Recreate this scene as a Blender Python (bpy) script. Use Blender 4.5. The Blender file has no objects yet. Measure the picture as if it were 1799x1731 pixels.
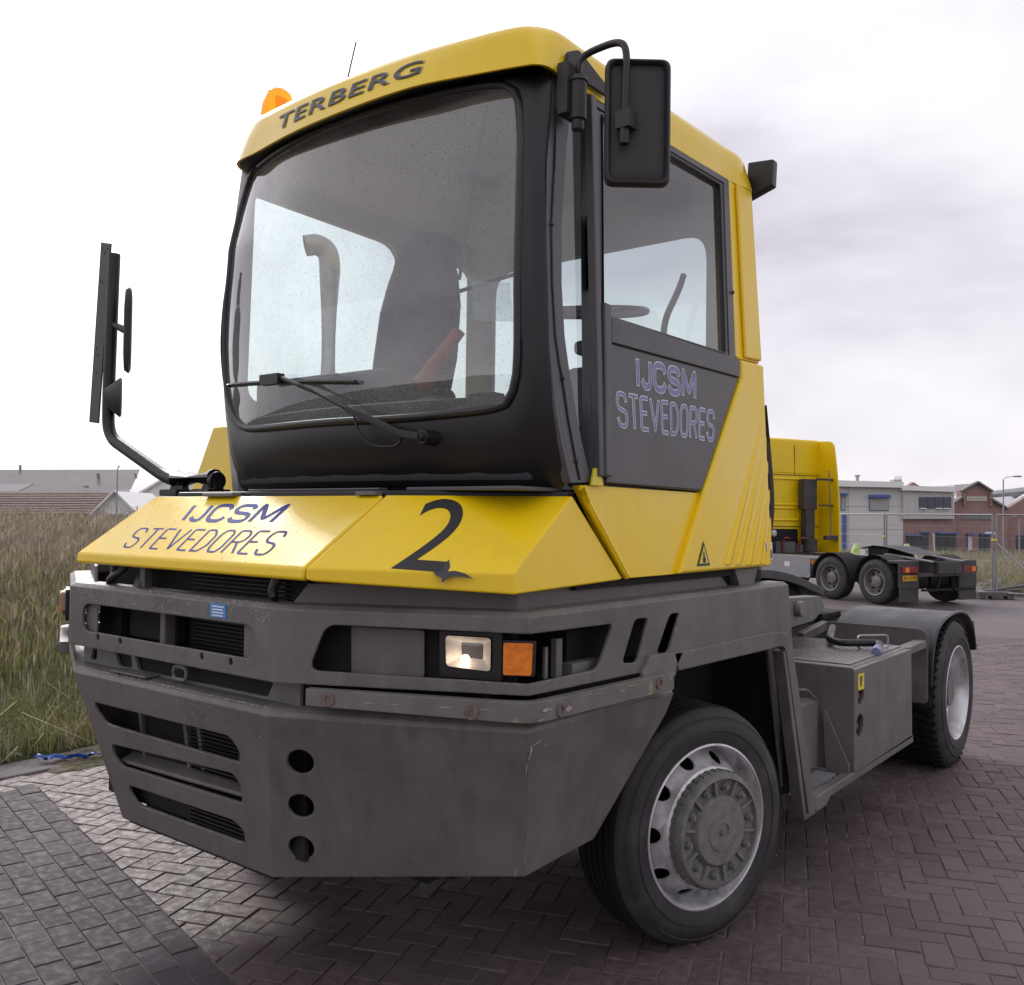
import bpy, bmesh, math, random
import numpy as np
from mathutils import Vector, Matrix
random.seed(7)
rng = np.random.default_rng(11)
SC = bpy.context.scene
COL = SC.collection
RAD = math.radians

# ------------------------------------------------------------------ camera
CAM_POS = Vector((2.7637, -1.6468, 1.5761))
YAW, PITCH, ROLL, FPX, PPX = RAD(-37.6442), RAD(1.5078), RAD(0.7348), 1631.52, 930.99
FWD = Vector((math.sin(YAW)*math.cos(PITCH), math.cos(YAW)*math.cos(PITCH), math.sin(PITCH)))
_r0 = Vector((math.cos(YAW), -math.sin(YAW), 0)); _u0 = _r0.cross(FWD)
RGT = _r0*math.cos(ROLL) + _u0*math.sin(ROLL)
UPV = -_r0*math.sin(ROLL) + _u0*math.cos(ROLL)
cam_d = bpy.data.cameras.new('camera')
cam_d.sensor_fit = 'HORIZONTAL'; cam_d.sensor_width = 36
cam_d.lens = FPX*36/1799
cam_d.shift_x = -(PPX-899.5)/1799
cam_d.clip_start = .05; cam_d.clip_end = 3000
cam = bpy.data.objects.new('camera', cam_d); COL.objects.link(cam)
M = Matrix.Identity(4)
for i in range(3):
    M[i][0], M[i][1], M[i][2], M[i][3] = RGT[i], UPV[i], -FWD[i], CAM_POS[i]
cam.matrix_world = M
SC.camera = cam
FLAT_F = Vector((FWD.x, FWD.y, 0)).normalized(); FLAT_R = Vector((FLAT_F.y, -FLAT_F.x, 0))
def gpt(depth, side, z=0.0):
    """a point so many metres ahead of and to the right of the camera's standpoint"""
    p = Vector((CAM_POS.x, CAM_POS.y, 0)) + FLAT_F*depth + FLAT_R*side
    p.z = z
    return p

# ------------------------------------------------------------------ sky and sun
SUN_DIR = Vector((-.80, .36, .57)).normalized()      # towards the sun: behind and left of the tractor
W = bpy.data.worlds.new('World'); SC.world = W; W.use_nodes = True
nt = W.node_tree; nt.nodes.clear()
def N(t, **k):
    n = nt.nodes.new(t)
    for a, b in k.items(): setattr(n, a, b)
    return n
sky = N('ShaderNodeTexSky', sky_type='NISHITA', sun_disc=False)
sky.sun_elevation = math.asin(SUN_DIR.z); sky.sun_rotation = math.atan2(SUN_DIR.x, SUN_DIR.y)
sky.air_density = 1.0; sky.dust_density = 2.0
tc = N('ShaderNodeTexCoord')
mp = N('ShaderNodeMapping'); mp.inputs['Scale'].default_value = (1.0, 1.0, 2.0); mp.inputs['Location'].default_value = (4.2, 2.2, .6)
nz = N('ShaderNodeTexNoise'); nz.inputs['Scale'].default_value = 1.55; nz.inputs['Detail'].default_value = 6; nz.inputs['Roughness'].default_value = .52; nz.inputs['Distortion'].default_value = .25
cr = N('ShaderNodeValToRGB')
e = cr.color_ramp.elements
e[0].position = .35; e[0].color = (.66, .63, .71, 1)
e[1].position = .57; e[1].color = (1.12, 1.08, 1.13, 1)
m_ = e.new(.465); m_.color = (.93, .90, .965, 1)
sc_ = N('ShaderNodeVectorMath', operation='SCALE'); sc_.inputs['Scale'].default_value = 9.2
mix = N('ShaderNodeMixRGB'); mix.inputs['Fac'].default_value = .93
bg = N('ShaderNodeBackground'); bg.inputs['Strength'].default_value = .103
wo = N('ShaderNodeOutputWorld')
L = nt.links.new
L(tc.outputs['Generated'], mp.inputs['Vector']); L(mp.outputs['Vector'], nz.inputs['Vector'])
L(nz.outputs['Fac'], cr.inputs['Fac'])
# the cloud layer is brightest round the hidden sun
dt_ = N('ShaderNodeVectorMath', operation='DOT_PRODUCT'); dt_.inputs[1].default_value = SUN_DIR; L(tc.outputs['Generated'], dt_.inputs[0])
mx_ = N('ShaderNodeMath', operation='MAXIMUM'); mx_.inputs[1].default_value = 0.; L(dt_.outputs['Value'], mx_.inputs[0])
pw_ = N('ShaderNodeMath', operation='POWER'); pw_.inputs[1].default_value = 10.; L(mx_.outputs[0], pw_.inputs[0])
ma_ = N('ShaderNodeMath', operation='MULTIPLY_ADD'); ma_.inputs[1].default_value = 1.2; ma_.inputs[2].default_value = 1.; L(pw_.outputs[0], ma_.inputs[0])
glow = N('ShaderNodeVectorMath', operation='SCALE'); L(cr.outputs['Color'], glow.inputs[0]); L(ma_.outputs[0], glow.inputs['Scale']); L(glow.outputs['Vector'], sc_.inputs[0])
L(sky.outputs['Color'], mix.inputs['Color1']); L(sc_.outputs['Vector'], mix.inputs['Color2'])
L(mix.outputs['Color'], bg.inputs['Color']); L(bg.outputs['Background'], wo.inputs['Surface'])
sun_d = bpy.data.lights.new('sun', 'SUN'); sun_d.energy = 1.9; sun_d.angle = RAD(12); sun_d.color = (1, .955, .88)
sun = bpy.data.objects.new('sun', sun_d); COL.objects.link(sun)
sun.rotation_euler = SUN_DIR.to_track_quat('Z', 'Y').to_euler(); sun.location = (0, 0, 20)
SC.view_settings.view_transform = 'Standard'; SC.view_settings.look = 'None'
SC.view_settings.exposure = 0.0; SC.view_settings.gamma = 1.0
SC.cycles.max_bounces = 8; SC.cycles.transparent_max_bounces = 16; SC.cycles.caustics_reflective = False; SC.cycles.caustics_refractive = False
SC.cycles.use_denoising = True

# ------------------------------------------------------------------ materials
def mat(name, col, rough=.6, metal=0., spec=.5, var=.12, vscale=6., bump=0., bscale=60., coat=0., island=0., col2=None, c2scale=3., c2lo=.5, c2hi=.65, emis=None, rvar=0., attr=None, dirt=0., wear=None, wcoord=False):
    m = bpy.data.materials.new(name); m.use_nodes = True
    t = m.node_tree; b = t.nodes['Principled BSDF']; out = t.nodes['Material Output']
    def n(ty, **k):
        x = t.nodes.new(ty)
        for a, v in k.items(): setattr(x, a, v)
        return x
    b.inputs['Roughness'].default_value = rough; b.inputs['Metallic'].default_value = metal
    b.inputs['Specular IOR Level'].default_value = spec
    if coat: b.inputs['Coat Weight'].default_value = coat; b.inputs['Coat Roughness'].default_value = .12
    co = n('ShaderNodeTexCoord'); src = co.outputs['Object']
    if wcoord: gw = n('ShaderNodeNewGeometry'); src = gw.outputs['Position']     # neighbouring bricks share one pattern of stains
    nz = n('ShaderNodeTexNoise'); nz.inputs['Scale'].default_value = vscale; nz.inputs['Detail'].default_value = 6
    t.links.new(src, nz.inputs['Vector'])
    mr = n('ShaderNodeMapRange'); mr.inputs['From Min'].default_value = .3; mr.inputs['From Max'].default_value = .7
    mr.inputs['To Min'].default_value = 1-var; mr.inputs['To Max'].default_value = 1+var
    t.links.new(nz.outputs['Fac'], mr.inputs['Value'])
    hs = n('ShaderNodeHueSaturation'); hs.inputs['Color'].default_value = (*col, 1)
    base = None
    if attr:
        at = n('ShaderNodeAttribute', attribute_name=attr); base = at.outputs['Color']
    if col2:
        n2 = n('ShaderNodeTexNoise'); n2.inputs['Scale'].default_value = c2scale; n2.inputs['Detail'].default_value = 8; n2.inputs['Roughness'].default_value = .65
        t.links.new(src, n2.inputs['Vector'])
        r2 = n('ShaderNodeMapRange'); r2.inputs['From Min'].default_value = c2lo; r2.inputs['From Max'].default_value = c2hi
        t.links.new(n2.outputs['Fac'], r2.inputs['Value'])
        mx = n('ShaderNodeMixRGB'); mx.inputs['Color1'].default_value = (*col, 1); mx.inputs['Color2'].default_value = (*col2, 1)
        if base: t.links.new(base, mx.inputs['Color1'])
        t.links.new(r2.outputs['Result'], mx.inputs['Fac']); base = mx.outputs['Color']
    if base: t.links.new(base, hs.inputs['Color'])
    val = mr.outputs['Result']
    if island:
        g = n('ShaderNodeNewGeometry'); oi = n('ShaderNodeObjectInfo')
        ad = n('ShaderNodeMath', operation='ADD'); t.links.new(g.outputs['Random Per Island'], ad.inputs[0]); t.links.new(oi.outputs['Random'], ad.inputs[1])
        fr = n('ShaderNodeMath', operation='FRACT'); t.links.new(ad.outputs[0], fr.inputs[0])
        mi = n('ShaderNodeMapRange'); mi.inputs['To Min'].default_value = 1-island; mi.inputs['To Max'].default_value = 1+island
        t.links.new(fr.outputs[0], mi.inputs['Value'])
        mu = n('ShaderNodeMath', operation='MULTIPLY'); t.links.new(val, mu.inputs[0]); t.links.new(mi.outputs['Result'], mu.inputs[1]); val = mu.outputs[0]
        mh = n('ShaderNodeMapRange'); mh.inputs['To Min'].default_value = .5-island*.05; mh.inputs['To Max'].default_value = .5+island*.05
        sp = n('ShaderNodeMath', operation='MULTIPLY'); sp.inputs[1].default_value = 7.31; t.links.new(fr.outputs[0], sp.inputs[0])
        f2 = n('ShaderNodeMath', operation='FRACT'); t.links.new(sp.outputs[0], f2.inputs[0]); t.links.new(f2.outputs[0], mh.inputs['Value'])
        t.links.new(mh.outputs['Result'], hs.inputs['Hue'])
    t.links.new(val, hs.inputs['Value']); final = hs.outputs['Color']
    if dirt:
        # grime: vertical rain streaks and blotches of road dust
        mpd = n('ShaderNodeMapping'); mpd.inputs['Scale'].default_value = (22, 22, 1.6); t.links.new(src, mpd.inputs['Vector'])
        nd = n('ShaderNodeTexNoise'); nd.inputs['Scale'].default_value = 1; nd.inputs['Detail'].default_value = 5; t.links.new(mpd.outputs['Vector'], nd.inputs['Vector'])
        ng = n('ShaderNodeTexNoise'); ng.inputs['Scale'].default_value = 3.1; ng.inputs['Detail'].default_value = 7; ng.inputs['Roughness'].default_value = .7; t.links.new(src, ng.inputs['Vector'])
        mm = n('ShaderNodeMath', operation='MULTIPLY'); t.links.new(nd.outputs['Fac'], mm.inputs[0]); t.links.new(ng.outputs['Fac'], mm.inputs[1])
        rd = n('ShaderNodeMapRange'); rd.inputs['From Min'].default_value = .22; rd.inputs['From Max'].default_value = .42; rd.inputs['To Max'].default_value = dirt; t.links.new(mm.outputs[0], rd.inputs['Value'])
        xd = n('ShaderNodeMixRGB'); xd.inputs['Color2'].default_value = (.085, .075, .06, 1); t.links.new(final, xd.inputs['Color1']); t.links.new(rd.outputs['Result'], xd.inputs['Fac']); final = xd.outputs['Color']
    if wear:
        # paint rubbed off along the edges
        bv = n('ShaderNodeBevel'); bv.samples = 4; bv.inputs['Radius'].default_value = .009
        gg = n('ShaderNodeNewGeometry'); dp = n('ShaderNodeVectorMath', operation='DOT_PRODUCT'); t.links.new(bv.outputs['Normal'], dp.inputs[0]); t.links.new(gg.outputs['Normal'], dp.inputs[1])
        r3 = n('ShaderNodeMapRange'); r3.inputs['From Min'].default_value = .985; r3.inputs['From Max'].default_value = .90; t.links.new(dp.outputs['Value'], r3.inputs['Value'])
        n3 = n('ShaderNodeTexNoise'); n3.inputs['Scale'].default_value = 16; n3.inputs['Detail'].default_value = 6; n3.inputs['Roughness'].default_value = .7; t.links.new(src, n3.inputs['Vector'])
        r4 = n('ShaderNodeMapRange'); r4.inputs['From Min'].default_value = .53; r4.inputs['From Max'].default_value = .64; t.links.new(n3.outputs['Fac'], r4.inputs['Value'])
        m3 = n('ShaderNodeMath', operation='MULTIPLY'); t.links.new(r3.outputs['Result'], m3.inputs[0]); t.links.new(r4.outputs['Result'], m3.inputs[1])
        # fine scratches
        mps = n('ShaderNodeMapping'); mps.inputs['Rotation'].default_value = (.5, .4, .7); mps.inputs['Scale'].default_value = (3, 90, 90); t.links.new(src, mps.inputs['Vector'])
        n4 = n('ShaderNodeTexNoise'); n4.inputs['Scale'].default_value = 1.; n4.inputs['Detail'].default_value = 2; t.links.new(mps.outputs['Vector'], n4.inputs['Vector'])
        r5 = n('ShaderNodeMapRange'); r5.inputs['From Min'].default_value = .735; r5.inputs['From Max'].default_value = .77; r5.inputs['To Max'].default_value = .5; t.links.new(n4.outputs['Fac'], r5.inputs['Value'])
        mxx = n('ShaderNodeMath', operation='MAXIMUM'); t.links.new(m3.outputs[0], mxx.inputs[0]); t.links.new(r5.outputs['Result'], mxx.inputs[1])
        xw = n('ShaderNodeMixRGB'); xw.inputs['Color2'].default_value = (*wear, 1); t.links.new(final, xw.inputs['Color1']); t.links.new(mxx.outputs[0], xw.inputs['Fac']); final = xw.outputs['Color']
    t.links.new(final, b.inputs['Base Color'])
    if rvar:
        rr = n('ShaderNodeMapRange'); rr.inputs['From Min'].default_value = .35; rr.inputs['From Max'].default_value = .65
        rr.inputs['To Min'].default_value = max(.03, rough-rvar); rr.inputs['To Max'].default_value = rough+rvar
        t.links.new(nz.outputs['Fac'], rr.inputs['Value']); t.links.new(rr.outputs['Result'], b.inputs['Roughness'])
    if bump:
        nb = n('ShaderNodeTexNoise'); nb.inputs['Scale'].default_value = bscale; nb.inputs['Detail'].default_value = 3
        t.links.new(src, nb.inputs['Vector'])
        bp = n('ShaderNodeBump'); bp.inputs['Strength'].default_value = bump; bp.inputs['Distance'].default_value = .004
        t.links.new(nb.outputs['Fac'], bp.inputs['Height']); t.links.new(bp.outputs['Normal'], b.inputs['Normal'])
    if emis:
        b.inputs['Emission Color'].default_value = (*emis[:3], 1); b.inputs['Emission Strength'].default_value = emis[3]
    return m

def round_edges(m, radius):
    t = m.node_tree; b_ = t.nodes['Principled BSDF']; bv = t.nodes.new('ShaderNodeBevel'); bv.samples = 5; bv.inputs['Radius'].default_value = radius
    bp = [n_ for n_ in t.nodes if n_.type == 'BUMP']
    t.links.new(bv.outputs['Normal'], bp[0].inputs['Normal'] if bp else b_.inputs['Normal'])
def glass(name, tint=(.93, .97, .96), f0=.115, drops=0., dust=.03):
    m = bpy.data.materials.new(name); m.use_nodes = True
    t = m.node_tree; t.nodes.clear()
    o = t.nodes.new('ShaderNodeOutputMaterial'); tr = t.nodes.new('ShaderNodeBsdfTransparent'); gl = t.nodes.new('ShaderNodeBsdfGlossy')
    tr.inputs['Color'].default_value = (*tint, 1); gl.inputs['Roughness'].default_value = .015; gl.inputs['Color'].default_value = (1, 1, 1, 1)
    fr = t.nodes.new('ShaderNodeLayerWeight'); fr.inputs['Blend'].default_value = .5
    p5 = t.nodes.new('ShaderNodeMath'); p5.operation = 'POWER'; p5.inputs[1].default_value = 4.5; t.links.new(fr.outputs['Facing'], p5.inputs[0])
    mu = t.nodes.new('ShaderNodeMath'); mu.operation = 'MULTIPLY_ADD'; mu.inputs[1].default_value = .9; mu.inputs[2].default_value = f0; mu.use_clamp = True
    mx = t.nodes.new('ShaderNodeMixShader')
    t.links.new(p5.outputs[0], mu.inputs[0]); t.links.new(mu.outputs[0], mx.inputs[0]); t.links.new(tr.outputs[0], mx.inputs[1]); t.links.new(gl.outputs[0], mx.inputs[2])
    last = mx.outputs[0]
    if dust:
        # film of dust, its lilac haze put in to brighten the dark inside
        cd = t.nodes.new('ShaderNodeTexCoord'); nd = t.nodes.new('ShaderNodeTexNoise'); nd.inputs['Scale'].default_value = 4.; nd.inputs['Detail'].default_value = 8; nd.inputs['Roughness'].default_value = .7; t.links.new(cd.outputs['Object'], nd.inputs['Vector'])
        rg = t.nodes.new('ShaderNodeMapRange'); rg.inputs['From Min'].default_value = .3; rg.inputs['From Max'].default_value = .7; rg.inputs['To Min'].default_value = dust*.5; rg.inputs['To Max'].default_value = dust*1.5; t.links.new(nd.outputs['Fac'], rg.inputs['Value'])
        d1_ = t.nodes.new('ShaderNodeBsdfDiffuse'); d1_.inputs['Color'].default_value = (.78, .75, .80, 1); d2_ = t.nodes.new('ShaderNodeBsdfTranslucent'); d2_.inputs['Color'].default_value = (.78, .75, .80, 1)
        ad_ = t.nodes.new('ShaderNodeMixShader'); ad_.inputs[0].default_value = .5; t.links.new(d1_.outputs[0], ad_.inputs[1]); t.links.new(d2_.outputs[0], ad_.inputs[2])
        md = t.nodes.new('ShaderNodeMixShader'); t.links.new(rg.outputs['Result'], md.inputs[0]); t.links.new(last, md.inputs[1]); t.links.new(ad_.outputs[0], md.inputs[2]); last = md.outputs[0]
    if drops:
        co = t.nodes.new('ShaderNodeTexCoord')
        vo = t.nodes.new('ShaderNodeTexVoronoi'); vo.inputs['Scale'].default_value = 230; vo.inputs['Randomness'].default_value = 1
        t.links.new(co.outputs['Object'], vo.inputs['Vector'])
        # only some cells carry a drop, and each drop has its own size
        sep = t.nodes.new('ShaderNodeSeparateColor'); t.links.new(vo.outputs['Color'], sep.inputs[0])
        pw = t.nodes.new('ShaderNodeMath'); pw.operation = 'MULTIPLY'; pw.inputs[1].default_value = drops
        p3 = t.nodes.new('ShaderNodeMath'); p3.operation = 'POWER'; p3.inputs[1].default_value = 3
        t.links.new(sep.outputs[0], p3.inputs[0]); t.links.new(p3.outputs[0], pw.inputs[0])
        lt = t.nodes.new('ShaderNodeMath'); lt.operation = 'LESS_THAN'; t.links.new(vo.outputs['Distance'], lt.inputs[0]); t.links.new(pw.outputs[0], lt.inputs[1])
        df = t.nodes.new('ShaderNodeBsdfTranslucent'); df.inputs['Color'].default_value = (.8, .8, .82, 1)
        sc2 = t.nodes.new('ShaderNodeMath'); sc2.operation = 'MULTIPLY'; sc2.inputs[1].default_value = .42; t.links.new(lt.outputs[0], sc2.inputs[0])
        m2 = t.nodes.new('ShaderNodeMixShader'); t.links.new(sc2.outputs[0], m2.inputs[0]); t.links.new(last, m2.inputs[1]); t.links.new(df.outputs[0], m2.inputs[2]); last = m2.outputs[0]
    t.links.new(last, o.inputs['Surface'])
    return m

MT = {}
MT['yellow'] = mat('yellow_paint', (.90, .615, .004), .30, var=.04, vscale=2.5, bump=.05, bscale=160, coat=.15, rvar=.12, dirt=.07)
MT['yellow_wet'] = mat('yellow_paint_wet', (.90, .615, .004), .36, var=.05, vscale=2.5, bump=.10, bscale=130, coat=.10, rvar=.08, dirt=.05)
MT['yellow_far'] = mat('yellow_cab_paint', (.88, .62, .004), .4, var=.06, vscale=2, dirt=.08)
MT['grey'] = mat('grey_paint', (.148, .137, .137), .44, var=.14, vscale=5, bump=.16, bscale=190, col2=(.112, .103, .104), c2scale=2.6, rvar=.1, dirt=.45, wear=(.30, .27, .21))
MT['grey_lite'] = mat('grey_bracket', (.165, .158, .155), .5, var=.14, vscale=9, bump=.12, bscale=150, dirt=.4)
MT['grey_worn'] = mat('grey_paint_scuffed', (.155, .145, .142), .48, var=.16, vscale=14, bump=.2, bscale=120, col2=(.36, .31, .17), c2scale=9, c2lo=.60, c2hi=.66, dirt=.3)
MT['silver'] = mat('silver_wheel_paint', (.70, .69, .71), .30, metal=.45, dirt=.5, var=.08, vscale=8, col2=(.22, .2, .19), c2scale=14, c2lo=.66, c2hi=.75)
MT['hub'] = mat('grey_cast_hub', (.17, .165, .16), .6, var=.22, vscale=25, bump=.25, bscale=90)
MT['rubber'] = mat('tyre_rubber', (.034, .032, .034), .72, var=.2, vscale=9, bump=.1, bscale=90, col2=(.075, .07, .068), c2scale=5, c2lo=.5, c2hi=.8)
MT['black'] = mat('black_plastic', (.013, .011, .014), .42, var=.15, vscale=20, bump=.12, bscale=220)
MT['blackgloss'] = mat('black_moulding', (.007, .005, .008), .40, var=.2, vscale=3, bump=.06, bscale=200, rvar=.07)
MT['seal'] = mat('rubber_seal', (.02, .019, .02), .38, var=.1)
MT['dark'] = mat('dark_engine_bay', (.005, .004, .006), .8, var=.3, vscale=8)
MT['fins'] = mat('radiator_fins', (.035, .03, .034), .45, metal=.3)
MT['mirror_back'] = mat('mirror_housing', (.03, .027, .03), .55, bump=.35, bscale=170, var=.12)
MT['frameg'] = mat('dark_grey_frame', (.085, .082, .09), .42, var=.07, vscale=6)
MT['doorg'] = mat('door_panel_grey', (.10, .095, .102), .48, var=.09, vscale=5, bump=.2, bscale=210, col2=(.075, .07, .08), c2scale=3.5, c2lo=.52, c2hi=.7)
MT['inter'] = mat('cab_lining', (.50, .47, .475), .85, var=.08)
MT['interd'] = mat('cab_lining_dark', (.035, .032, .036), .8, var=.1)
MT['seatf'] = mat('seat_fabric', (.05, .042, .045), .9, var=.2, vscale=12, bump=.3, bscale=200)
MT['blue_ink'] = mat('blue_lettering', (.035, .065, .30), .65, spec=.2, var=.2, vscale=40)
MT['blue_pale'] = mat('pale_blue_lettering', (.20, .215, .40), .5, var=.15, vscale=40)
MT['white_ink'] = mat('white_outline', (.80, .79, .85), .5)
MT['black_ink'] = mat('black_lettering', (.018, .018, .02), .45, var=.1)
MT['badge'] = mat('dark_grey_badge', (.05, .05, .055), .35, metal=.3)
MT['badge_edge'] = mat('badge_edge', (.30, .27, .2), .35, metal=.5)
MT['amber'] = mat('amber_lens', (.85, .22, .01), .2, coat=.6, var=.2, vscale=60, bump=.3, bscale=90)
MT['amber_sunglow'] = mat('amber_beacon_dome', (1.0, .33, .02), .12, coat=.3, var=.1, vscale=20)
MT['amber_sunglow'].node_tree.nodes['Principled BSDF'].inputs['Transmission Weight'].default_value = .6
MT['amber_sunglow'].node_tree.nodes['Principled BSDF'].inputs['Emission Color'].default_value = (1, .28, .01, 1)
MT['amber_sunglow'].node_tree.nodes['Principled BSDF'].inputs['Emission Strength'].default_value = .45  # glow stands in for sunlight shining through the dome
MT['amber_sunglow'].node_tree.nodes['Principled BSDF'].inputs['IOR'].default_value = 1.08
MT['red'] = mat('red_lens', (.22, .014, .016), .25, coat=.5, var=.3, vscale=30)
MT['steel'] = mat('steel', (.42, .41, .42), .3, metal=.9, var=.15, vscale=12)
MT['galv'] = mat('galvanised_steel', (.34, .34, .36), .5, metal=.6, var=.12, vscale=12)
MT['rust'] = mat('rusty_bolt', (.16, .115, .095), .8, var=.3, vscale=80)
MT['stick_blue'] = mat('blue_sticker', (.07, .28, .66), .4)
MT['stick_yel'] = mat('yellow_sticker', (.78, .66, .05), .4)
MT['white'] = mat('white_paint', (.74, .73, .74), .5, var=.05)
MT['reflector'] = mat('lamp_reflector', (.60, .56, .54), .35, metal=.1, bump=.4, bscale=45)
MT['tread_shaded'] = mat('tyre_tread_shaded', (.006, .0055, .006), .85, var=.2, vscale=20)  # near-black: the shade of the wheel arch is put into the colour
MT['drop'] = mat('water_drop', (.75, .75, .78), .05, spec=1.)
MT['drop'].node_tree.nodes['Principled BSDF'].inputs['Transmission Weight'].default_value = .55
MT['bulb'] = mat('lit_bulb', (1, .9, .75), .4, emis=(1, .78, .5, 5))
MT['orange'] = mat('orange_plastic', (.40, .055, .01), .6)
MT['exh'] = mat('exhaust_steel', (.42, .37, .35), .42, metal=.4, var=.25, vscale=14)
MT['fender'] = mat('black_fender', (.018, .017, .022), .42, var=.15, vscale=5, rvar=.08)
MT['glass_ws'] = glass('windscreen_glass', (.80, .875, .87), f0=.14, drops=.46, dust=.13)
MT['glass'] = glass('window_glass', (.80, .88, .875))
MT['lens'] = glass('lamp_glass', (.95, .95, .95), dust=.08)
MT['paper'] = glass('clear_permit_sleeve', (.72, .76, .76), dust=.12)

round_edges(MT['grey'], .007)
# ------------------------------------------------------------------ mesh helpers
def tag(o, label=None, cat=None, group=None, kind=None):
    if label: o['label'] = label
    if cat: o['category'] = cat
    if group: o['group'] = group
    if kind: o['kind'] = kind
    return o
def empty(name, loc=(0, 0, 0), rz=0.):
    o = bpy.data.objects.new(name, None); COL.objects.link(o); o.location = loc; o.rotation_euler.z = rz
    o.empty_display_size = .1
    return o
def finish(bm, name, m, parent=None, smooth=40, bevel=0., seg=2, wn=False):
    if bevel:
        bmesh.ops.remove_doubles(bm, verts=bm.verts, dist=1e-5)
        bm.normal_update()
        ed = [e for e in bm.edges if len(e.link_faces) == 2 and e.calc_face_angle(0) > .45]
        if ed: bmesh.ops.bevel(bm, geom=ed, offset=bevel, segments=seg, profile=.5, affect='EDGES', clamp_overlap=True)
    me = bpy.data.meshes.new(name); bm.to_mesh(me); bm.free()
    if smooth:
        me.polygons.foreach_set('use_smooth', [True]*len(me.polygons)); me.set_sharp_from_angle(angle=RAD(smooth))
    for k in (m if isinstance(m, (list, tuple)) else [m]): me.materials.append(MT[k] if isinstance(k, str) else k)
    o = bpy.data.objects.new(name, me); COL.objects.link(o)
    if parent: o.parent = parent
    if bevel or wn:
        w_ = o.modifiers.new('weighted', 'WEIGHTED_NORMAL'); w_.keep_sharp = True; w_.weight = 100
    return o
V3 = Vector
def basis(d, up=(0, 0, 1)):
    d = V3(d).normalized(); up = V3(up)
    if abs(d.dot(up.normalized())) > .98: up = V3((0, 1, 0)) if abs(d.y) < .9 else V3((1, 0, 0))
    x = d.cross(up).normalized(); y = x.cross(d).normalized()
    return x, y, d
class B:
    """collects shapes into one mesh"""
    def __init__(s): s.bm = bmesh.new()
    def raw(s, vs, fs):
        v = [s.bm.verts.new(p) for p in vs]
        for f in fs:
            try: s.bm.faces.new([v[i] for i in f])
            except ValueError: pass
        return s
    def box(s, c, size, rz=0., mtx=None):
        hx, hy, hz = size[0]/2, size[1]/2, size[2]/2; c = V3(c)
        R = Matrix.Rotation(rz, 3, 'Z') if mtx is None else mtx
        vs = [c + R @ V3((x*hx, y*hy, z*hz)) for x in (-1, 1) for y in (-1, 1) for z in (-1, 1)]
        return s.raw(vs, [(0, 1, 3, 2), (4, 6, 7, 5), (0, 4, 5, 1), (2, 3, 7, 6), (0, 2, 6, 4), (1, 5, 7, 3)])
    def bb(s, a, b):
        return s.box([(a[i]+b[i])/2 for i in range(3)], [abs(b[i]-a[i]) for i in range(3)])
    def bar(s, p0, p1, w, h, up=(0, 0, 1)):
        p0, p1 = V3(p0), V3(p1); x, y, d = basis(p1-p0, up)
        vs = [p + x*a*w/2 + y*b*h/2 for p in (p0, p1) for a, b in ((-1, -1), (1, -1), (1, 1), (-1, 1))]
        return s.raw(vs, [(3, 2, 1, 0), (4, 5, 6, 7), (0, 1, 5, 4), (1, 2, 6, 5), (2, 3, 7, 6), (3, 0, 4, 7)])
    def cyl(s, p0, p1, r, r2=None, n=16, caps=True):
        r2 = r if r2 is None else r2; p0, p1 = V3(p0), V3(p1); x, y, d = basis(p1-p0)
        vs = [p + (x*math.cos(2*math.pi*i/n) + y*math.sin(2*math.pi*i/n))*q for p, q in ((p0, r), (p1, r2)) for i in range(n)]
        fs = [(i, (i+1) % n, n+(i+1) % n, n+i) for i in range(n)]
        if caps: fs += [tuple(range(n))[::-1], tuple(range(n, 2*n))]
        return s.raw(vs, fs)
    def tube(s, pts, r, n=10, closed=False, caps=True, flat=None):
        pts = [V3(p) for p in pts]; k = len(pts); vs = []; prev = None
        for i, p in enumerate(pts):
            a = pts[i-1] if (i or closed) else p; b = pts[(i+1) % k] if (i < k-1 or closed) else p
            d = (b-a).normalized()
            if prev is None: x, y, _ = basis(d)
            else:
                x = prev - d*prev.dot(d); x.normalize(); y = d.cross(x)
            prev = x; rr = r[i] if isinstance(r, (list, tuple)) else r
            fy = rr if flat is None else flat
            vs += [p + x*math.cos(2*math.pi*j/n)*rr + y*math.sin(2*math.pi*j/n)*fy for j in range(n)]
        fs = []
        for i in range(k if closed else k-1):
            for j in range(n): fs.append((i*n+j, i*n+(j+1) % n, ((i+1) % k)*n+(j+1) % n, ((i+1) % k)*n+j))
        if caps and not closed: fs += [tuple(range(n))[::-1], tuple(range((k-1)*n, k*n))]
        return s.raw(vs, fs)
    def prism(s, pts, vec):
        pts = [V3(p) for p in pts]; n = len(pts); vec = V3(vec)
        return s.raw(pts + [p+vec for p in pts], [tuple(range(n)), tuple(range(n, 2*n))[::-1]] + [(i, n+i, n+(i+1) % n, (i+1) % n) for i in range(n)])
    def lathe(s, prof, o, axis, n=48, ang=(0., 2*math.pi), closed=False):
        """prof: (radius, along axis)"""
        o = V3(o); x, y, d = basis(axis); full = abs(ang[1]-ang[0]-2*math.pi) < 1e-6
        m = n if full else n+1; vs = []
        for i in range(m):
            a = ang[0] + (ang[1]-ang[0])*i/n
            for r, t in prof: vs.append(o + (x*math.cos(a)+y*math.sin(a))*r + d*t)
        k = len(prof); fs = []
        for i in range(n):
            for j in range(k if closed else k-1):
                a, b = i*k+j, i*k+(j+1) % k; c, e_ = ((i+1) % m)*k+(j+1) % k, ((i+1) % m)*k+j
                fs.append((a, b, c, e_))
        return s.raw(vs, fs)
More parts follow.
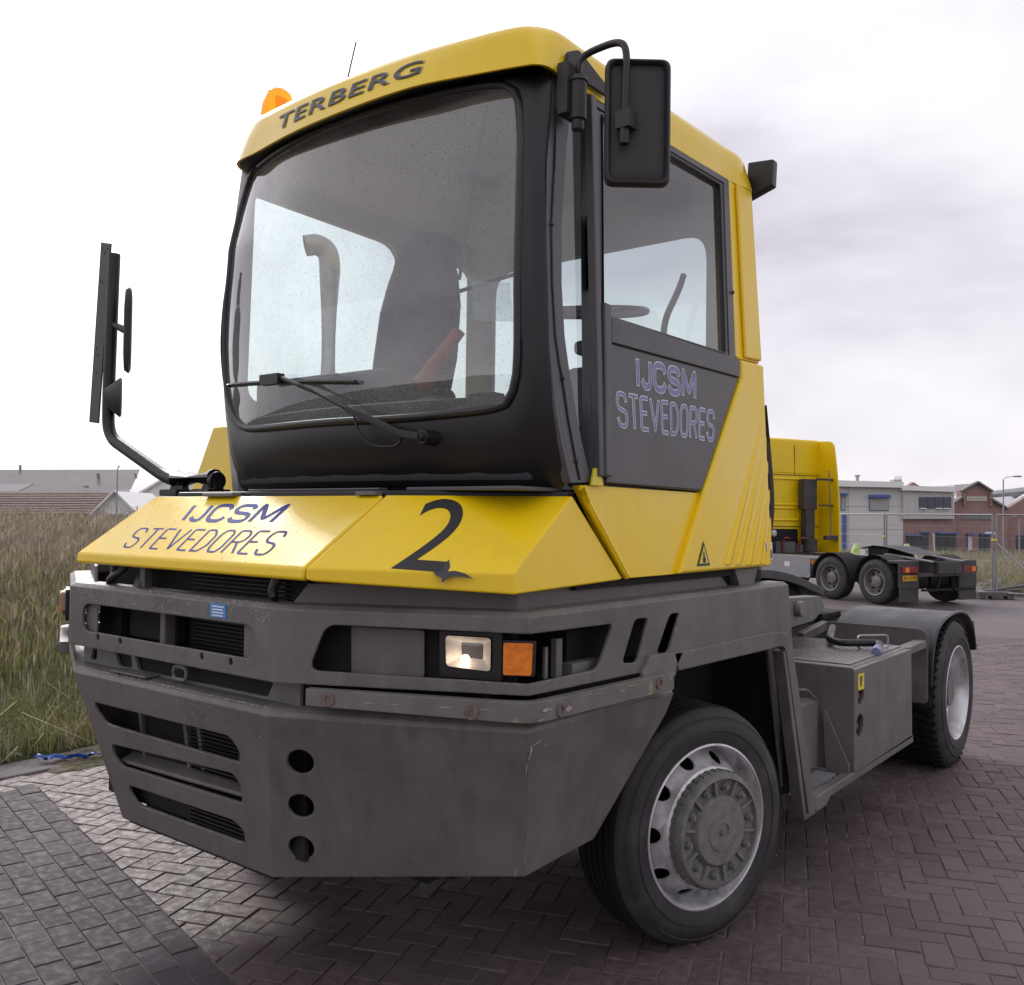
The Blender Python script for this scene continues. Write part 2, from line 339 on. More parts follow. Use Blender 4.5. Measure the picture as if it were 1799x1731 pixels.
    def ball(s, c, r, n=12, sc=(1, 1, 1)):
        bmesh.ops.create_uvsphere(s.bm, u_segments=n, v_segments=max(6, n//2), radius=1, matrix=Matrix.Translation(c) @ Matrix.Diagonal((r*sc[0], r*sc[1], r*sc[2], 1)))
        return s
    def split(s, name, m, parent=None, **k):
        """every loose piece becomes a part of its own"""
        seen_ = set(); out = []
        for v in list(s.bm.verts):
            if v in seen_: continue
            st = [v]; isl = set([v])
            while st:
                x = st.pop()
                for e_ in x.link_edges:
                    y = e_.other_vert(x)
                    if y not in isl: isl.add(y); st.append(y)
            seen_ |= isl; ix_ = {x: i for i, x in enumerate(isl)}
            fs_ = set(f for x in isl for f in x.link_faces)
            out.append(B().raw([x.co.copy() for x in ix_], [[ix_[q] for q in f.verts] for f in fs_]).done(name, m, parent, **k))
        s.bm.free(); return out
    def done(s, name, m, parent=None, **k):
        bmesh.ops.recalc_face_normals(s.bm, faces=s.bm.faces)
        return finish(s.bm, name, m, parent, **k)
def rnd(pts, r, seg=4):
    pts = [V3(p) for p in pts]; out = []; n = len(pts)
    for i in range(n):
        p, a, b = pts[i], pts[i-1], pts[(i+1) % n]
        rr = r[i] if isinstance(r, (list, tuple)) else r
        if rr <= 0: out.append(p); continue
        ra = min(rr, (a-p).length*.48); rb = min(rr, (b-p).length*.48)
        p0 = p + (a-p).normalized()*ra; p1 = p + (b-p).normalized()*rb
        for k in range(seg+1):
            t = k/seg; out.append(p0*(1-t)**2 + p*2*t*(1-t) + p1*t*t)
    return out
def smooth_path(pts, r, seg=5):
    pts = [V3(p) for p in pts]; out = [pts[0]]
    for i in range(1, len(pts)-1):
        p, a, b = pts[i], pts[i-1], pts[i+1]
        ra = min(r, (a-p).length*.48); rb = min(r, (b-p).length*.48)
        p0 = p + (a-p).normalized()*ra; p1 = p + (b-p).normalized()*rb
        for k in range(seg+1):
            t = k/seg; out.append(p0*(1-t)**2 + p*2*t*(1-t) + p1*t*t)
    out.append(pts[-1]); return out
def ellipse(c, u, v, n=20):
    c, u, v = V3(c), V3(u), V3(v)
    return [c + u*math.cos(2*math.pi*i/n) + v*math.sin(2*math.pi*i/n) for i in range(n)]
def filled(loops2d):
    """triangulated 2-D region with holes -> (verts2d, faces)"""
    cu = bpy.data.curves.new('tmp', 'CURVE'); cu.dimensions = '2D'; cu.fill_mode = 'BOTH'
    for lp in loops2d:
        sp = cu.splines.new('POLY'); sp.points.add(len(lp)-1)
        for q, p in zip(sp.points, lp): q.co = (p[0], p[1], 0, 1)
        sp.use_cyclic_u = True
    ob = bpy.data.objects.new('tmp', cu); me = bpy.data.meshes.new_from_object(ob)
    vs = [(v.co.x, v.co.y) for v in me.vertices]; fs = [tuple(p.vertices) for p in me.polygons]
    bpy.data.objects.remove(ob); bpy.data.curves.remove(cu); bpy.data.meshes.remove(me)
    return vs, fs
def panel(name, outer, holes, out_n, th, m, parent, bevel=.003, seg=2, proud=0.):
    """flat plate with openings; outer face on the plane of `outer`, thickness going inwards"""
    outer = [V3(p) for p in outer]; o = outer[0].copy(); n = V3((0, 0, 0))
    for i in range(len(outer)):
        a, b = outer[i]-o, outer[(i+1) % len(outer)]-o; n += a.cross(b)
    n.normalize()
    if n.dot(V3(out_n)) < 0: n = -n
    u, v, _ = basis(n); v = n.cross(u)
    f2 = lambda lp: [((V3(p)-o).dot(u), (V3(p)-o).dot(v)) for p in lp]
    vs, fs = filled([f2(outer)] + [f2(h) for h in holes])
    bm = bmesh.new(); top = [bm.verts.new(o + u*a + v*b + n*proud) for a, b in vs]; bot = [bm.verts.new(p.co - n*th) for p in top]
    cnt = {}
    for f in fs:
        bm.faces.new([top[i] for i in f]); bm.faces.new([bot[i] for i in f][::-1])
        for i in range(len(f)):
            e_ = (f[i], f[(i+1) % len(f)]); cnt[tuple(sorted(e_))] = cnt.get(tuple(sorted(e_)), []) + [e_]
    for k, l in cnt.items():
        if len(l) == 1:
            a, b = l[0]; bm.faces.new([top[b], top[a], bot[a], bot[b]])
    bmesh.ops.recalc_face_normals(bm, faces=bm.faces)
    return finish(bm, name, m, parent, bevel=bevel, seg=seg, smooth=35)
def text_mesh(s, size=1., shear=0., offset=0., space=1., sub=0, ref=None):
    """letters as a flat 2-D mesh: list of verts and faces, x to the right, y up"""
    cu = bpy.data.curves.new('tmp', 'FONT'); cu.body = s; cu.size = size; cu.shear = shear; cu.offset = offset; cu.space_character = space; cu.resolution_u = 6
    ob = bpy.data.objects.new('tmp', cu); me = bpy.data.meshes.new_from_object(ob)
    bm = bmesh.new(); bm.from_mesh(me)
    bmesh.ops.triangulate(bm, faces=bm.faces)
    for _ in range(sub): bmesh.ops.subdivide_edges(bm, edges=[e for e in bm.edges if e.calc_length() > size*.12], cuts=1, use_grid_fill=True)
    vs = [(v.co.x, v.co.y) for v in bm.verts]; fs = [tuple(v.index for v in f.verts) for f in bm.faces]
    bm.free(); bpy.data.objects.remove(ob); bpy.data.curves.remove(cu); bpy.data.meshes.remove(me)
    x0, x1 = min(v[0] for v in vs), max(v[0] for v in vs); y0, y1 = min(v[1] for v in vs), max(v[1] for v in vs)
    if ref is not None: dl = offset-ref; x0 += dl; x1 -= dl; y0 += dl; y1 -= dl
    return [((x-x0)/(x1-x0), (y-y0)/(y1-y0)) for x, y in vs], fs, (x1-x0)/(y1-y0)
def decal(name, s, quad, m, parent, lift=.0015, offset=0., shear=0., space=1., n=None, grow=0., ref=None):
    """letters stretched over the quad (top-left, top-right, bottom-left, bottom-right)"""
    vs, fs, _ = text_mesh(s, 1., shear, offset, space, ref=ref)
    tl, tr, bl, br = [V3(p) for p in quad]; nn = V3(n).normalized()
    P = []
    for x, y in vs:
        x = -grow + x*(1+2*grow); yy = y
        P.append(tl*(1-x)*yy + tr*x*yy + bl*(1-x)*(1-yy) + br*x*(1-yy) + nn*lift)
    b = B().raw(P, fs); o = finish(b.bm, name, m, parent, smooth=0)
    return o
GLYPH = {  # centre lines of plain block letters in a unit box, with their widths
 'I': (.01, [[(.5, 0), (.5, 1)]]), 'J': (.62, [[(1, 1), (1, .28), (.82, .0), (.3, .0), (0, .22)]]),
 'C': (.85, [[(1, .74), (.84, 1), (.18, 1), (0, .78), (0, .22), (.18, 0), (.84, 0), (1, .26)]]),
 'S': (.85, [[(1, .78), (.84, 1), (.18, 1), (0, .86), (0, .64), (.18, .53), (.82, .47), (1, .36), (1, .14), (.82, 0), (.18, 0), (0, .22)]]),
 'M': (1.05, [[(0, 0), (0, 1), (.06, 1), (.5, .12), (.94, 1), (1, 1), (1, 0)]]), 'T': (.8, [[(0, 1), (1, 1)], [(.5, 1), (.5, 0)]]),
 'E': (.68, [[(1, 1), (0, 1), (0, 0), (1, 0)], [(0, .52), (.86, .52)]]), 'V': (.85, [[(0, 1), (.5, 0), (1, 1)]]),
 'D': (.8, [[(.02, 0), (0, 0), (0, 1), (.62, 1), (1, .74), (1, .26), (.62, 0), (.02, 0)]]),
 'O': (.8, [[(.5, 0), (.2, 0), (0, .2), (0, .8), (.2, 1), (.8, 1), (1, .8), (1, .2), (.8, 0), (.5, 0)]]),
 'R': (.78, [[(0, 0), (0, 1), (.74, 1), (1, .86), (1, .62), (.74, .48), (0, .48)], [(.5, .48), (1, 0)]])}
def strokes(text, th, gap, wide=1., ext=0.):
    """letters as flat ribbons of width th (in letter heights); returns ribbons scaled to a unit box"""
    x = 0.; out = []; t0 = th-2*ext
    for ch in text:
        w, lines = GLYPH[ch]; w *= wide
        for ln in lines:
            P_ = [V3((x + t0/2 + px*w, t0/2 + py*(1-t0), 0)) for px, py in ln]
            if len(P_) > 2: P_ = smooth_path(P_, t0*1.1, 4)
            L_, n_ = [], len(P_); closed = (P_[0]-P_[-1]).length < 1e-6
            for i, p in enumerate(P_):
                a = P_[i-1] if i else (P_[-2] if closed else p); b_ = P_[i+1] if i < n_-1 else (P_[1] if closed else p)
                d0 = (p-a).normalized() if (p-a).length > 1e-7 else (b_-p).normalized(); d1 = (b_-p).normalized() if (b_-p).length > 1e-7 else d0
                m_ = V3((-d0.y-d1.y, d0.x+d1.x, 0)); m_.normalize(); k = max(.45, m_.dot(V3((-d0.y, d0.x, 0))))
                q = p.copy()
                if not closed and i == 0: q = p - d1*ext
                if not closed and i == n_-1: q = p + d0*ext
                L_.append((q + m_*(th/2/k), q - m_*(th/2/k)))
            out.append(L_)
        x += w + t0 + gap
    W_ = x - gap
    return [[((a.x/W_, a.y), (b_.x/W_, b_.y)) for a, b_ in L_] for L_ in out]
def stroke_decal(name, text, quad, m, parent, n, th, gap, lift, wide=1., ext=0.):
    tl, tr, bl, br = [V3(p) for p in quad]; nn = V3(n).normalized(); P_, F_ = [], []
    def at_(x, y, l): return tl*(1-x)*y + tr*x*y + bl*(1-x)*(1-y) + br*x*(1-y) + nn*l
    for j, L_ in enumerate(strokes(text, th, gap, wide, ext)):
        b0 = len(P_)
        for a, b_ in L_: P_ += [at_(*a, lift+j*4e-5), at_(*b_, lift+j*4e-5)]
        F_ += [(b0+2*i, b0+2*i+1, b0+2*i+3, b0+2*i+2) for i in range(len(L_)-1)]
    return finish(B().raw(P_, F_).bm, name, m, parent, smooth=0)
def patch(name, pts, m, parent, n, lift=.0015):
    nn = V3(n).normalized(); b = B().raw([V3(p)+nn*lift for p in pts], [tuple(range(len(pts)))])
    return finish(b.bm, name, m, parent, smooth=0)
def copy_tree(o, parent=None):
    c = o.copy(); COL.objects.link(c); c.parent = parent
    for ch in list(o.children): copy_tree(ch, c)
    return c
# measured points of the tractor, metres
V = {'amber': [(1.166, 0.319, 1.235), (1.238, 0.354, 1.236), (1.236, 0.353, 1.149), (1.166, 0.319, 1.148)],
 'archflange': [(1.26, 1.06, 1.129), (1.26, 1.909, 1.13), (1.26, 2.053, 1.113), (1.26, 2.111, 1.058), (1.26, 2.185, 0.824), (1.26, 2.065, 1.063), (1.26, 2.02, 1.072),
                (1.26, 1.123, 1.077)],
 'arm': [(0.75, 3.389, 1.136), (0.75, 3.897, 1.126), (0.75, 3.809, 1.002), (0.75, 3.391, 0.974), (0.75, 3.469, 1.09)],
 'b_slot1': [(-0.456, 0.027, 0.905), (0.348, 0.026, 0.909), (0.389, 0.037, 0.867), (0.38, 0.046, 0.829), (-0.398, 0.045, 0.831), (-0.455, 0.035, 0.875)],
 'b_slot2': [(-0.396, 0.062, 0.761), (0.33, 0.056, 0.788), (0.359, 0.063, 0.756), (0.348, 0.079, 0.694), (-0.358, 0.081, 0.685), (-0.398, 0.073, 0.717)],
 'b_slot3': [(-0.337, 0.096, 0.621), (0.279, 0.095, 0.628), (0.327, 0.101, 0.604), (0.32, 0.112, 0.558), (-0.291, 0.112, 0.555), (-0.337, 0.105, 0.587)],
 'blackcurve': [(0.6, 3.312, 1.289), (0.6, 3.678, 1.275), (0.6, 4.086, 1.231), (0.6, 4.616, 1.117), (0.6, 4.512, 1.033), (0.6, 4.6, 0.978), (0.6, 4.342, 1.161),
                (0.6, 3.338, 1.231)],
 'bolts_arch': [(1.262, 1.261, 1.115), (1.262, 1.887, 1.111)],
 'bolts_s': [(1.28, 0.424, 1.052), (1.28, 0.96, 1.053)],
 'bolts_w': [(0.764, 0.051, 1.068), (1.13, 0.229, 1.055)],
 'boxholes': [(1.25, 3.0, 0.714), (1.25, 2.988, 0.567)],
 'boxside': [(1.25, 2.944, 0.86), (1.25, 3.889, 0.865), (1.25, 3.929, 0.356), (1.25, 2.91, 0.376)],
 'bracket': [(1.262, 0.942, 1.142), (1.262, 1.154, 1.128), (1.262, 1.11, 1.08), (1.262, 1.106, 1.055), (1.262, 0.895, 1.073), (1.262, 0.891, 1.092)],
 'bs': [(1.25, 0.322, 1.002), (1.25, 1.104, 0.974), (1.241, 1.079, 0.934), (1.164, 0.771, 0.586), (1.158, 0.434, 0.57)],
 'bw_edge': [(0.56, 0.004, 1.002), (1.25, 0.322, 1.002), (1.158, 0.434, 0.569), (0.43, 0.132, 0.476)],
 'bw_holes': [(0.616, 0.078, 0.866), (0.58, 0.112, 0.726), (0.545, 0.144, 0.589)],
 'c_dots': [(-0.388, 0.0, 1.14), (-0.241, 0.0, 1.14), (0.235, 0.0, 1.137), (0.384, 0.0, 1.137)],
 'cabbase': [(-0.374, 0.568, 1.671), (0.361, 0.433, 1.664), (0.836, 0.476, 1.667), (1.194, 0.585, 1.679)],
 'deck_edge': [(0.946, 2.95, 0.865), (1.211, 2.996, 0.865), (1.201, 3.87, 0.865)],
 'door_low': [(1.175, 0.79, 2.121), (1.175, 1.721, 2.126), (1.202, 1.372, 1.675), (1.202, 0.739, 1.682)],
 'door_out': [(1.127, 0.752, 2.92), (1.126, 1.746, 2.937), (1.17, 1.712, 2.209), (1.17, 1.742, 2.206), (1.175, 1.734, 2.13), (1.202, 1.371, 1.675), (1.202, 0.684, 1.686),
              (1.18, 0.7, 2.045)],
 'door_trim': [(1.17, 0.808, 2.207), (1.17, 1.743, 2.207), (1.174, 1.735, 2.135), (1.175, 0.802, 2.126)],
 'door_win': [(1.13, 0.813, 2.866), (1.129, 1.66, 2.89), (1.17, 1.634, 2.213), (1.17, 0.772, 2.208)],
 'dscrew': [(1.171, 0.794, 2.197), (1.184, 0.782, 1.98), (1.197, 0.77, 1.762), (1.172, 1.727, 2.175), (1.154, 1.721, 2.472)],
 'dtext': [(1.176, 0.949, 2.103), (1.176, 1.366, 2.106), (1.184, 0.817, 1.974), (1.184, 1.502, 1.979), (1.183, 0.946, 1.999), (1.182, 1.356, 2.004),
           (1.191, 0.822, 1.862), (1.191, 1.482, 1.863)],
 'fend_in': [(0.65, 4.874, 1.0), (0.89, 3.84, 1.0), (1.267, 4.832, 1.0), (1.409, 3.722, 1.0)],
 'fend_out': [(1.25, 4.352, 0.932), (1.25, 4.813, 0.986), (1.25, 5.079, 0.981), (1.25, 5.311, 0.899), (1.25, 5.446, 0.762), (1.25, 5.501, 0.833), (1.25, 5.365, 0.695)],
 'fend_plate': [(1.15, 4.639, 0.917), (1.15, 4.77, 0.888), (1.15, 4.664, 0.412), (1.15, 4.276, 0.482), (1.15, 4.274, 0.799), (1.15, 4.597, 0.811)],
 'gplate': [(0.747, 0.143, 1.26), (0.943, 0.238, 1.256), (0.945, 0.239, 1.124), (0.75, 0.144, 1.124)],
 'hB': [(0.718, 0.302, 1.635), (1.204, 0.592, 1.642), (1.279, 0.315, 1.419), (0.735, -0.002, 1.415)],
 'handle': [(0.75, 4.135, 0.93), (0.888, 3.562, 0.93), (0.944, 3.506, 0.93), (1.18, 3.572, 0.93), (1.237, 3.524, 0.93), (1.278, 3.278, 0.93)],
 'housing': [(0.993, 0.246, 1.258), (1.154, 0.324, 1.259), (1.154, 0.324, 1.125), (0.995, 0.247, 1.132)],
 'htext': [(-0.222, 0.255, 1.609), (0.326, 0.258, 1.608), (-0.165, 0.164, 1.544), (0.34, 0.166, 1.543), (-0.367, 0.13, 1.522), (0.478, 0.138, 1.523),
           (-0.314, 0.033, 1.454), (0.494, 0.036, 1.451)],
 'lens': [(1.019, 0.242, 1.247), (1.135, 0.298, 1.245), (1.134, 0.298, 1.154), (1.022, 0.243, 1.164)],
 'quarter': [(1.132, 0.649, 2.831), (1.141, 0.616, 2.693), (1.155, 0.577, 2.447), (1.167, 0.565, 2.264), (1.176, 0.57, 2.112), (1.181, 0.584, 2.029),
             (1.187, 0.605, 1.929), (1.194, 0.635, 1.81), (1.199, 0.668, 1.719), (1.199, 0.684, 1.72), (1.18, 0.7, 2.045), (1.151, 0.724, 2.518), (1.13, 0.748, 2.867)],
 'radiator': [(-0.359, 0.12, 1.363), (-0.356, 0.12, 1.293), (0.463, 0.12, 1.31), (0.461, 0.12, 1.358)],
 'rail_end': [(1.25, 2.421, 0.298), (1.25, 3.94, 0.318), (1.25, 3.911, 0.37), (1.25, 2.555, 0.351), (1.25, 2.409, 0.344)],
 'recR': [(0.49, 0.07, 1.07), (0.491, 0.07, 1.037), (0.639, 0.07, 1.071)],
 'rec_holes': [(-0.709, 0.07, 1.081), (-0.543, 0.07, 1.084), (-0.522, 0.07, 1.07), (-0.525, 0.07, 1.036), (-0.7, 0.07, 1.027), (-0.404, 0.07, 1.083),
               (-0.296, 0.07, 1.082), (-0.284, 0.07, 1.039), (-0.375, 0.07, 1.034), (-0.272, 0.07, 1.081), (-0.081, 0.07, 1.082), (-0.079, 0.07, 1.037),
               (-0.242, 0.07, 1.028)],
 'ribs': [(1.181, 1.942, 2.023), (1.22, 1.496, 1.385), (1.187, 1.944, 1.925), (1.22, 1.587, 1.386), (1.193, 1.956, 1.82), (1.22, 1.681, 1.386), (1.2, 1.952, 1.706),
          (1.22, 1.771, 1.386), (1.207, 1.948, 1.593), (1.219, 1.865, 1.395)],
 'ridge': [(1.175, 1.725, 2.126), (1.22, 1.167, 1.388)],
 'ring': [(0.046, 0.03, 1.058)],
 'roofside': [(1.119, 0.603, 3.045), (1.119, 0.654, 3.045), (1.117, 1.95, 3.074), (1.126, 1.756, 2.935), (1.128, 0.707, 2.906), (1.127, 0.601, 2.91)],
 's_notch': [(1.25, 0.316, 1.264), (1.25, 0.736, 1.258), (1.25, 0.657, 1.13), (1.25, 0.333, 1.13)],
 's_slot1': [(1.25, 0.861, 1.262), (1.25, 0.946, 1.259), (1.25, 0.877, 1.124), (1.25, 0.786, 1.132)],
 's_slot2': [(1.25, 1.083, 1.261), (1.25, 1.155, 1.26), (1.25, 1.077, 1.134), (1.25, 0.995, 1.139)],
 'scar': [(1.041, 0.236, 1.459), (1.057, 0.193, 1.423), (1.148, 0.221, 1.406), (1.091, 0.153, 1.381), (1.039, 0.175, 1.418)],
 'seal': [(1.134, 0.567, 2.801), (1.146, 0.546, 2.602), (1.156, 0.522, 2.433), (1.167, 0.516, 2.254), (1.176, 0.521, 2.104), (1.181, 0.536, 2.022), (1.184, 0.547, 1.982),
          (1.191, 0.571, 1.859), (1.198, 0.601, 1.743), (1.201, 0.618, 1.688)],
 'step': [(1.185, 2.55, 0.34), (1.199, 2.956, 0.34), (1.084, 2.816, 0.34), (1.103, 2.961, 0.34)],
 'strip_front': [(1.133, 0.551, 2.812), (1.145, 0.514, 2.626), (1.156, 0.499, 2.435), (1.167, 0.494, 2.249), (1.177, 0.495, 2.083), (1.181, 0.499, 2.017),
                 (1.189, 0.511, 1.894), (1.195, 0.535, 1.789), (1.201, 0.566, 1.699), (1.202, 0.576, 1.678)],
 'strip_s': [(1.28, 0.279, 1.089), (1.28, 1.071, 1.076), (1.28, 1.049, 1.021), (1.28, 0.28, 1.035)],
 'strip_w': [(0.7, 0.02, 1.094), (1.267, 0.296, 1.085), (1.268, 0.296, 1.03), (0.701, 0.021, 1.049)],
 'tlite': [(1.2, 5.596, 0.898), (1.2, 5.737, 0.835), (1.2, 5.624, 0.695)],
 'two': [(0.878, 0.381, 1.625), (0.977, 0.384, 1.588), (0.921, 0.132, 1.434), (1.057, 0.207, 1.433), (0.868, 0.274, 1.554)],
 'w_notch': [(0.728, 0.067, 1.269), (1.25, 0.321, 1.264), (1.255, 0.323, 1.132), (0.683, 0.045, 1.139)],
 'warn': [(1.213, 1.346, 1.495), (1.218, 1.387, 1.411), (1.218, 1.291, 1.411)],
 'wiper': [(0.804, 0.418, 1.813), (0.733, 0.403, 1.824), (0.52, 0.365, 1.909), (0.287, 0.354, 2.002), (0.158, 0.359, 2.041), (-0.309, 0.462, 2.064),
           (0.528, 0.356, 1.998)],
 'ws': [(-0.271, 0.52, 2.899), (0.065, 0.443, 2.909), (0.399, 0.422, 2.91), (0.664, 0.436, 2.904), (0.88, 0.473, 2.897), (0.993, 0.501, 2.885), (1.032, 0.508, 2.858),
        (1.05, 0.506, 2.818), (1.081, 0.48, 2.645), (1.089, 0.466, 2.464), (1.09, 0.462, 2.337), (1.091, 0.463, 2.153), (1.088, 0.466, 2.021), (1.075, 0.468, 1.956),
        (1.04, 0.462, 1.899), (0.868, 0.418, 1.881), (0.654, 0.382, 1.874), (0.394, 0.368, 1.877), (-0.095, 0.417, 1.882), (-0.25, 0.454, 1.916), (-0.359, 0.481, 2.021),
        (-0.401, 0.494, 2.16), (-0.407, 0.496, 2.34), (-0.383, 0.493, 2.516), (-0.38, 0.513, 2.678), (-0.347, 0.531, 2.824)],
 'yel_low': [(1.202, 0.62, 1.673), (1.202, 0.683, 1.674), (1.203, 1.375, 1.669), (1.174, 1.75, 2.132), (1.17, 1.758, 2.206), (1.169, 1.966, 2.217), (1.219, 1.927, 1.4),
             (1.22, 1.914, 1.382), (1.22, 1.168, 1.387), (1.22, 0.866, 1.387), (1.211, 0.735, 1.524)],
 'yel_pillar': [(1.123, 1.777, 2.984), (1.119, 1.942, 3.055), (1.169, 1.967, 2.222), (1.17, 1.758, 2.211), (1.169, 1.728, 2.216)],
 'ysticker': [(1.25, 2.953, 0.837), (1.25, 3.073, 0.827), (1.25, 3.068, 0.748), (1.25, 2.953, 0.761)]}
# ------------------------------------------------------------------ ground, paving and verge
MT['soil'] = mat('meadow_soil', (.085, .075, .05), .95, var=.3, vscale=.4, col2=(.05, .065, .025), c2scale=.25, c2lo=.42, c2hi=.6)
MT['brick'] = mat('red_paver', (.124, .090, .097), .60, spec=.32, var=.24, vscale=24, bump=.4, bscale=120, island=.16, col2=(.088, .070, .078), c2scale=1.3, c2lo=.44, c2hi=.7, rvar=.12, wcoord=True)
MT['gbrick'] = mat('grey_paver', (0.082, .073, .083), .70, spec=.15, var=.24, vscale=26, bump=.45, bscale=130, island=.15, col2=(.075, .069, .079), c2scale=1.5, c2lo=.42, c2hi=.7, rvar=.12, wcoord=True)
MT['sand'] = mat('joint_sand', (.19, .148, .137), .95, var=.3, vscale=20, bump=.5, bscale=90, col2=(.07, .05, .05), c2scale=.9, c2lo=.5, c2hi=.68)
MT['kerb'] = mat('kerb_concrete', (.16, .15, .152), .85, var=.2, vscale=9, bump=.4, bscale=60)
MT['dirt'] = mat('kerb_dirt', (.125, .10, .078), .98, var=.35, vscale=25, bump=.8, bscale=40, col2=(.07, .075, .03), c2scale=6, c2lo=.5, c2hi=.62)
MT['blue_sheet'] = mat('blue_plastic', (.02, .085, .36), .35, var=.2, vscale=12)
MT['grass'] = mat('grass_blades', (.1, .1, .04), .75, var=.1, attr='Col')
MT['crumb'] = mat('white_crumbs', (.6, .58, .56), .8)
# far paving: procedural herringbone-like courses
MT['pave_far'] = mat('far_paving', (.130, .100, .108), .56, spec=.45, var=.12, vscale=4, bump=.2, bscale=40, col2=(.10, .083, .092), c2scale=1.3, c2lo=.42, c2hi=.62)
def far_courses(m):
    t = m.node_tree; b_ = t.nodes['Principled BSDF']
    co = t.nodes.new('ShaderNodeTexCoord'); mp_ = t.nodes.new('ShaderNodeMapping'); mp_.inputs['Rotation'].default_value = (0, 0, RAD(-21.5))
    br_ = t.nodes.new('ShaderNodeTexBrick'); br_.inputs['Scale'].default_value = 1; br_.inputs['Brick Width'].default_value = .2; br_.inputs['Row Height'].default_value = .1; br_.inputs['Mortar Size'].default_value = .006
    br_.inputs['Color1'].default_value = (1, 1, 1, 1); br_.inputs['Color2'].default_value = (.82, .84, .86, 1); br_.inputs['Mortar'].default_value = (.8, .76, .74, 1)
    t.links.new(co.outputs['Object'], mp_.inputs['Vector']); t.links.new(mp_.outputs['Vector'], br_.inputs['Vector'])
    src = b_.inputs['Base Color'].links[0].from_socket; mu = t.nodes.new('ShaderNodeMixRGB'); mu.blend_type = 'MULTIPLY'; mu.inputs['Fac'].default_value = .8
    t.links.new(src, mu.inputs['Color1']); t.links.new(br_.outputs['Color'], mu.inputs['Color2']); t.links.new(mu.outputs['Color'], b_.inputs['Base Color'])
far_courses(MT['pave_far'])
def sheet(name, pts, z, m, kind='structure'):
    o = finish(B().raw([(p[0], p[1], z) for p in pts], [tuple(range(len(pts)))]).bm, name, m, smooth=0)
    tag(o, kind=kind); return o
gr = sheet('ground', [(-900, -900), (900, -900), (900, 900), (-900, 900)], -1.7, 'soil')
tag(gr, 'bare meadow soil reaching to the horizon')
yard = [(-3.0, -60), (-3.0, 9.0)] + [tuple(gpt(d, s)[:2]) for d, s in ((31., -9.), (31., 5.5), (22., 10.0), (19.9, 10.2), (19.9, 60.), (-40, 60.))]
pav = sheet('pavement', yard, -.0075, 'pave_far'); tag(pav, 'dark red clay paving of the yard')
# where the herringbone bricks are laid one by one
LINE_P = Vector((-.61, .414)); LINE_N = Vector((math.sin(RAD(12.5)), math.cos(RAD(12.5))))   # border between grey and red paving
def img(p):
    q = Vector((p[0], p[1], 0)) - CAM_POS; z = q.dot(FWD)
    return (PPX + FPX*q.dot(RGT)/z, 865.5 - FPX*q.dot(UPV)/z, z) if z > .2 else (1e6, 1e6, z)
def seen(p, m=130):
    x, y, z = img(p); return -m < x < 1799+m and y < 1731+m
def under(p):
    return -1.0 < p[0] < 1.0 and .35 < p[1] < 5.3
TH = RAD(21.5); EA = Vector((math.cos(TH), math.sin(TH))); EB = Vector((-math.sin(TH), math.cos(TH)))
def clip(poly, p0, n_):
    out = []
    for i in range(len(poly)):
        a, b_ = poly[i], poly[(i+1) % len(poly)]; da, db = (a-p0).dot(n_), (b_-p0).dot(n_)
        if da >= 0: out.append(a)
        if da*db < 0: out.append(a + (b_-a)*(da/(da-db)))
    return out
def brick_faces(poly):
    """bevelled paver on a convex outline (counter-clockwise 2-D), top at z=0"""
    c = sum(poly, Vector((0, 0)))/len(poly); n_ = len(poly)
    ins = [p + (c-p).normalized()*.0048 for p in poly]
    vs = [(p.x, p.y, 0) for p in ins] + [(p.x, p.y, -.0035) for p in poly] + [(p.x, p.y, -.016) for p in poly]
    fs = [tuple(range(n_))]
    for k in (0, 1):
        for i in range(n_): fs.append((k*n_+i, (k+1)*n_+i, (k+1)*n_+(i+1) % n_, k*n_+(i+1) % n_))
    return vs, fs
G = .0026
def paver_mesh(name, m):
    vs, fs = brick_faces([Vector(p) for p in ((-.1+G, -.05+G), (.1-G, -.05+G), (.1-G, .05-G), (-.1+G, .05-G))])
    me = bpy.data.meshes.new(name); me.from_pydata(vs, [], fs); me.materials.append(MT[m]); return me
def lay(cells, mesh, m, parent, name, keep=300):
    """cells: (centre, angle, clipped polygon or None). The nearest to the camera become bricks of their own, the rest one mesh"""
    cells.sort(key=lambda c: (under(c[0]) or not seen(c[0], 12), img(c[0])[2]))
    V_, F_ = [], []
    for i, (c, a, poly) in enumerate(cells):
        dz = random.gauss(-.0004, .0012); da = random.gauss(0, .009); tx, ty = random.gauss(0, .009), random.gauss(0, .009)
        if i < keep:
            if poly is None: me = mesh
            else:
                vs, fs = brick_faces([p-c for p in poly]); me = bpy.data.meshes.new(name); me.from_pydata(vs, [], fs); me.materials.append(MT[m])
            o = bpy.data.objects.new(name, me); COL.objects.link(o); o.parent = parent
            o.location = (c.x, c.y, dz); o.rotation_euler = (tx, ty, (a if poly is None else 0)+da)
        else:
            if poly is None:
                ca, sa = math.cos(a+da), math.sin(a+da)
                pl = [Vector((c.x+x*ca-y*sa, c.y+x*sa+y*ca)) for x, y in ((-.1+G, -.05+G), (.1-G, -.05+G), (.1-G, .05-G), (-.1+G, .05-G))]
            else: pl = poly
            vs, fs = brick_faces(pl); b0 = len(V_)
            V_ += [(x, y, z+dz+(x-c.x)*ty+(y-c.y)*tx) for x, y, z in vs]; F_ += [tuple(k+b0 for k in f) for f in fs]
    if V_:
        me = bpy.data.meshes.new('more_'+name+'s'); me.from_pydata(V_, [], F_); me.materials.append(MT[m])
        o = bpy.data.objects.new('more_'+name+'s', me); COL.objects.link(o); o.parent = parent; o['kind'] = 'stuff'
red = []
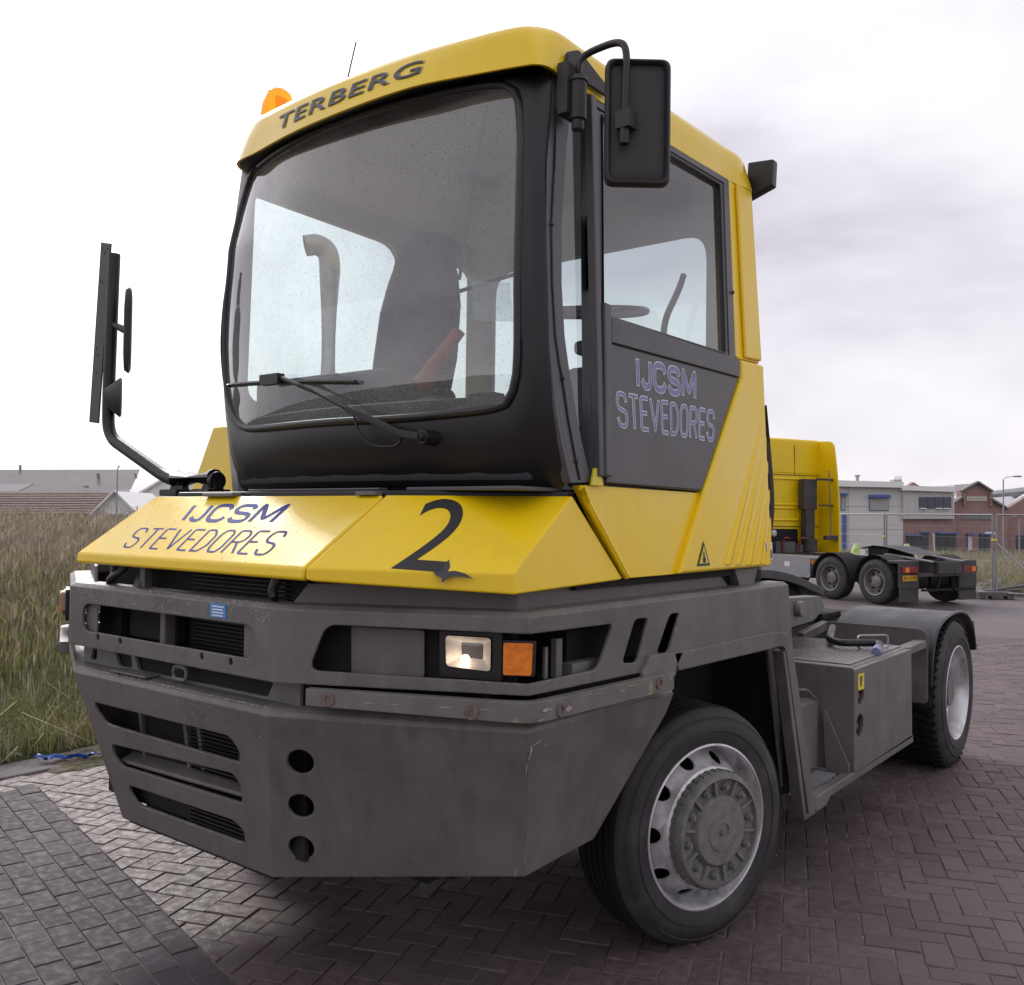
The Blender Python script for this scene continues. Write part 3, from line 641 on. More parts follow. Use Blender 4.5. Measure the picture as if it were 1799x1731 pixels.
for i in range(-210, 210):
    for j in range(-210, 210):
        k = (i-j) % 4
        if k == 0: c2 = (i+1.0, j+.5); a = TH
        elif k == 3: c2 = (i+.5, j+1.0); a = TH+math.pi/2
        else: continue
        c = EA*(c2[0]*.1) + EB*(c2[1]*.1) + Vector((.4, 1.2))
        if c.x < -2.98 or (c-Vector(CAM_POS[:2])).length > 14.5 or not seen(c, 520): continue
        d = (c-LINE_P).dot(LINE_N)
        west = c.x < -2.72
        if d < -.12 and not west: continue
        poly = None
        if abs(d) <= .12 and not west:
            ca, sa = math.cos(a), math.sin(a)
            pl = [Vector((c.x+x*ca-y*sa, c.y+x*sa+y*ca)) for x, y in ((-.1+G, -.05+G), (.1-G, -.05+G), (.1-G, .05-G), (-.1+G, .05-G))]
            cut = clip(pl, LINE_P+LINE_N*G, LINE_N)
            if len(cut) < 3 or abs(sum(cut[q].x*cut[(q+1) % len(cut)].y-cut[(q+1) % len(cut)].x*cut[q].y for q in range(len(cut))))/2 < 8e-4: continue
            if len(cut) != 4 or (cut[0]-pl[0]).length > 1e-6: poly = cut; c = sum(cut, Vector((0, 0)))/len(cut)
        red.append((c, a, poly))
red_paving = sheet('joint_bed', [tuple(p) for p in [Vector((-3.0, -3.4)), Vector((4.5, -3.4)), Vector((10.5, 4)), Vector((8, 12.6)), Vector((-3.0, 12.6))]], -.0052, 'sand'); tag(red_paving, 'sand joints of the near paving')
lay(red, paver_mesh('brick', 'brick'), 'brick', pav, 'brick')
GA = RAD(-12.5); GX = Vector((math.cos(GA), math.sin(GA))); GY = Vector((-math.sin(GA), math.cos(GA)))
grey = []
for r in range(0, 34):
    for q in range(-20, 30):
        c = LINE_P - GY*(.05+r*.1) + GX*(q*.2 + (.1 if r % 2 else 0) + .06)
        if c.x < -2.76 or not seen(c, 420): continue
        grey.append((c, GA, None))
gp = sheet('grey_paving', [tuple(LINE_P + GX*a - GY*b_) for a, b_ in ((-2.2, 0), (5, 0), (5, 3.6), (-2.2, 3.6))], -.0046, 'sand'); tag(gp, 'grey concrete pavers laid in stretcher bond')
lay(grey, paver_mesh('brick', 'gbrick'), 'gbrick', gp, 'brick')
# kerb stones along the verge
kb = empty('kerb', (-3.16, 3.0, 0)); tag(kb, 'flush grey concrete kerb stones along the grass verge', kind='structure')
km = None
for k in range(18):
    if km is None:
        o = B().box((0, 0, -.05), (.30, .985, .13)).done('kerb_stone', 'kerb', kb, bevel=.012); km = o.data
    else:
        o = bpy.data.objects.new('kerb_stone', km); COL.objects.link(o); o.parent = kb
    o.location = (random.uniform(-.004, .004), -6.0+k*1.0, random.uniform(-.004, .004))
# verge terrain
def xb(y): return -3.34 - np.maximum(0, y-9)*2.42
def bank(x, y):
    d = max(0., xb(y)-x); return .02 + .62*(1-math.exp(-(d/5.5)**1.5)) + .05*math.sin(x*.9+1)*math.sin(y*.7)*min(1, d/3)
xs = [-3.32, -3.5, -3.8, -4.3, -5, -6, -7.5, -9.5, -12, -15, -19, -24, -30, -38, -48]; ys = list(np.linspace(-14, 16, 41))
vs = [(x+xb(y)+3.34, y, (bank(x+xb(y)+3.34, y) if i_ else -.03) if -13 < y < 15.5 else -.06) for i_, x in enumerate(xs) for y in ys]; ny = len(ys)
fs = [(i*ny+j, i*ny+j+1, (i+1)*ny+j+1, (i+1)*ny+j) for i in range(len(xs)-1) for j in range(ny-1)]
bk = B().raw(vs, fs).done('verge_bank', 'soil', smooth=60); tag(bk, 'low earth bank under the roadside weeds', kind='structure')
# dirt washed over the kerb
vs = []; fs = []; nx = 26
for i in range(nx):
    for j in range(nx):
        u, v = i/(nx-1)*2-1, j/(nx-1)*2-1; r = math.hypot(u, v); hgt = max(0, 1-r*r)*.035*(.6+.8*random.random()) - (.012 if r > .92 else 0)
        vs.append((-3.06+u*.30+.05*math.sin(v*5), 1.62+v*.62, -.006+hgt+.018*max(0, 1-r)))
for i in range(nx-1):
    for j in range(nx-1): fs.append((i*nx+j, (i+1)*nx+j, (i+1)*nx+j+1, i*nx+j+1))
dd = B().raw(vs, fs).done('dirt_patch', 'dirt', smooth=0); tag(dd, 'crumbly brown dirt heaped over the kerb', kind='stuff')
# crumpled blue plastic
vs = []; fs = []; n1, n2 = 22, 9
for i in range(n1):
    for j in range(n2):
        u, v = i/(n1-1), j/(n2-1)
        w_ = (.5+.5*math.sin(u*3.1+.3))*(.11 if u < .85 else .05)
        vs.append((-3.13+.10*u - .10*math.sin(u*6)*.3 + (v-.5)*w_*1.2 + random.uniform(-.006, .006), 1.10+u*.26 + (v-.5)*.09, .03+.022*abs(math.sin(u*9+v*4))*(1-.4*u)+.012*math.sin(v*11+u*5)+random.uniform(0, .008)))
for i in range(n1-1):
    for j in range(n2-1): fs.append((i*n2+j, (i+1)*n2+j, (i+1)*n2+j+1, i*n2+j+1))
bs_ = B().raw(vs, fs).done('plastic_sheet', 'blue_sheet', smooth=25); tag(bs_, 'crumpled blue plastic scrap lying on the kerb by the grass', 'litter')
# white crumbs on the paving
V_, F_ = [], []
for k in range(170):
    dpt = random.uniform(2.3, 9); px = random.uniform(0, 1799); p = gpt(dpt, (px-PPX)/FPX*dpt)
    if p.x < -2.9 or under(p): continue
    s_ = random.choice((.002, .002, .003, .0045)); b0 = len(V_); a0 = random.uniform(0, 6)
    V_ += [(p.x+math.cos(a0+q*1.57)*s_*random.uniform(.6, 1.6), p.y+math.sin(a0+q*1.57)*s_, .0005) for q in range(4)] + [(p.x, p.y, s_*.9)]
    F_ += [(b0+q, b0+(q+1) % 4, b0+4) for q in range(4)]
cr_ = B().raw(V_, F_).done('litter_crumbs', 'crumb', smooth=0); tag(cr_, 'tiny white crumbs scattered over the paving', kind='stuff')

# ---- grass and weeds
def blades(name, P, H, Wd, colr, lean, m='grass', heads=None):
    """P (n,3) roots; H heights; Wd widths; colr (n,3)"""
    n = len(P); ang = rng.uniform(0, 2*np.pi, n); la = rng.uniform(0, 2*np.pi, n); ln = np.abs(rng.normal(0, lean, n))*H
    dx, dy = np.cos(ang)*Wd/2, np.sin(ang)*Wd/2; lx, ly = np.cos(la)*ln, np.sin(la)*ln
    vs = np.zeros((n, 5, 3))
    vs[:, 0] = P + np.stack([-dx, -dy, np.zeros(n)], 1); vs[:, 1] = P + np.stack([dx, dy, np.zeros(n)], 1)
    mid = P + np.stack([lx*.35, ly*.35, H*.55], 1)
    vs[:, 2] = mid + np.stack([dx*.8, dy*.8, np.zeros(n)], 1); vs[:, 3] = mid + np.stack([-dx*.8, -dy*.8, np.zeros(n)], 1)
    vs[:, 4] = P + np.stack([lx, ly, H*(1-.25*(ln/H)**2)], 1)
    base = np.arange(n)[:, None]*5
    quads = (base + np.array([[0, 1, 2, 3]])); tris = (base + np.array([[3, 2, 4]]))
    allv = vs.reshape(-1, 3); col = np.repeat(colr, 5, 0)
    loops = [quads, tris]
    if heads is not None:
        hi = np.where(heads > 0)[0]; k = len(hi); tip = vs[hi, 4]; hl = heads[hi]; ha = rng.uniform(0, 2*np.pi, k); hw = hl*rng.uniform(.03, .085, k)
        hv = np.zeros((k, 4, 3)); d_ = np.stack([np.cos(ha)*hw, np.sin(ha)*hw, np.zeros(k)], 1); drp = np.stack([lx[hi]*.3, ly[hi]*.3, np.zeros(k)], 1)
        hv[:, 0] = tip - np.array([0, 0, 1])*hl[:, None]*.5; hv[:, 1] = tip + d_; hv[:, 2] = tip + np.array([0, 0, 1])*hl[:, None]*.5 + drp; hv[:, 3] = tip - d_
        b2 = len(allv) + np.arange(k)[:, None]*4; loops.append(b2 + np.array([[0, 1, 2, 3]]))
        hc = colr[hi]*np.array([1.06, 1.0, .96]); allv = np.concatenate([allv, hv.reshape(-1, 3)]); col = np.concatenate([col, np.repeat(hc, 4, 0)])
    me = bpy.data.meshes.new(name); me.vertices.add(len(allv)); me.vertices.foreach_set('co', allv.astype(np.float32).ravel())
    sizes = np.concatenate([np.full(len(l), l.shape[1]) for l in loops]); idx = np.concatenate([l.ravel() for l in loops])
    me.loops.add(len(idx)); me.loops.foreach_set('vertex_index', idx.astype(np.int32)); me.polygons.add(len(sizes))
    st = np.concatenate([[0], np.cumsum(sizes)[:-1]]); me.polygons.foreach_set('loop_start', st.astype(np.int32)); me.polygons.foreach_set('loop_total', sizes.astype(np.int32))
    at = me.color_attributes.new('Col', 'FLOAT_COLOR', 'POINT'); at.data.foreach_set('color', np.concatenate([col, np.ones((len(col), 1))], 1).astype(np.float32).ravel())
    me.update(); me.validate(); me.materials.append(MT[m])
    o = bpy.data.objects.new(name, me); COL.objects.link(o); return o
def scatter(n, d0, d1, px0, px1, ok):
    out = []
    while len(out) < n:
        k = 20000; u = rng.uniform(0, 1, k); d = 1/(1/d0 + (1/d1-1/d0)*u) if d1/d0 > 3 else rng.uniform(d0, d1, k)
        px = rng.uniform(px0, px1, k); s = (px-PPX)/FPX*d
        X = CAM_POS.x + FLAT_F.x*d + FLAT_R.x*s; Y = CAM_POS.y + FLAT_F.y*d + FLAT_R.y*s
        q = np.stack([X, Y], 1)[ok(X, Y)]; out.extend(q.tolist())
        if len(q) == 0: break
    return np.array(out[:n])
bankv = np.vectorize(bank)
def pal(n, cols, jit=.18):
    c = np.array(cols)[rng.integers(0, len(cols), n)]; return np.clip(c*(1+rng.normal(0, jit, (n, 1)))*(1+rng.normal(0, .06, (n, 3))), .005, 1)
green = [(.25, .285, .10), (.28, .30, .12), (.20, .24, .08), (.33, .33, .16)]; dry = [(.37, .32, .215), (.32, .275, .19), (.42, .37, .26)]; brown = [(.38, .33, .28), (.41, .36, .30), (.34, .30, .275), (.45, .40, .31)]
# lush low grass next to the kerb
q = scatter(42000, 5.0, 10.5, -320, 520, lambda X, Y: (X < xb(Y)-.02+.05*np.sin(Y*9)) & (X > -7.2) & (Y > -5)); dd_ = xb(q[:, 1])-q[:, 0]
P_ = np.column_stack([q, bankv(q[:, 0], q[:, 1])]); H = rng.uniform(.10, .34, len(q))*(.5+np.clip(dd_, 0, 1.6)*.65)*(1+.25*np.sin(q[:, 0]*3.1)*np.sin(q[:, 1]*2.3)); mixc = np.where(rng.uniform(0, 1, (len(q), 1)) < np.clip((dd_[:, None]-.6)/3.5, .14, .7), pal(len(q), dry), pal(len(q), green))
o = blades('verge_grass', P_, H, rng.uniform(.003, .007, len(q)), mixc, .55); tag(o, 'lush green grass along the kerb on the left', 'grass', kind='stuff')
# taller tufts, some leaning over the kerb
cq = scatter(300, 5.0, 12, -320, 520, lambda X, Y: (X < xb(Y)+.03) & (X > -8.5) & (Y > -5)); q = np.repeat(cq, 46, 0) + rng.normal(0, .055, (len(cq)*46, 2)); q[:, 0] = np.minimum(q[:, 0], xb(q[:, 1])+.06)
hh = np.repeat(rng.uniform(.22, .62, len(cq)), 46)*rng.uniform(.5, 1.1, len(q)); hh = np.where(xb(q[:, 1])-q[:, 0] < .25, hh*.55, hh); tc_ = np.repeat(pal(len(cq), green+dry[:2]), 46, 0)*(1+rng.normal(0, .12, (len(q), 1)))
o = blades('grass_tufts', np.column_stack([q, bankv(q[:, 0], q[:, 1])]), hh, rng.uniform(.003, .008, len(q)), np.clip(tc_, .01, 1), .75); tag(o, 'long bent grass tufts at the edge of the verge', 'grass', kind='stuff')
# tall brown weeds with feathery heads
q = scatter(120000, 6.0, 34, -420, 560, lambda X, Y: (X < xb(Y)-1.15) & (X > -34) & (Y < 15)); dist = np.hypot(q[:, 0]-CAM_POS.x, q[:, 1]-CAM_POS.y); dd_ = xb(q[:, 1])-q[:, 0]
P_ = np.column_stack([q, bankv(q[:, 0], q[:, 1])]); H = rng.uniform(.35, .92, len(q))*np.clip(dd_/3.4, .42, 1.03)*(1+.16*np.sin(q[:, 0]*1.3+q[:, 1]*.9)*np.sin(q[:, 1]*.5)); gmix = np.clip(1.2-dd_/4.2, .13, .9)[:, None]
patchy = (np.sin(q[:, 0]*1.9+.5)*np.sin(q[:, 1]*1.4)+rng.normal(0, .5, len(q)) > .35)[:, None]
mixc = np.where(rng.uniform(0, 1, (len(q), 1)) < gmix, pal(len(q), green+dry[:1]), np.where(patchy, pal(len(q), dry+brown[-1:]), pal(len(q), brown)))
o = blades('tall_weeds', P_, H, .0022+dist*.00022, mixc, .30, heads=np.where(rng.uniform(0, 1, len(q)) < .6, rng.uniform(.06, .17, len(q)), 0)); tag(o, 'tall brown weeds with feathery seed heads covering the bank on the left', 'weeds', kind='stuff')
# pale stalks of last year's growth standing among the weeds
q = scatter(3200, 6.0, 26, -420, 520, lambda X, Y: (X < xb(Y)-.5) & (X > -26) & (Y < 15)); dd_ = xb(q[:, 1])-q[:, 0]; dist = np.hypot(q[:, 0]-CAM_POS.x, q[:, 1]-CAM_POS.y)
P_ = np.column_stack([q, bankv(q[:, 0], q[:, 1])]); H = rng.uniform(.5, 1.02, len(q))*np.clip(dd_/2.6, .4, 1.0)
o = blades('dry_stalks', P_, H, .003+dist*.00016, pal(len(q), [(.42, .39, .31), (.38, .355, .30), (.46, .42, .32), (.34, .32, .30)]), .16, heads=np.where(rng.uniform(0, 1, len(q)) < .7, rng.uniform(.05, .13, len(q)), 0)); tag(o, 'pale dry stalks standing among the weeds on the left bank', 'stalks', kind='stuff')
# rough grass behind the fence on the right
def fz(dp): return np.interp(dp, [0, 22, 31, 45, 98], [0, 0, -.3, -.9, -1.5]) - .02
fd = [19.85, 22, 25, 28, 31, 36, 42, 50, 60, 75, 98]; fs_ = [10.15, 14, 20, 30, 50, 100]
vs = [(*gpt(d, s_)[:2], float(fz(d))+.006) for d in fd for s_ in fs_]; k6 = len(fs_); fs = [(i*k6+j, i*k6+j+1, (i+1)*k6+j+1, (i+1)*k6+j) for i in range(len(fd)-1) for j in range(k6-1)]
fd2 = [30.9, 36, 42, 50, 60, 75, 98]; fs2 = [-70, -30, -8, 2, 10.15]; b0 = len(vs)
vs += [(*gpt(d, s_)[:2], float(fz(d))+.006) for d in fd2 for s_ in fs2]; k7 = len(fs2); fs += [(b0+i*k7+j, b0+i*k7+j+1, b0+(i+1)*k7+j+1, b0+(i+1)*k7+j) for i in range(len(fd2)-1) for j in range(k7-1)]
fld = B().raw(vs, fs).done('field', 'soil', smooth=0); tag(fld, 'rough field behind the fence', kind='structure')
q = scatter(60000, 20.1, 92, 1330, 2150, lambda X, Y: (((X-CAM_POS.x)*FLAT_F.x+(Y-CAM_POS.y)*FLAT_F.y) > 31.2) | ((((X-CAM_POS.x)*FLAT_R.x+(Y-CAM_POS.y)*FLAT_R.y) > 10.25)))
dp_ = (q[:, 0]-CAM_POS.x)*FLAT_F.x+(q[:, 1]-CAM_POS.y)*FLAT_F.y
dist = np.hypot(q[:, 0]-CAM_POS.x, q[:, 1]-CAM_POS.y); P_ = np.column_stack([q, fz(dp_)]); near = np.clip((dist-21)/6, 0, 1)
H = rng.uniform(.06, .30, len(q))*(1-near) + rng.uniform(.25, .70, len(q))*near
mixc = np.where(rng.uniform(0, 1, (len(q), 1)) < .25+.5*(1-near[:, None]), pal(len(q), green), pal(len(q), brown+dry))
o = blades('field_grass', P_, H, .004+dist*.00028, mixc, .35, heads=np.where(rng.uniform(0, 1, len(q)) < .5, rng.uniform(.06, .14, len(q)), 0)); tag(o, 'dry wild grass on the field behind the fence', 'grass', kind='stuff')
# ------------------------------------------------------------------ the terminal tractor (front faces -Y, its left side is +X)
T = empty('terminal_tractor')
tag(T, 'yellow and grey terminal tractor with number 2 on its bonnet, parked in the foreground', 'truck')
FOLD0, FOLD1 = V3((.59, 0, 0)), V3((1.25, .3207, 0))
WIN = V3((-.437, .8994, 0)); WOUT = -WIN; WDIR = V3((.8994, .437, 0))
def ring_pts(t, z, rear=2.087, top=True):
    """plan outline of the front body, moved t metres inwards, from the right-hand side round the nose to the left-hand side"""
    a = FOLD0 + V3((-.230, 1, 0))*t; b = FOLD1 + V3((-1, .626, 0))*t; c = V3((1.25-t, rear, 0))
    R = [V3((p.x, p.y, z)) for p in (c, b, a)]
    return [V3((-p.x, p.y, p.z)) for p in R] + R[::-1]
def mir(pts, s): return [V3((p[0]*s, p[1], p[2])) for p in pts]
def folded(name, plates, strips, th, m, parent, bevel=.004, seg=2, ang=.22):
    """one sheet of folded metal: flat plates with openings plus strips of quads, welded at the folds"""
    bm = bmesh.new()
    for outer, holes, nrm in plates:
        outer = [V3(p) for p in outer]; o = outer[0]; n = V3((0, 0, 0))
        for i in range(len(outer)): n += (outer[i]-o).cross(outer[(i+1) % len(outer)]-o)
        n.normalize()
        if n.dot(V3(nrm)) < 0: n = -n
        u, v, _ = basis(n); v = n.cross(u)
        f2 = lambda lp: [((V3(p)-o).dot(u), (V3(p)-o).dot(v)) for p in lp]
        vs, fs = filled([f2(outer)] + [f2(h) for h in holes])
        vv = [bm.verts.new(o + u*a + v*b) for a, b in vs]
        for f in fs:
            q = bm.faces.new([vv[i] for i in f]); q.normal_update()
            if q.normal.dot(n) < 0: q.normal_flip()
    for r0, r1 in strips:
        a = [bm.verts.new(p) for p in r0]; b = [bm.verts.new(p) for p in r1]
        for i in range(len(r0)-1):
            q = bm.faces.new([a[i], a[i+1], b[i+1], b[i]]); q.normal_update()
            if q.normal.z < 0: q.normal_flip()
    bmesh.ops.remove_doubles(bm, verts=bm.verts, dist=1.6e-3)
    bm.normal_update()
    isf = lambda e_: len(e_.link_faces) == 2 and e_.calc_face_angle(0) > ang
    cuts = {}
    for e_ in bm.edges:
        if isf(e_) and e_.calc_length() > .1:
            for f in e_.link_faces:
                if f.calc_area() < .002: continue
                dr = (e_.verts[1].co-e_.verts[0].co).normalized(); d_ = f.normal.cross(dr).normalized(); mid_ = (e_.verts[0].co+e_.verts[1].co)/2
                if d_.dot(f.calc_center_median()-mid_) < 0: d_ = -d_
                pc = mid_ + d_*.02; cuts[tuple(round(x, 2) for x in (*d_, d_.dot(pc)))] = (pc, d_)
    for pc, d_ in (cuts.values() if bevel else ()): bmesh.ops.bisect_plane(bm, geom=bm.verts[:]+bm.edges[:]+bm.faces[:], dist=1e-5, plane_co=pc, plane_no=d_)
    bmesh.ops.remove_doubles(bm, verts=bm.verts, dist=2e-4); bm.normal_update()
    fold = [e_ for e_ in bm.edges if isf(e_)]
    if bevel: bmesh.ops.bevel(bm, geom=fold, offset=bevel*2.2, segments=3, profile=.5, affect='EDGES', clamp_overlap=True)
    bm.normal_update(); fl_ = list(bm.faces); bd = [(e_.verts[0], e_.verts[1], e_.link_faces[0]) for e_ in bm.edges if len(e_.link_faces) == 1]
    inner = {v: bm.verts.new(v.co - v.normal*th) for v in list(bm.verts)}
    for f in fl_: bm.faces.new([inner[v] for v in f.verts][::-1])
    for a, b_, f in bd:
        lp = list(f.verts); i = lp.index(a)
        if lp[(i+1) % len(lp)] is not b_: a, b_ = b_, a
        bm.faces.new([b_, a, inner[a], inner[b_]])
    return finish(bm, name, m, parent, smooth=14, wn=True)

# ---- upper front body
slot = rnd([(-.50, 0, 1.155), (.50, 0, 1.155), (.50, 0, 1.252), (-.50, 0, 1.252)], .05, 6)
dots = [ellipse(p, (.011, 0, 0), (0, 0, .012), 12) for p in V['c_dots']]
plates = [([(-.59, 0, 1.10), (.59, 0, 1.10), (.59, 0, 1.307), (-.59, 0, 1.307)], [slot]+dots, (0, -1, 0))]
Z0, Z1 = 1.131, 1.264
for s in (1, -1):
    wing = [(.59, 0, 1.10), (1.25, .3207, 1.10), (1.25, .3207, Z0)]
    nt_ = rnd([(1.25, .3207, Z0), (.683, .0452, 1.139), (.728, .067, 1.269), (1.25, .3207, Z1)], [0, .035, .035, 0], 5)
    wing += nt_[1:-1] + [(1.25, .3207, Z1), (1.25, .3207, 1.307), (.59, 0, 1.307)]
    plates.append((mir(wing, s), [], (s*.44, -.9, 0)))
    side = [V3((1.25, .3207, 1.10)), V3((1.25, .911, 1.09)), V3((1.25, 1.126, 1.066))]
    side += rnd([(1.25, 1.126, 1.066), (1.25, 2.03, 1.062), (1.25, 2.27, .285)], [0, .05, 0], 5)[1:-1]
    side += rnd([(1.25, 2.27, .285), (1.25, 2.425, .285), (1.25, 2.15, .99), (1.25, 2.087, 1.307)], [.01, .02, .1, 0], 4)[:-1]
    side += [V3((1.25, 2.087, 1.307)), V3((1.25, .3207, 1.307)), V3((1.25, .3207, Z1))]
    side += rnd([(1.25, .3207, Z1), (1.25, .738, 1.258), (1.25, .655, 1.13), (1.25, .3207, Z0)], [0, .03, .03, 0], 5)[1:-1] + [V3((1.25, .3207, Z0))]
    sl = [rnd(V[k], .022, 5) for k in ('s_slot1', 's_slot2')]
    plates.append((mir(side, s), [mir(q, s) for q in sl], (s, 0, 0)))
r0, r1, r2 = ring_pts(0, 1.307), ring_pts(.018, 1.319, 2.083), ring_pts(.085, 1.321, 2.08)
body = folded('front_body', plates, [(r0, r1), (r1, r2)], .010, 'grey', T, bevel=0)
# riser plate behind the shelf, under the bonnet
for s in (1, -1):
    a = FOLD0 + V3((-.230, 1, 0))*.078; b = FOLD1 + V3((-1, .626, 0))*.078
    lo = [V3((a.x, a.y, 1.319)), V3((b.x, b.y, 1.319)), V3((1.172, 1.68, 1.319))]
    hi = [V3((a.x+.04, a.y+.02, 1.375)), V3((b.x, b.y, 1.40)), V3((1.172, 1.60, 1.372))]
    bm = B().raw(mir(lo, s)+mir(hi, s)+[p+V3((-s*.01, .008, 0)) for p in mir(lo, s)+mir(hi, s)], [(0, 1, 4, 3), (1, 2, 5, 4), (6, 9, 10, 7), (7, 10, 11, 8), (2, 8, 11, 5), (0, 3, 9, 6), (3, 4, 10, 9), (4, 5, 11, 10)])
    bm.done('shelf_riser', 'grey', T, bevel=.002)
# number-plate recess ends, sticker
for x0, x1 in ((-.505, -.425), (.425, .505)):
    panel('plate_bracket', [(x0, .016, 1.15), (x1, .016, 1.15), (x1, .016, 1.257), (x0, .016, 1.257)], [], (0, -1, 0), .004, 'grey', T, bevel=.001)
st = patch('sticker', [(.277, 0, 1.2615), (.359, 0, 1.2615), (.357, 0, 1.3035), (.276, 0, 1.3035)], 'stick_blue', body, (0, -1, 0))
for k in range(4):
    z = 1.295-.009*k; patch('sticker_print', [(.288, 0, z-.0022), (.348-.004*(k % 2), 0, z-.0022), (.348-.004*(k % 2), 0, z+.0022), (.288, 0, z+.0022)], 'white_ink', body, (0, -1, 0), .0025)
# radiator and dark light-blocking boxes behind the openings
rb = B()
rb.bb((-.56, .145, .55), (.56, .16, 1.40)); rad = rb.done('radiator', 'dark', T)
fb = B()
for z in np.arange(.56, 1.40, .013): fb.bb((-.02, .128, z), (.47, .144, z+.0035))
fb.done('radiator_fins', 'fins', T, smooth=0)
b = B(); b.bb((-.36, .10, 1.14), (-.06, .13, 1.28)); b.bb((-.55, .09, 1.03), (-.40, .12, 1.30)); b.done('oil_cooler', 'dark', T)
b = B(); b.bb((-.10, .06, 1.11), (-.07, .10, 1.31)); b.bb((-.25, .07, 1.31), (-.22, .10, 1.42)); b.bb((-.47, .08, 1.31), (-.45, .10, 1.41)); b.split('bay_bracket', 'grey', T, bevel=.002)
b = B(); b.tube(smooth_path([(-.44, .07, 1.30), (-.42, .05, 1.34), (-.36, .06, 1.36), (-.34, .09, 1.41)], .03), .012); b.tube(smooth_path([(.52, .06, 1.31), (.50, .05, 1.35), (.53, .07, 1.41)], .03), .014); b.tube([(-.26, .08, 1.31), (-.26, .08, 1.42)], .028, 12); b.split('hose', 'seal', T)
b = B()
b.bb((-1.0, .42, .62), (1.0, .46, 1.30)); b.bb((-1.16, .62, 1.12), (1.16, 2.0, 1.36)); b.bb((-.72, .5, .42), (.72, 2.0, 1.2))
b.bb((-.74, .5, .46), (.74, 2.3, .5)); b.bb((-1.0, .46, .52), (1.0, .95, .60)); b.done('engine_bay_blocker', 'dark', T)  # dark block and underbody plates added to keep light out
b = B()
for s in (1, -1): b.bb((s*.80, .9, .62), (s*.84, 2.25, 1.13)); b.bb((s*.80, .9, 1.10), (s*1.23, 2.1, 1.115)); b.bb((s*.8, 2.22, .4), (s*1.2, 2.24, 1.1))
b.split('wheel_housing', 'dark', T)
# recess between upper body and bumper
holes = [[(-.57, .07, 1.038), (-.555, .07, 1.083), (-.525, .07, 1.083), (-.525, .07, 1.04)], [(-.375, .07, 1.036), (-.404, .07, 1.084), (-.296, .07, 1.084), (-.284, .07, 1.036)],
         [(-.245, .07, 1.034), (-.272, .07, 1.084), (.50, .07, 1.084), (.47, .07, 1.034)]]
panel('recess_plate', [(-.62, .07, 1.02), (.62, .07, 1.02), (.62, .07, 1.11), (-.62, .07, 1.11)], [rnd(h, .012, 3) for h in holes], (0, -1, 0), .012, 'grey_lite', T, bevel=.002)
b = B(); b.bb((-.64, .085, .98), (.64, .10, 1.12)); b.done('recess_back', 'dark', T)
b = B(); b.tube(rnd([(.012, .045, 1.04), (.085, .045, 1.04), (.085, .045, 1.08), (.012, .045, 1.08)], .02, 4), .0065, 8, closed=True); b.done('tow_ring', 'grey_lite', T)
b = B(); b.bb((-.32, .01, 1.030), (-.10, .06, 1.036)); b.done('hinge_plate', 'grey_lite', T, bevel=.001)

# ---- lower bumper
P = V['bw_edge']; Q = V['bs']
A0, A1 = V3((.559, .004, 1.0)), V3((.431, .131, .479))
F_t, F_b = V3((1.25, .322, 1.0)), V3((1.158, .434, .569))
plates = [([(-.559, .004, 1.0), (.559, .004, 1.0), A1, (-.431, .131, .479)], [rnd(V[k], .02, 4) for k in ('b_slot1', 'b_slot2', 'b_slot3')], (0, -1, 0))]
up_w = (A0-A1).normalized()
for s in (1, -1):
    hs = [ellipse(p, WDIR*.042, V3((.2387, -.2369, .9716))*.040, 22) for p in V['bw_holes']]
    wing = [A0, F_t, F_b, A1]
    nn = (F_t-A0).cross(A1-A0).normalized()
    hs = [[q - nn*nn.dot(q-A0) for q in h] for h in hs]
    plates.append((mir(wing, s), [mir(h, s) for h in hs], (s*.44, -.9, 0)))
    sn = (V3(Q[1])-F_t).cross(F_b-F_t).normalized()
    pl = lambda p: V3(p) - sn*sn.dot(V3(p)-F_t)
    plates.append((mir([F_t, pl((1.25, 1.105, 1.0)), pl(Q[2]), pl(Q[3]), F_b], s), [], (s, 0, 0)))
def bring(t, z, r=1.105):
    a = A0 + V3((-.230, 1, 0))*t; b_ = F_t + V3((-1, .626, 0))*t
    R = [V3((1.25-t, r, z)), V3((b_.x, b_.y, z)), V3((a.x, a.y, z))]
    return [V3((-p.x, p.y, p.z)) for p in R] + R[::-1]
rr = [bring(0, 1.0), bring(.006, 1.013), bring(.018, 1.022), bring(.036, 1.027), bring(.12, 1.027)]
folded('front_bumper', plates, list(zip(rr[:-1], rr[1:])), .010, 'grey', T, bevel=0, ang=.3)
b = B()
for x in (-.30, -.02, .06): b.bar((x, .16, .62), (x-.04, .14, .92), .018, .03)
b.bar((.2, .16, .66), (.3, .12, .92), .015, .03); b.split('bumper_brace', 'grey_lite', T)
b = B()
b.prism([(-.40, .10, .70), (.36, .10, .715), (.36, .17, .745), (-.40, .17, .73)], (0, 0, -.012)); b.bb((-.45, .2, .60), (.45, .22, .80)); b.done('skid_plate', 'grey', T, bevel=.002)
b = B(); b.bb((-.5, .26, .46), (.5, .28, .98)); b.bb((-.9, .42, .5), (.9, .44, .98)); b.bb((-.42, .15, .462), (.42, .62, .474)); b.done('bumper_back', 'dark', T)  # dark backing, with a bottom pan added to keep ground light out of the slots

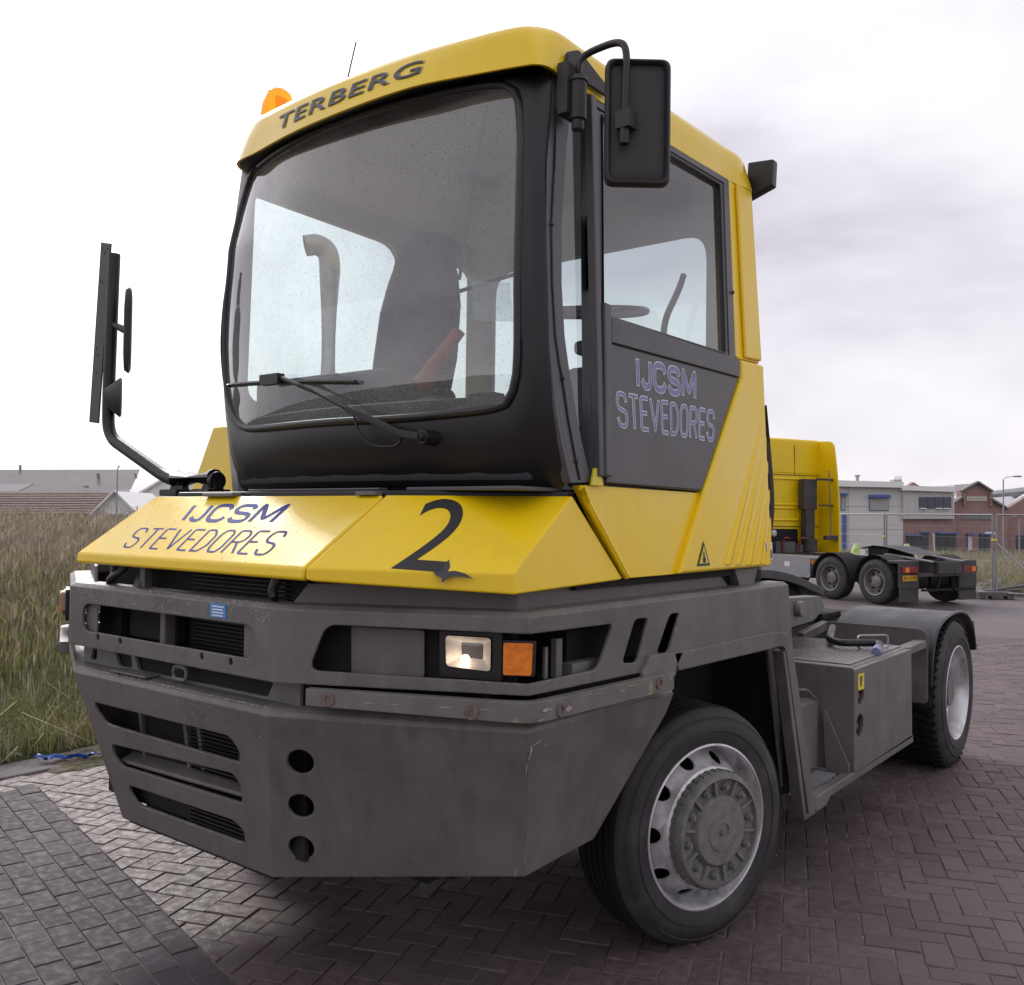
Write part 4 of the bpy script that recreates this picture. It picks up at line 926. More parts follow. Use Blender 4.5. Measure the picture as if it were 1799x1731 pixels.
# ---- rub strips with bolts, arch flange
for s in (1, -1):
    t = .032
    p0 = V3((.69, .0486, 0)) + WOUT*.0; q = lambda base, off, z: V3((base.x+off.x, base.y+off.y, z))
    oW = WOUT*t; c_in = FOLD1.copy(); c_out = FOLD1 + V3((1, -.626, 0))*t
    st_in, st_out = p0, p0+oW; en_in, en_out = V3((1.25, 1.06, 0)), V3((1.25+t, 1.06, 0))
    zt = (1.094, 1.087, 1.076); zb = (1.047, 1.031, 1.019)
    ins, outs = [st_in, c_in, en_in], [st_out, c_out, en_out]
    # round the corner a little
    oo = smooth_path([V3((o_.x, o_.y, z)) for o_, z in zip(outs, zt)], .06, 4); ob = smooth_path([V3((o_.x, o_.y, z)) for o_, z in zip(outs, zb)], .06, 4)
    ii = smooth_path([V3((o_.x, o_.y, z)) for o_, z in zip(ins, zt)], .06, 4); ib = smooth_path([V3((o_.x, o_.y, z)) for o_, z in zip(ins, zb)], .06, 4)
    n = len(oo); vs = mir(oo+ob+ib+ii, s); fs = []
    for i in range(n-1):
        for a, c in ((0, 1), (1, 2), (2, 3), (3, 0)): fs.append((a*n+i, a*n+i+1, c*n+i+1, c*n+i))
    fs += [(0, n, 2*n, 3*n), (n-1, 2*n-1, 3*n-1, 4*n-1)]
    strip = B().raw(vs, fs).done('rub_strip', 'grey_worn', T, bevel=.0035)
    for p in V['bolts_w'] + V['bolts_s']:
        d = WOUT if p[0] < 1.27 else V3((1, 0, 0)); d = V3((d.x*s, d.y, 0)); c = V3((p[0]*s, p[1], p[2])) + d*.005
        bb_ = B(); bb_.lathe([(.0, -.004), (.009, -.004), (.009, .0012), (.019, .0016), (.020, -.002)], c, d, 16); bb_.done('bolt', 'rust', strip)
    br = panel('strip_bracket', mir(rnd(V['bracket'], .006, 2), s), [], (s, 0, 0), .012, 'grey_worn', T, bevel=.002)
    fl = rnd([(1.262, 1.10, 1.129), (1.262, 1.91, 1.129), (1.262, 2.07, 1.11), (1.262, 2.125, 1.0), (1.262, 2.385, .31), (1.262, 2.30, .31), (1.262, 2.035, 1.062), (1.262, 1.128, 1.070)], [.005, .08, .06, .05, .01, .01, .05, .005], 4)
    arch = panel('arch_flange', mir(fl, s), [], (s, 0, 0), .022, 'grey', T, bevel=.004)
    for p in V['bolts_arch']:
        bb_ = B(); bb_.lathe([(.0, -.003), (.008, -.003), (.008, .001), (.016, .001), (.017, -.002)], V3((p[0]*s, p[1], p[2])), (s, 0, 0), 14); bb_.done('bolt', 'hub', arch)
    bb_ = B(); bb_.bar((1.235*s, 2.03, 1.04), (1.235*s, 2.27, .30), .03, .05, (1, 0, 0)); bb_.bar((1.17*s, 2.07, 1.06), (1.17*s, 2.27, .34), .05, .012, (1, 0, 0)); bb_.split('arch_stay', 'grey', T, bevel=.004)

# ---- head lamps in the wing openings
shf = V3((0, 0, 0))
def wing_pt(p, s): return V3((p[0]*s, p[1], p[2])) + shf
for s in (1, -1):
    o = V3((WOUT.x*s, WOUT.y, 0)); shf = o*(.06 if s < 0 else 0)
    hq = rnd([wing_pt(p, s) for p in V['housing']], .008, 3)
    lq = rnd([wing_pt(p, s) for p in V['lens']], .012, 4)
    fl = [V3(p) - o*o.dot(V3(p)-V3(hq[0])) for p in lq]
    hl = panel('headlight', hq, [fl], o, .02, 'black', T, bevel=.002)
    c = sum(lq, V3((0, 0, 0)))/len(lq)
    # reflector bowl
    bb_ = B(); ringA = [p - o*.004 for p in lq]; prev = ringA; vs = list(ringA); n = len(ringA); fs = []
    for k, (sc_, dp) in enumerate(((.92, .02), (.6, .045), (.18, .06))):
        vs += [c + (p-c)*sc_ - o*dp for p in lq]
        for i in range(n): fs.append((k*n+i, k*n+(i+1) % n, (k+1)*n+(i+1) % n, (k+1)*n+i))
    fs.append(tuple(range(3*n, 4*n)))
    bb_.raw(vs, fs).done('reflector', 'reflector', hl, smooth=60)
    if s > 0:
        B().ball(c - o*.03 + V3((-.014, -.006, -.022)), .0135, 12).done('bulb', 'bulb', hl)
        ld = bpy.data.lights.new('headlight_glow', 'POINT'); ld.energy = .07; ld.color = (1, .8, .55); ld.shadow_soft_size = .012
        lo_ = bpy.data.objects.new('headlight_glow', ld); COL.objects.link(lo_); lo_.location = c - o*.012 + V3((-.014, -.006, -.02)); lo_.parent = hl
    bb_ = B(); gl = [c + (p-c)*k + o*d for k, d in ((1, .0), (.93, .004), (.5, .007)) for p in lq]; fs = []
    for k in range(2):
        for i in range(n): fs.append((k*n+i, k*n+(i+1) % n, (k+1)*n+(i+1) % n, (k+1)*n+i))
    fs.append(tuple(range(2*n, 3*n))); bb_.raw(gl, fs).done('lens', 'lens', hl, smooth=60)
    aq = [wing_pt(p, s) for p in V['amber']]
    bb_ = B().prism(rnd([p + o*.012 for p in aq], .006, 3), -o*.03); ts = bb_.done('turn_signal', 'amber', T, bevel=.004, seg=3)
    ca = sum(aq, V3((0, 0, 0)))/4
    bb_ = B().prism([ca + (p-ca)*1.12 - o*.002 for p in aq], -o*.02); bb_.done('signal_housing', 'black', ts, bevel=.002)
    gq = [wing_pt(p, s) for p in V['gplate']]
    panel('lamp_blank', rnd(gq, .01, 3), [], o, .006, 'grey', T, bevel=.002)
    ap = [V3((x*s, y, z)) for x, y, z in ((.62, .10, 1.10), (1.17, .37, 1.10), (1.17, .37, 1.30), (.62, .10, 1.30))]
    panel('lamp_backing', ap, [], o, .01, 'dark', T, bevel=0)
    bb_ = B(); bb_.bb((1.19*s, .50, 1.12), (1.21*s, .53, 1.23)); bb_.bb((1.17*s, .58, 1.11), (1.21*s, .74, 1.15)); bb_.bb((1.19*s, .46, 1.12), (1.2*s, .475, 1.21)); bb_.split('wiring_bracket', 'grey_lite', T, bevel=.002)

# ---- bonnet: a centre panel and a corner panel in yellow
hb = B()
zf = 1.428
ca_ = [V3(p) for p in ((-.55, 0, zf), (.712, 0, zf), (.708, .30, 1.638), (-.55, .30, 1.638))]
low = [V3((-.55, -.004, 1.394)), V3((.712, -.004, 1.394))]
inn = [V3((-.55, .018, 1.390)), V3((.712, .018, 1.390))]
hb.raw(ca_ + low + inn + [V3((-.55, .30, 1.60)), V3((.708, .30, 1.60))], [(0, 1, 2, 3), (4, 5, 1, 0), (6, 7, 5, 4), (4, 0, 3, 8), (6, 4, 8), (1, 5, 9, 2), (5, 7, 9), (2, 9, 8, 3), (7, 6, 8, 9)])
hoodA = hb.done('bonnet_panel', 'yellow_wet', T, bevel=.009, seg=3)
tag(hoodA, 'wet yellow bonnet centre panel with blue lettering')
nA = V3((0, -.57, .82))
nA = (ca_[1]-ca_[0]).cross(ca_[3]-ca_[0]).normalized()
fp = lambda p: V3(p) - nA*nA.dot(V3(p)-ca_[0])
h = [fp(p) for p in V['htext']]
stroke_decal('lettering', 'IJCSM', [h[0], h[1], h[2], h[3]], 'blue_ink', hoodA, nA, .175, .12, .0005, .95)
stroke_decal('lettering', 'STEVEDORES', [h[4], h[5], h[6], h[7]], 'blue_ink', hoodA, nA, .072, .10, .0005, .52)
# corner panel
hb = B()
B_ = {'fl': (.722, 0.0, 1.428), 'fr': (1.2, .418, 1.411), 'rr': (1.19, .60, 1.641), 'rl': (.716, .30, 1.638), 'fl2': (.722, -.004, 1.394), 'fr2': (1.215, .300, 1.368), 'sr2': (1.216, .845, 1.384), 'rl2': (.716, .30, 1.60), 'fm': (1.205, .285, 1.407), 'in1': (.74, .02, 1.39), 'in2': (1.19, .34, 1.364), 'in3': (1.19, .80, 1.38), 'rr2': (1.17, .62, 1.6)}
K = list(B_); ix = {k: i for i, k in enumerate(K)}
# front face plane carries fl, rl, rr; the fold runs from rr down to the nose corner
e1, e2 = V3(B_['rl'])-V3(B_['fl']), V3(B_['rr'])-V3(B_['fl']); nB = e2.cross(e1).normalized()
if nB.z < 0: nB = -nB
def onB(x, y): return V3((x, y, B_['fl'][2] - (nB.x*(x-B_['fl'][0]) + nB.y*(y-B_['fl'][1]))/nB.z))
B_['fm'] = tuple(onB(1.212, .300)); B_['fm'] = (1.212, .300, min(B_['fm'][2], 1.43))
vs = [V3(B_[k]) for k in K]
F = lambda *a: tuple(ix[k] for k in a)
hb.raw(vs, [F('fl', 'fm', 'rr', 'rl'), F('fl2', 'fr2', 'fm', 'fl'), F('fm', 'fr2', 'sr2', 'rr'), F('fl2', 'fl', 'rl', 'rl2'), F('in1', 'in2', 'fr2', 'fl2'), F('in2', 'in3', 'sr2', 'fr2'), F('rl', 'rr', 'rr2', 'rl2'), F('in1', 'fl2', 'rl2'), F('in3', 'rr2', 'rr', 'sr2'), F('in1', 'rl2', 'rr2', 'in2'), F('in2', 'rr2', 'in3')])
hoodB = hb.done('bonnet_panel', 'yellow', T, bevel=.014, seg=4)
tag(hoodB, 'yellow bonnet corner panel with black number 2 and a scrape')
def onBp(p): p = V3(p); return onB(p.x, p.y)
tw = V['two']
# local frame of the figure on the sloping panel
hor = (onB(1.06, .20) - onB(.925, .135)).normalized(); ver = nB.cross(hor).normalized()
if ver.z < 0: ver = -ver
bl = onB(.921, .128); br = onB(1.052, .20)
h2 = (onBp(tw[0])-bl).dot(ver)
tl = bl + ver*h2; tr = br + ver*h2
decal('number', '2', [tl, tr, bl, br], 'black_ink', hoodB, offset=-.0, n=nB, lift=.0006)
# scrape through the paint at the front lip
sp = [(0, .06), (.012, .03), (.01, .012), (.03, .018), (.06, .012), (.088, -.006), (.055, -.002), (.03, -.004), (.02, -.012), (.012, -.03), (.006, -.034), (.004, -.016), (-.018, -.008), (-.028, .006), (-.01, .006), (-.004, .02), (-.008, .035)]
so = onB(1.052, .193)
patch('paint_scrape', [so + hor*a + ver*b_ for a, b_ in sp], 'badge', hoodB, nB, .0012)
b = B(); b.bb((-.20, .27, 1.634), (-.02, .33, 1.646)); b.bb((.60, .28, 1.636), (.69, .32, 1.648)); b.split('bonnet_hinge', 'grey_lite', T, bevel=.002)
# scuttle between bonnet and cab
b = B(); b.prism([(-.42, .31, 1.60), (.70, .31, 1.60), (1.17, .60, 1.60), (1.17, .75, 1.60), (-.42, .75, 1.60)], (0, 0, .052)); b.done('scuttle', 'black', T, bevel=.006)
b = B(); b.bb((.70, .40, 1.652), (1.14, .62, 1.664)); b.bb((.0, .32, 1.652), (.66, .36, 1.66)); b.split('scuttle_rail', 'frameg', T, bevel=.003)

# ---- cab front: a moulded black frame on a curved face, with the windscreen set in a rubber seal
_zt = [1.55, 1.65, 1.70, 1.79, 1.9, 2.02, 2.24, 2.42, 2.6, 2.78, 2.9, 3.1]; _yt = [.62, .59, .567, .535, .513, .50, .493, .497, .507, .545, .57, .62]
def Yc(z): return float(np.interp(z, _zt, _yt))
def Ys(x, z): return Yc(z) - .15*(1-abs((x-.385)/.79)**2.2)
def XR(z): return 1.22 - .0605*(z-1.38)
def S(x, z, d=0.): return V3((x, Ys(x, z)-d, z))
raw = [(p[0], p[2]) for p in V['ws']]
def resample(pts, n):
    P_ = [V3((a, b_, 0)) for a, b_ in pts]; m = len(P_); dense = []
    for i in range(m):
        p0, p1, p2, p3 = P_[i-1], P_[i], P_[(i+1) % m], P_[(i+2) % m]
        for k in range(8):
            t = k/8; dense.append(.5*((2*p1) + (p2-p0)*t + (2*p0-5*p1+4*p2-p3)*t*t + (3*p1-p0-3*p2+p3)*t**3))
    d = [0]
    for i in range(len(dense)): d.append(d[-1] + (dense[(i+1) % len(dense)]-dense[i]).length)
    out = []
    for k in range(n):
        x = d[-1]*k/n; i = int(np.searchsorted(d, x, side='right'))-1; f = (x-d[i])/(d[i+1]-d[i]+1e-9)
        q = dense[i].lerp(dense[(i+1) % len(dense)], f); out.append((q.x, q.y))
    return out
WSL = resample(raw, 96); NW = len(WSL); cx, cz = .36, 2.39
def outer_pt(x, z):
    """where the line from the screen's middle leaves the cab front"""
    dx, dz = x-cx, z-cz; best = 9.
    for _ in range(1):
        c = []
        if dx > 0: c.append((1.155-cx)/dx)
        if dx < 0: c.append((-.415-cx)/dx)
        if dz > 0: c.append((2.945-cz)/dz)
        if dz < 0: c.append((1.664-cz)/dz)
        best = min(c)
    X, Zz = cx+dx*best, cz+dz*best
    if X > 1.1: X = X + (XR(Zz)-1.155)*((X-1.1)/.055)
    return X, Zz
vs, fs = [], []
rings = [(0, -.012), (.03, .002), (.12, .010), (.5, .012), (.9, .006), (1., -.006)]
for f, d in rings:
    for x, z in WSL:
        X, Zz = outer_pt(x, z); a, c = x+(X-x)*f, z+(Zz-z)*f
        vs.append(S(a, c, d))
for k in range(len(rings)-1):
    for i in range(NW): fs.append((k*NW+i, k*NW+(i+1) % NW, (k+1)*NW+(i+1) % NW, (k+1)*NW+i))
b = B().raw(vs, fs); bmesh.ops.recalc_face_normals(b.bm, faces=b.bm.faces)
b.bm.normal_update()
if sum(f.normal.y*f.calc_area() for f in b.bm.faces) > 0: bmesh.ops.reverse_faces(b.bm, faces=b.bm.faces[:])
bmesh.ops.solidify(b.bm, geom=b.bm.faces[:], thickness=.035)
cabf = finish(b.bm, 'cab_front', 'blackgloss', T, smooth=50)
b = B().tube([S(cx+(x-cx)*.995, cz+(z-cz)*.995, .004) for x, z in WSL], .013, 8, closed=True); b.done('windscreen_seal', 'seal', T, smooth=60)
vs, fs = [], []
fr = [1, .97, .9, .8, .66, .5, .34, .18]
for f in fr:
    for x, z in WSL: vs.append(S(cx+(x-cx)*f, cz+(z-cz)*f, .002))
for k in range(len(fr)-1):
    for i in range(NW): fs.append((k*NW+i, k*NW+(i+1) % NW, (k+1)*NW+(i+1) % NW, (k+1)*NW+i))
vs.append(S(cx, cz, .002)); c0 = len(vs)-1
for i in range(NW): fs.append(((len(fr)-1)*NW+i, (len(fr)-1)*NW+(i+1) % NW, c0))
B().raw(vs, fs).done('windscreen', 'glass_ws', T, smooth=80)
# wiper
Wp = V['wiper']; wp = lambda i, d=.03: V3(Wp[i]) - V3((0, d, 0))
b = B(); b.cyl(wp(0, -.01), wp(0, .06), .026, .022, 18); b.cyl(wp(0, .05), wp(0, .075), .016, .012, 14)
b.bar(wp(0, .065), wp(1, .06), .03, .022); b.bar(wp(1, .06), wp(2, .05), .024, .02); b.tube([wp(2, .05), wp(3, .045), wp(4, .03)], .008, 8)
b.tube(smooth_path([wp(1, .05), (.70, .36, 1.785), (.60, .34, 1.79), (.55, .33, 1.84), (.53, .33, 1.90)], .05), .005, 6)
wip = b.done('wiper', 'black', T, bevel=.003)
b = B(); bl_ = [V3(Wp[5]), V3(Wp[4]), V3(Wp[6])]
path = [S(x, 2.064 + (1.998-2.064)*(x+.309)/.837, .018) for x in np.linspace(-.309, .528, 14)]
b.tube(path, .007, 6); b.tube([p+V3((0, .009, -.004)) for p in path], .005, 6); b.bb((.06, .315, 2.02), (.16, .345, 2.055)); b.done('wiper_blade', 'seal', wip)

# ---- roof with sun visor front
bot = [(-.34, .48, 2.935), (-.15, .43, 2.92), (.16, .37, 2.905), (.479, .352, 2.9), (.734, .365, 2.9), (.932, .414, 2.9), (1.113, .468, 2.9), (1.146, .50, 2.9), (1.150, .56, 2.9), (1.138, .72, 2.906), (1.134, 1.3, 2.92), (1.130, 1.76, 2.935), (1.12, 1.96, 2.94), (.385, 1.97, 2.945), (-.40, 1.965, 2.95), (-.425, 1.9, 2.95), (-.43, 1.2, 2.945), (-.42, .62, 2.94)]
top = [(-.27, .50, 3.085), (-.09, .445, 3.064), (.2, .405, 3.046), (.46, .400, 3.038), (.70, .415, 3.036), (.90, .452, 3.038), (1.04, .492, 3.043), (1.09, .535, 3.047), (1.118, .60, 3.05), (1.120, .72, 3.05), (1.118, 1.3, 3.06), (1.116, 1.76, 3.07), (1.09, 1.93, 3.072), (.385, 1.94, 3.09), (-.38, 1.935, 3.08), (-.40, 1.88, 3.08), (-.41, 1.2, 3.09), (-.37, .64, 3.09)]
def cat(ring, k=4):
    R = [V3(p) for p in ring]; n = len(R); out = []
    for i in range(n):
        p0, p1, p2, p3 = R[i-1], R[i], R[(i+1) % n], R[(i+2) % n]
        # centripetal-like: limit the tangents by the segment length
        L_ = (p2-p1).length; m1 = (p2-p0)*.5; m2 = (p3-p1)*.5
        if m1.length > L_: m1 *= L_/m1.length
        if m2.length > L_: m2 *= L_/m2.length
        for j in range(k):
            t = j/k; h = (2*t**3-3*t*t+1, t**3-2*t*t+t, -2*t**3+3*t*t, t**3-t*t)
            out.append(p1*h[0] + m1*h[1] + p2*h[2] + m2*h[3])
    return out
rb_, rt_ = cat(bot), cat(top); n = len(rb_); cen = V3((.37, 1.2, 3.10))
def inset(ring, d, dz):
    o = []
    for p in ring:
        q = V3((cen.x-p.x, cen.y-p.y, 0)); q.normalize(); o.append(p + q*d + V3((0, 0, dz)))
    return o
R_ = [inset(rb_, .04, .012), inset(rb_, .004, -.002), rb_, [a.lerp(c, .12) + (a-c).normalized()*0 for a, c in zip(rb_, rt_)], [a.lerp(c, .5) for a, c in zip(rb_, rt_)], [a.lerp(c, .86) for a, c in zip(rb_, rt_)], inset(rt_, .006, .002), inset(rt_, .03, .017), inset(rt_, .12, .026)]
R_.append([p.lerp(V3((cen.x, cen.y, 3.125)), .5) for p in R_[-1]])
vs = [p for r in R_ for p in r]; fs = []
for k in range(len(R_)-1):
    for i in range(n): fs.append((k*n+i, k*n+(i+1) % n, (k+1)*n+(i+1) % n, (k+1)*n+i))
vs.append(V3((cen.x, cen.y, 3.13))); c0 = len(vs)-1
for i in range(n): fs.append(((len(R_)-1)*n+i, (len(R_)-1)*n+(i+1) % n, c0))
roof = B().raw(vs, fs).done('cab_roof', 'yellow', T, smooth=60)
# letters on the visor, bent round it
def visor(u, v):
    """u along the visor, v from its lower edge up"""
    f = u*(len(rb_)-1); i = int(f); t = f-i
    return rb_[i].lerp(rb_[i+1], t).lerp(rt_[i].lerp(rt_[i+1], t), v)
front_u = [i for i, p in enumerate(rb_) if p.y < .9 and i < 7*4]
def visor_x(x, v):
    for i in range(0, 7*4):
        a, c = visor(i/(n-1), v), visor((i+1)/(n-1), v)
        if a.x <= x <= c.x: return a.lerp(c, (x-a.x)/(c.x-a.x+1e-9))
    return V3((x, .4, 2.97))
def visor_text(nm, m, lift, off, grow, dx):
    vs2, fs2, _ = text_mesh('TERBERG', 1., -.06, off, 1.08, sub=2); P_ = []
    for x, y in vs2:
        x = -grow*.3+x*(1+grow*.6); y = -grow+y*(1+2*grow)
        X = .005 + .735*x + .01*y; v = .27 + .40*y + .04*x
        q = visor_x(X+dx, v); q2 = visor_x(X+dx+.01, v); q3 = visor_x(X+dx, v+.02)
        nn = (q2-q).cross(q3-q).normalized()
        if nn.y > 0: nn = -nn
        P_.append(q + nn*lift)
    bb_ = B().raw(P_, fs2); o_ = finish(bb_.bm, nm, m, roof, smooth=0)
visor_text('lettering_rim', 'badge_edge', .002, .022, .02, .003)
visor_text('lettering', 'badge', .004, .002, 0., 0.)
# dark soffit under the visor
vs = []; fs = []; idx = list(range(len(rb_)-6, len(rb_))) + list(range(0, 9*4+1)); k = len(idx)
for i in idx:
    p = rb_[i]; q = V3((p.x, p.y, p.z-.001)); x2 = max(-.40, min(1.12, p.x)); 
    q2 = V3((x2, max(Ys(x2, 2.93)+.02, p.y+.03), 2.925)); vs += [inset([q], .012, 0)[0], q2]
for i in range(k-1): fs.append((2*i, 2*i+1, 2*i+3, 2*i+2))
B().raw(vs, fs).done('visor_soffit', 'blackgloss', T, smooth=50)

# ---- cab side with quarter light, door and yellow panels
SN = V3((1, 0, .0605)).normalized()
sp_ = lambda p, d=0.: V3(p) + SN*d
def pd(y, z): return V3((1.22-.0605*(z-1.38), y, z))
strip_o = [V3(p) for p in V['strip_front']] + [pd(.69, 1.684), pd(.70, 2.045), pd(.724, 2.518), pd(.752, 2.915), pd(.56, 2.9)]
panel('front_pillar', strip_o, [[V3(p) for p in V['quarter']]], SN, .03, 'frameg', T, bevel=.002)
q = B().raw([sp_(p, -.012) for p in V['quarter']], [tuple(range(len(V['quarter'])))]); q.done('quarter_window', 'glass', T, smooth=0)
b = B().tube([sp_(p, .002) for p in V['seal']], .0035, 6); sl_ = b.done('pillar_seam', 'seal', T)
for i in (2, 6, 8): B().ball(sp_(V['seal'][i], .003), .007, 8).done('screw', 'seal', sl_)
dw = V['door_win']
d_out = [pd(.752, 2.915), pd(1.745, 2.935), pd(1.728, 2.21), pd(1.745, 2.206), pd(1.735, 2.128), pd(1.372, 1.676), pd(.69, 1.684), pd(.70, 2.045)]
win = rnd([V3(p) for p in dw], [.01, .02, .02, .01], 3)
door = panel('door', d_out, [win], SN, .016, 'frameg', T, bevel=.003, proud=.006)
tag(door, 'grey cab door with lettering under its window')
B().raw([sp_(p, -.006) for p in win], [tuple(range(len(win)))]).done('door_window', 'glass', door, smooth=0)
b = B().tube([sp_(p, .006) for p in win], .006, 6, closed=True); b.done('window_gasket', 'seal', door)
b = B().tube([sp_(p, .006) for p in (pd(.79, 2.88), pd(1.69, 2.905), pd(1.665, 2.215))], .004, 6); b.done('frame_groove', 'seal', door)
b = B(); b.bar(sp_(pd(.705, 1.70), .012), sp_(pd(.742, 2.90), .012), .030, .03, (1, 0, 0)); b.bar(sp_(pd(.735, 1.70), .02), sp_(pd(.765, 2.24), .02), .04, .028, (1, 0, 0)); b.done('door_post', 'frameg', door, bevel=.006)
tr_ = panel('door_trim', [V3(p) for p in V['door_trim']], [], SN, .018, 'doorg', door, bevel=.004, proud=.018)
lw = panel('door_lower_panel', [pd(.80, 2.120), pd(1.722, 2.126), pd(1.372, 1.681), pd(.745, 1.684)], [], SN, .012, 'doorg', door, bevel=.003, proud=.014)
dt = V['dtext']; nn_ = SN
for g, m, l in ((1, 'white_ink', .0145), (0, 'blue_pale', .0152)):
    stroke_decal('lettering_outline' if g else 'lettering', 'IJCSM', [sp_(p) for p in (dt[0], dt[1], dt[4], dt[5])], m, door, SN, .185 + .06*g, .12, l, .95, .03*g)
    stroke_decal('lettering_outline' if g else 'lettering', 'STEVEDORES', [sp_(p) for p in (dt[2], dt[3], dt[6], dt[7])], m, door, SN, .085 + .05*g, .10, l, .52, .025*g)
for p in V['dscrew']: B().ball(sp_(p, .012), .008, 8, (.6, 1, 1)).done('screw', 'black', door)
b = B().prism([sp_(pd(.66, 1.672), .016), sp_(pd(.725, 1.672), .016), sp_(pd(.71, 1.725), .016), sp_(pd(.68, 1.725), .016)], SN*-.01); b.done('door_stop', 'stick_yel', door, bevel=.002)
# yellow rear pillar
panel('rear_pillar', [pd(1.75, 2.94), pd(1.95, 2.95), pd(1.962, 2.222), pd(1.758, 2.214), pd(1.733, 2.22)], [], SN, .05, 'yellow', T, bevel=.008, proud=.004)
b = B(); b.prism([sp_(pd(1.80, 2.93), .004), sp_(pd(1.94, 2.95), .004), sp_(pd(1.955, 2.23), .004), sp_(pd(1.80, 2.222), .004)], SN*.014); b.done('pillar_rib', 'yellow', T, bevel=.010, seg=3)
# yellow lower side with slanting facets: heights above the side plane at chosen points
rib_t = [(pd(1.942, 2.023), pd(1.496, 1.387)), (pd(1.944, 1.925), pd(1.587, 1.387)), (pd(1.948, 1.82), pd(1.681, 1.387)), (pd(1.95, 1.706), pd(1.771, 1.387)), (pd(1.948, 1.593), pd(1.865, 1.387))]
low = [pd(.62, 1.672), pd(.69, 1.674), pd(1.374, 1.671), pd(1.167, 1.387), pd(.866, 1.387), pd(.735, 1.524)]
sideY = panel('cab_side_panel', low, [], SN, .03, 'yellow', T, bevel=.006, proud=0.)
tag(sideY, 'yellow lower cab side behind the bonnet corner')
d1 = .022
out_r = [pd(1.374, 1.671), pd(1.742, 2.130), pd(1.752, 2.207), pd(1.962, 2.214), pd(1.955, 1.95), pd(1.945, 1.39), pd(1.167, 1.387)]
ribp = panel('ribbed_side_panel', out_r, [], SN, .05, 'yellow', T, bevel=.012, seg=3, proud=d1)
for a, c in rib_t:
    c = c.lerp(a, .035)
    # wedge with one steep and one shallow side, tapering to nothing at its top
    dv = V3((0, 1, 0)); wd_ = .085
    vs = [sp_(a, d1-.001), sp_(a+V3((0, .012, -.05)), d1-.001), sp_(c, d1-.001), sp_(c+dv*wd_*.8, d1-.001), sp_(a+V3((0, .001, -.012)), d1+.003), sp_(c+dv*.012, d1+.013)]
    B().raw(vs, [(0, 4, 5, 2), (4, 1, 3, 5), (2, 5, 3), (0, 1, 4), (0, 2, 3, 1)]).done('rib', 'yellow', ribp, bevel=.0025)
tag(ribp, 'yellow ribbed rear corner panel with warning triangle')
w = [V3(p) for p in V['warn']]; cw = sum(w, V3((0, 0, 0)))/3
patch('warning_sign', [cw+(p-cw)*1.05 for p in w], 'black_ink', ribp, SN, d1+.002); patch('warning_field', [cw+(p-cw)*.74 for p in w], 'stick_yel', ribp, SN, d1+.0032)
patch('warning_mark', [cw+V3((0, -.008, -.018)), cw+V3((0, .012, -.02)), cw+V3((0, .014, -.006)), cw+V3((0, .004, .004)), cw+V3((0, .002, .02)), cw+V3((0, -.004, .02)), cw+V3((0, -.004, 0)), cw+V3((0, -.012, -.008))], 'black_ink', ribp, SN, d1+.0044)
patch('type_label', [pd(1.89, 1.415), pd(1.945, 1.415), pd(1.945, 1.485), pd(1.89, 1.485)], 'white', ribp, SN, d1+.003); patch('type_label_print', [pd(1.895, 1.42), pd(1.94, 1.42), pd(1.94, 1.455), pd(1.895, 1.455)], 'frameg', ribp, SN, d1+.0042)
# crease groove between bonnet corner and side
b = B().tube([pd(.625, 1.665), pd(.655, 1.62), pd(.86, 1.392)], .012, 6, flat=.012); b.done('panel_groove', 'yellow', T)
# underside valance and mounts
b = B(); b.bb((.3, 1.55, 1.30), (1.15, 1.9, 1.385)); b.prism([(1.20, 1.68, 1.385), (1.20, 1.90, 1.385), (1.20, 1.85, 1.30), (1.20, 1.74, 1.30)], (-.04, 0, 0)); b.done('cab_mount', 'grey', T, bevel=.004)
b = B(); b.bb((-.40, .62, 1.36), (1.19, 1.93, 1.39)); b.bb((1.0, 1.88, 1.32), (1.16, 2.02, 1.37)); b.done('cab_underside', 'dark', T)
# black bellows edge behind the cab corner
b = B(); b.tube(smooth_path([(1.165, 1.985, 2.05), (1.18, 2.01, 1.8), (1.19, 2.02, 1.62), (1.18, 2.0, 1.50)], .1), .03, 8, flat=.02); b.done('rear_seal', 'fender', T)

# ---- cab rear and right-hand walls, ceiling, floor
def wall(name, outer, holes, nrm, m='inter', th=.04):
    w_ = panel(name, outer, [rnd(h_, r_, 5) for h_, r_ in holes], nrm, th, m, T, bevel=.006)
    return w_
rear_win = [(-.24, 1.95, 2.08), (.95, 1.95, 2.08), (.95, 1.95, 2.80), (-.24, 1.95, 2.80)]
rw = wall('cab_rear_wall', [(-.41, 1.95, 1.39), (1.17, 1.95, 1.39), (1.10, 1.95, 2.94), (-.41, 1.95, 2.94)], [(rear_win, .12)], (0, 1, 0), 'inter')
B().raw([(-.24, 1.93, 2.08), (.95, 1.93, 2.08), (.95, 1.93, 2.80), (-.24, 1.93, 2.80)], [(0, 1, 2, 3)]).done('rear_window', 'glass', rw, smooth=0)
w1 = [(-.42, .58, 2.02), (-.42, 1.42, 2.02), (-.42, 1.42, 2.84), (-.42, .60, 2.86)]; w2 = [(-.42, 1.56, 2.02), (-.42, 1.935, 2.02), (-.42, 1.935, 2.84), (-.42, 1.56, 2.84)]
lw_ = wall('cab_right_wall', [(-.42, .585, 1.39), (-.42, 1.95, 1.39), (-.42, 1.95, 2.95), (-.42, .56, 2.95), (-.42, .50, 2.5), (-.42, .495, 2.2), (-.42, .53, 1.8)], [(w1, [.08, .10, .12, .04]), (w2, [.06, .08, .10, .08])], (-1, 0, 0), 'inter')
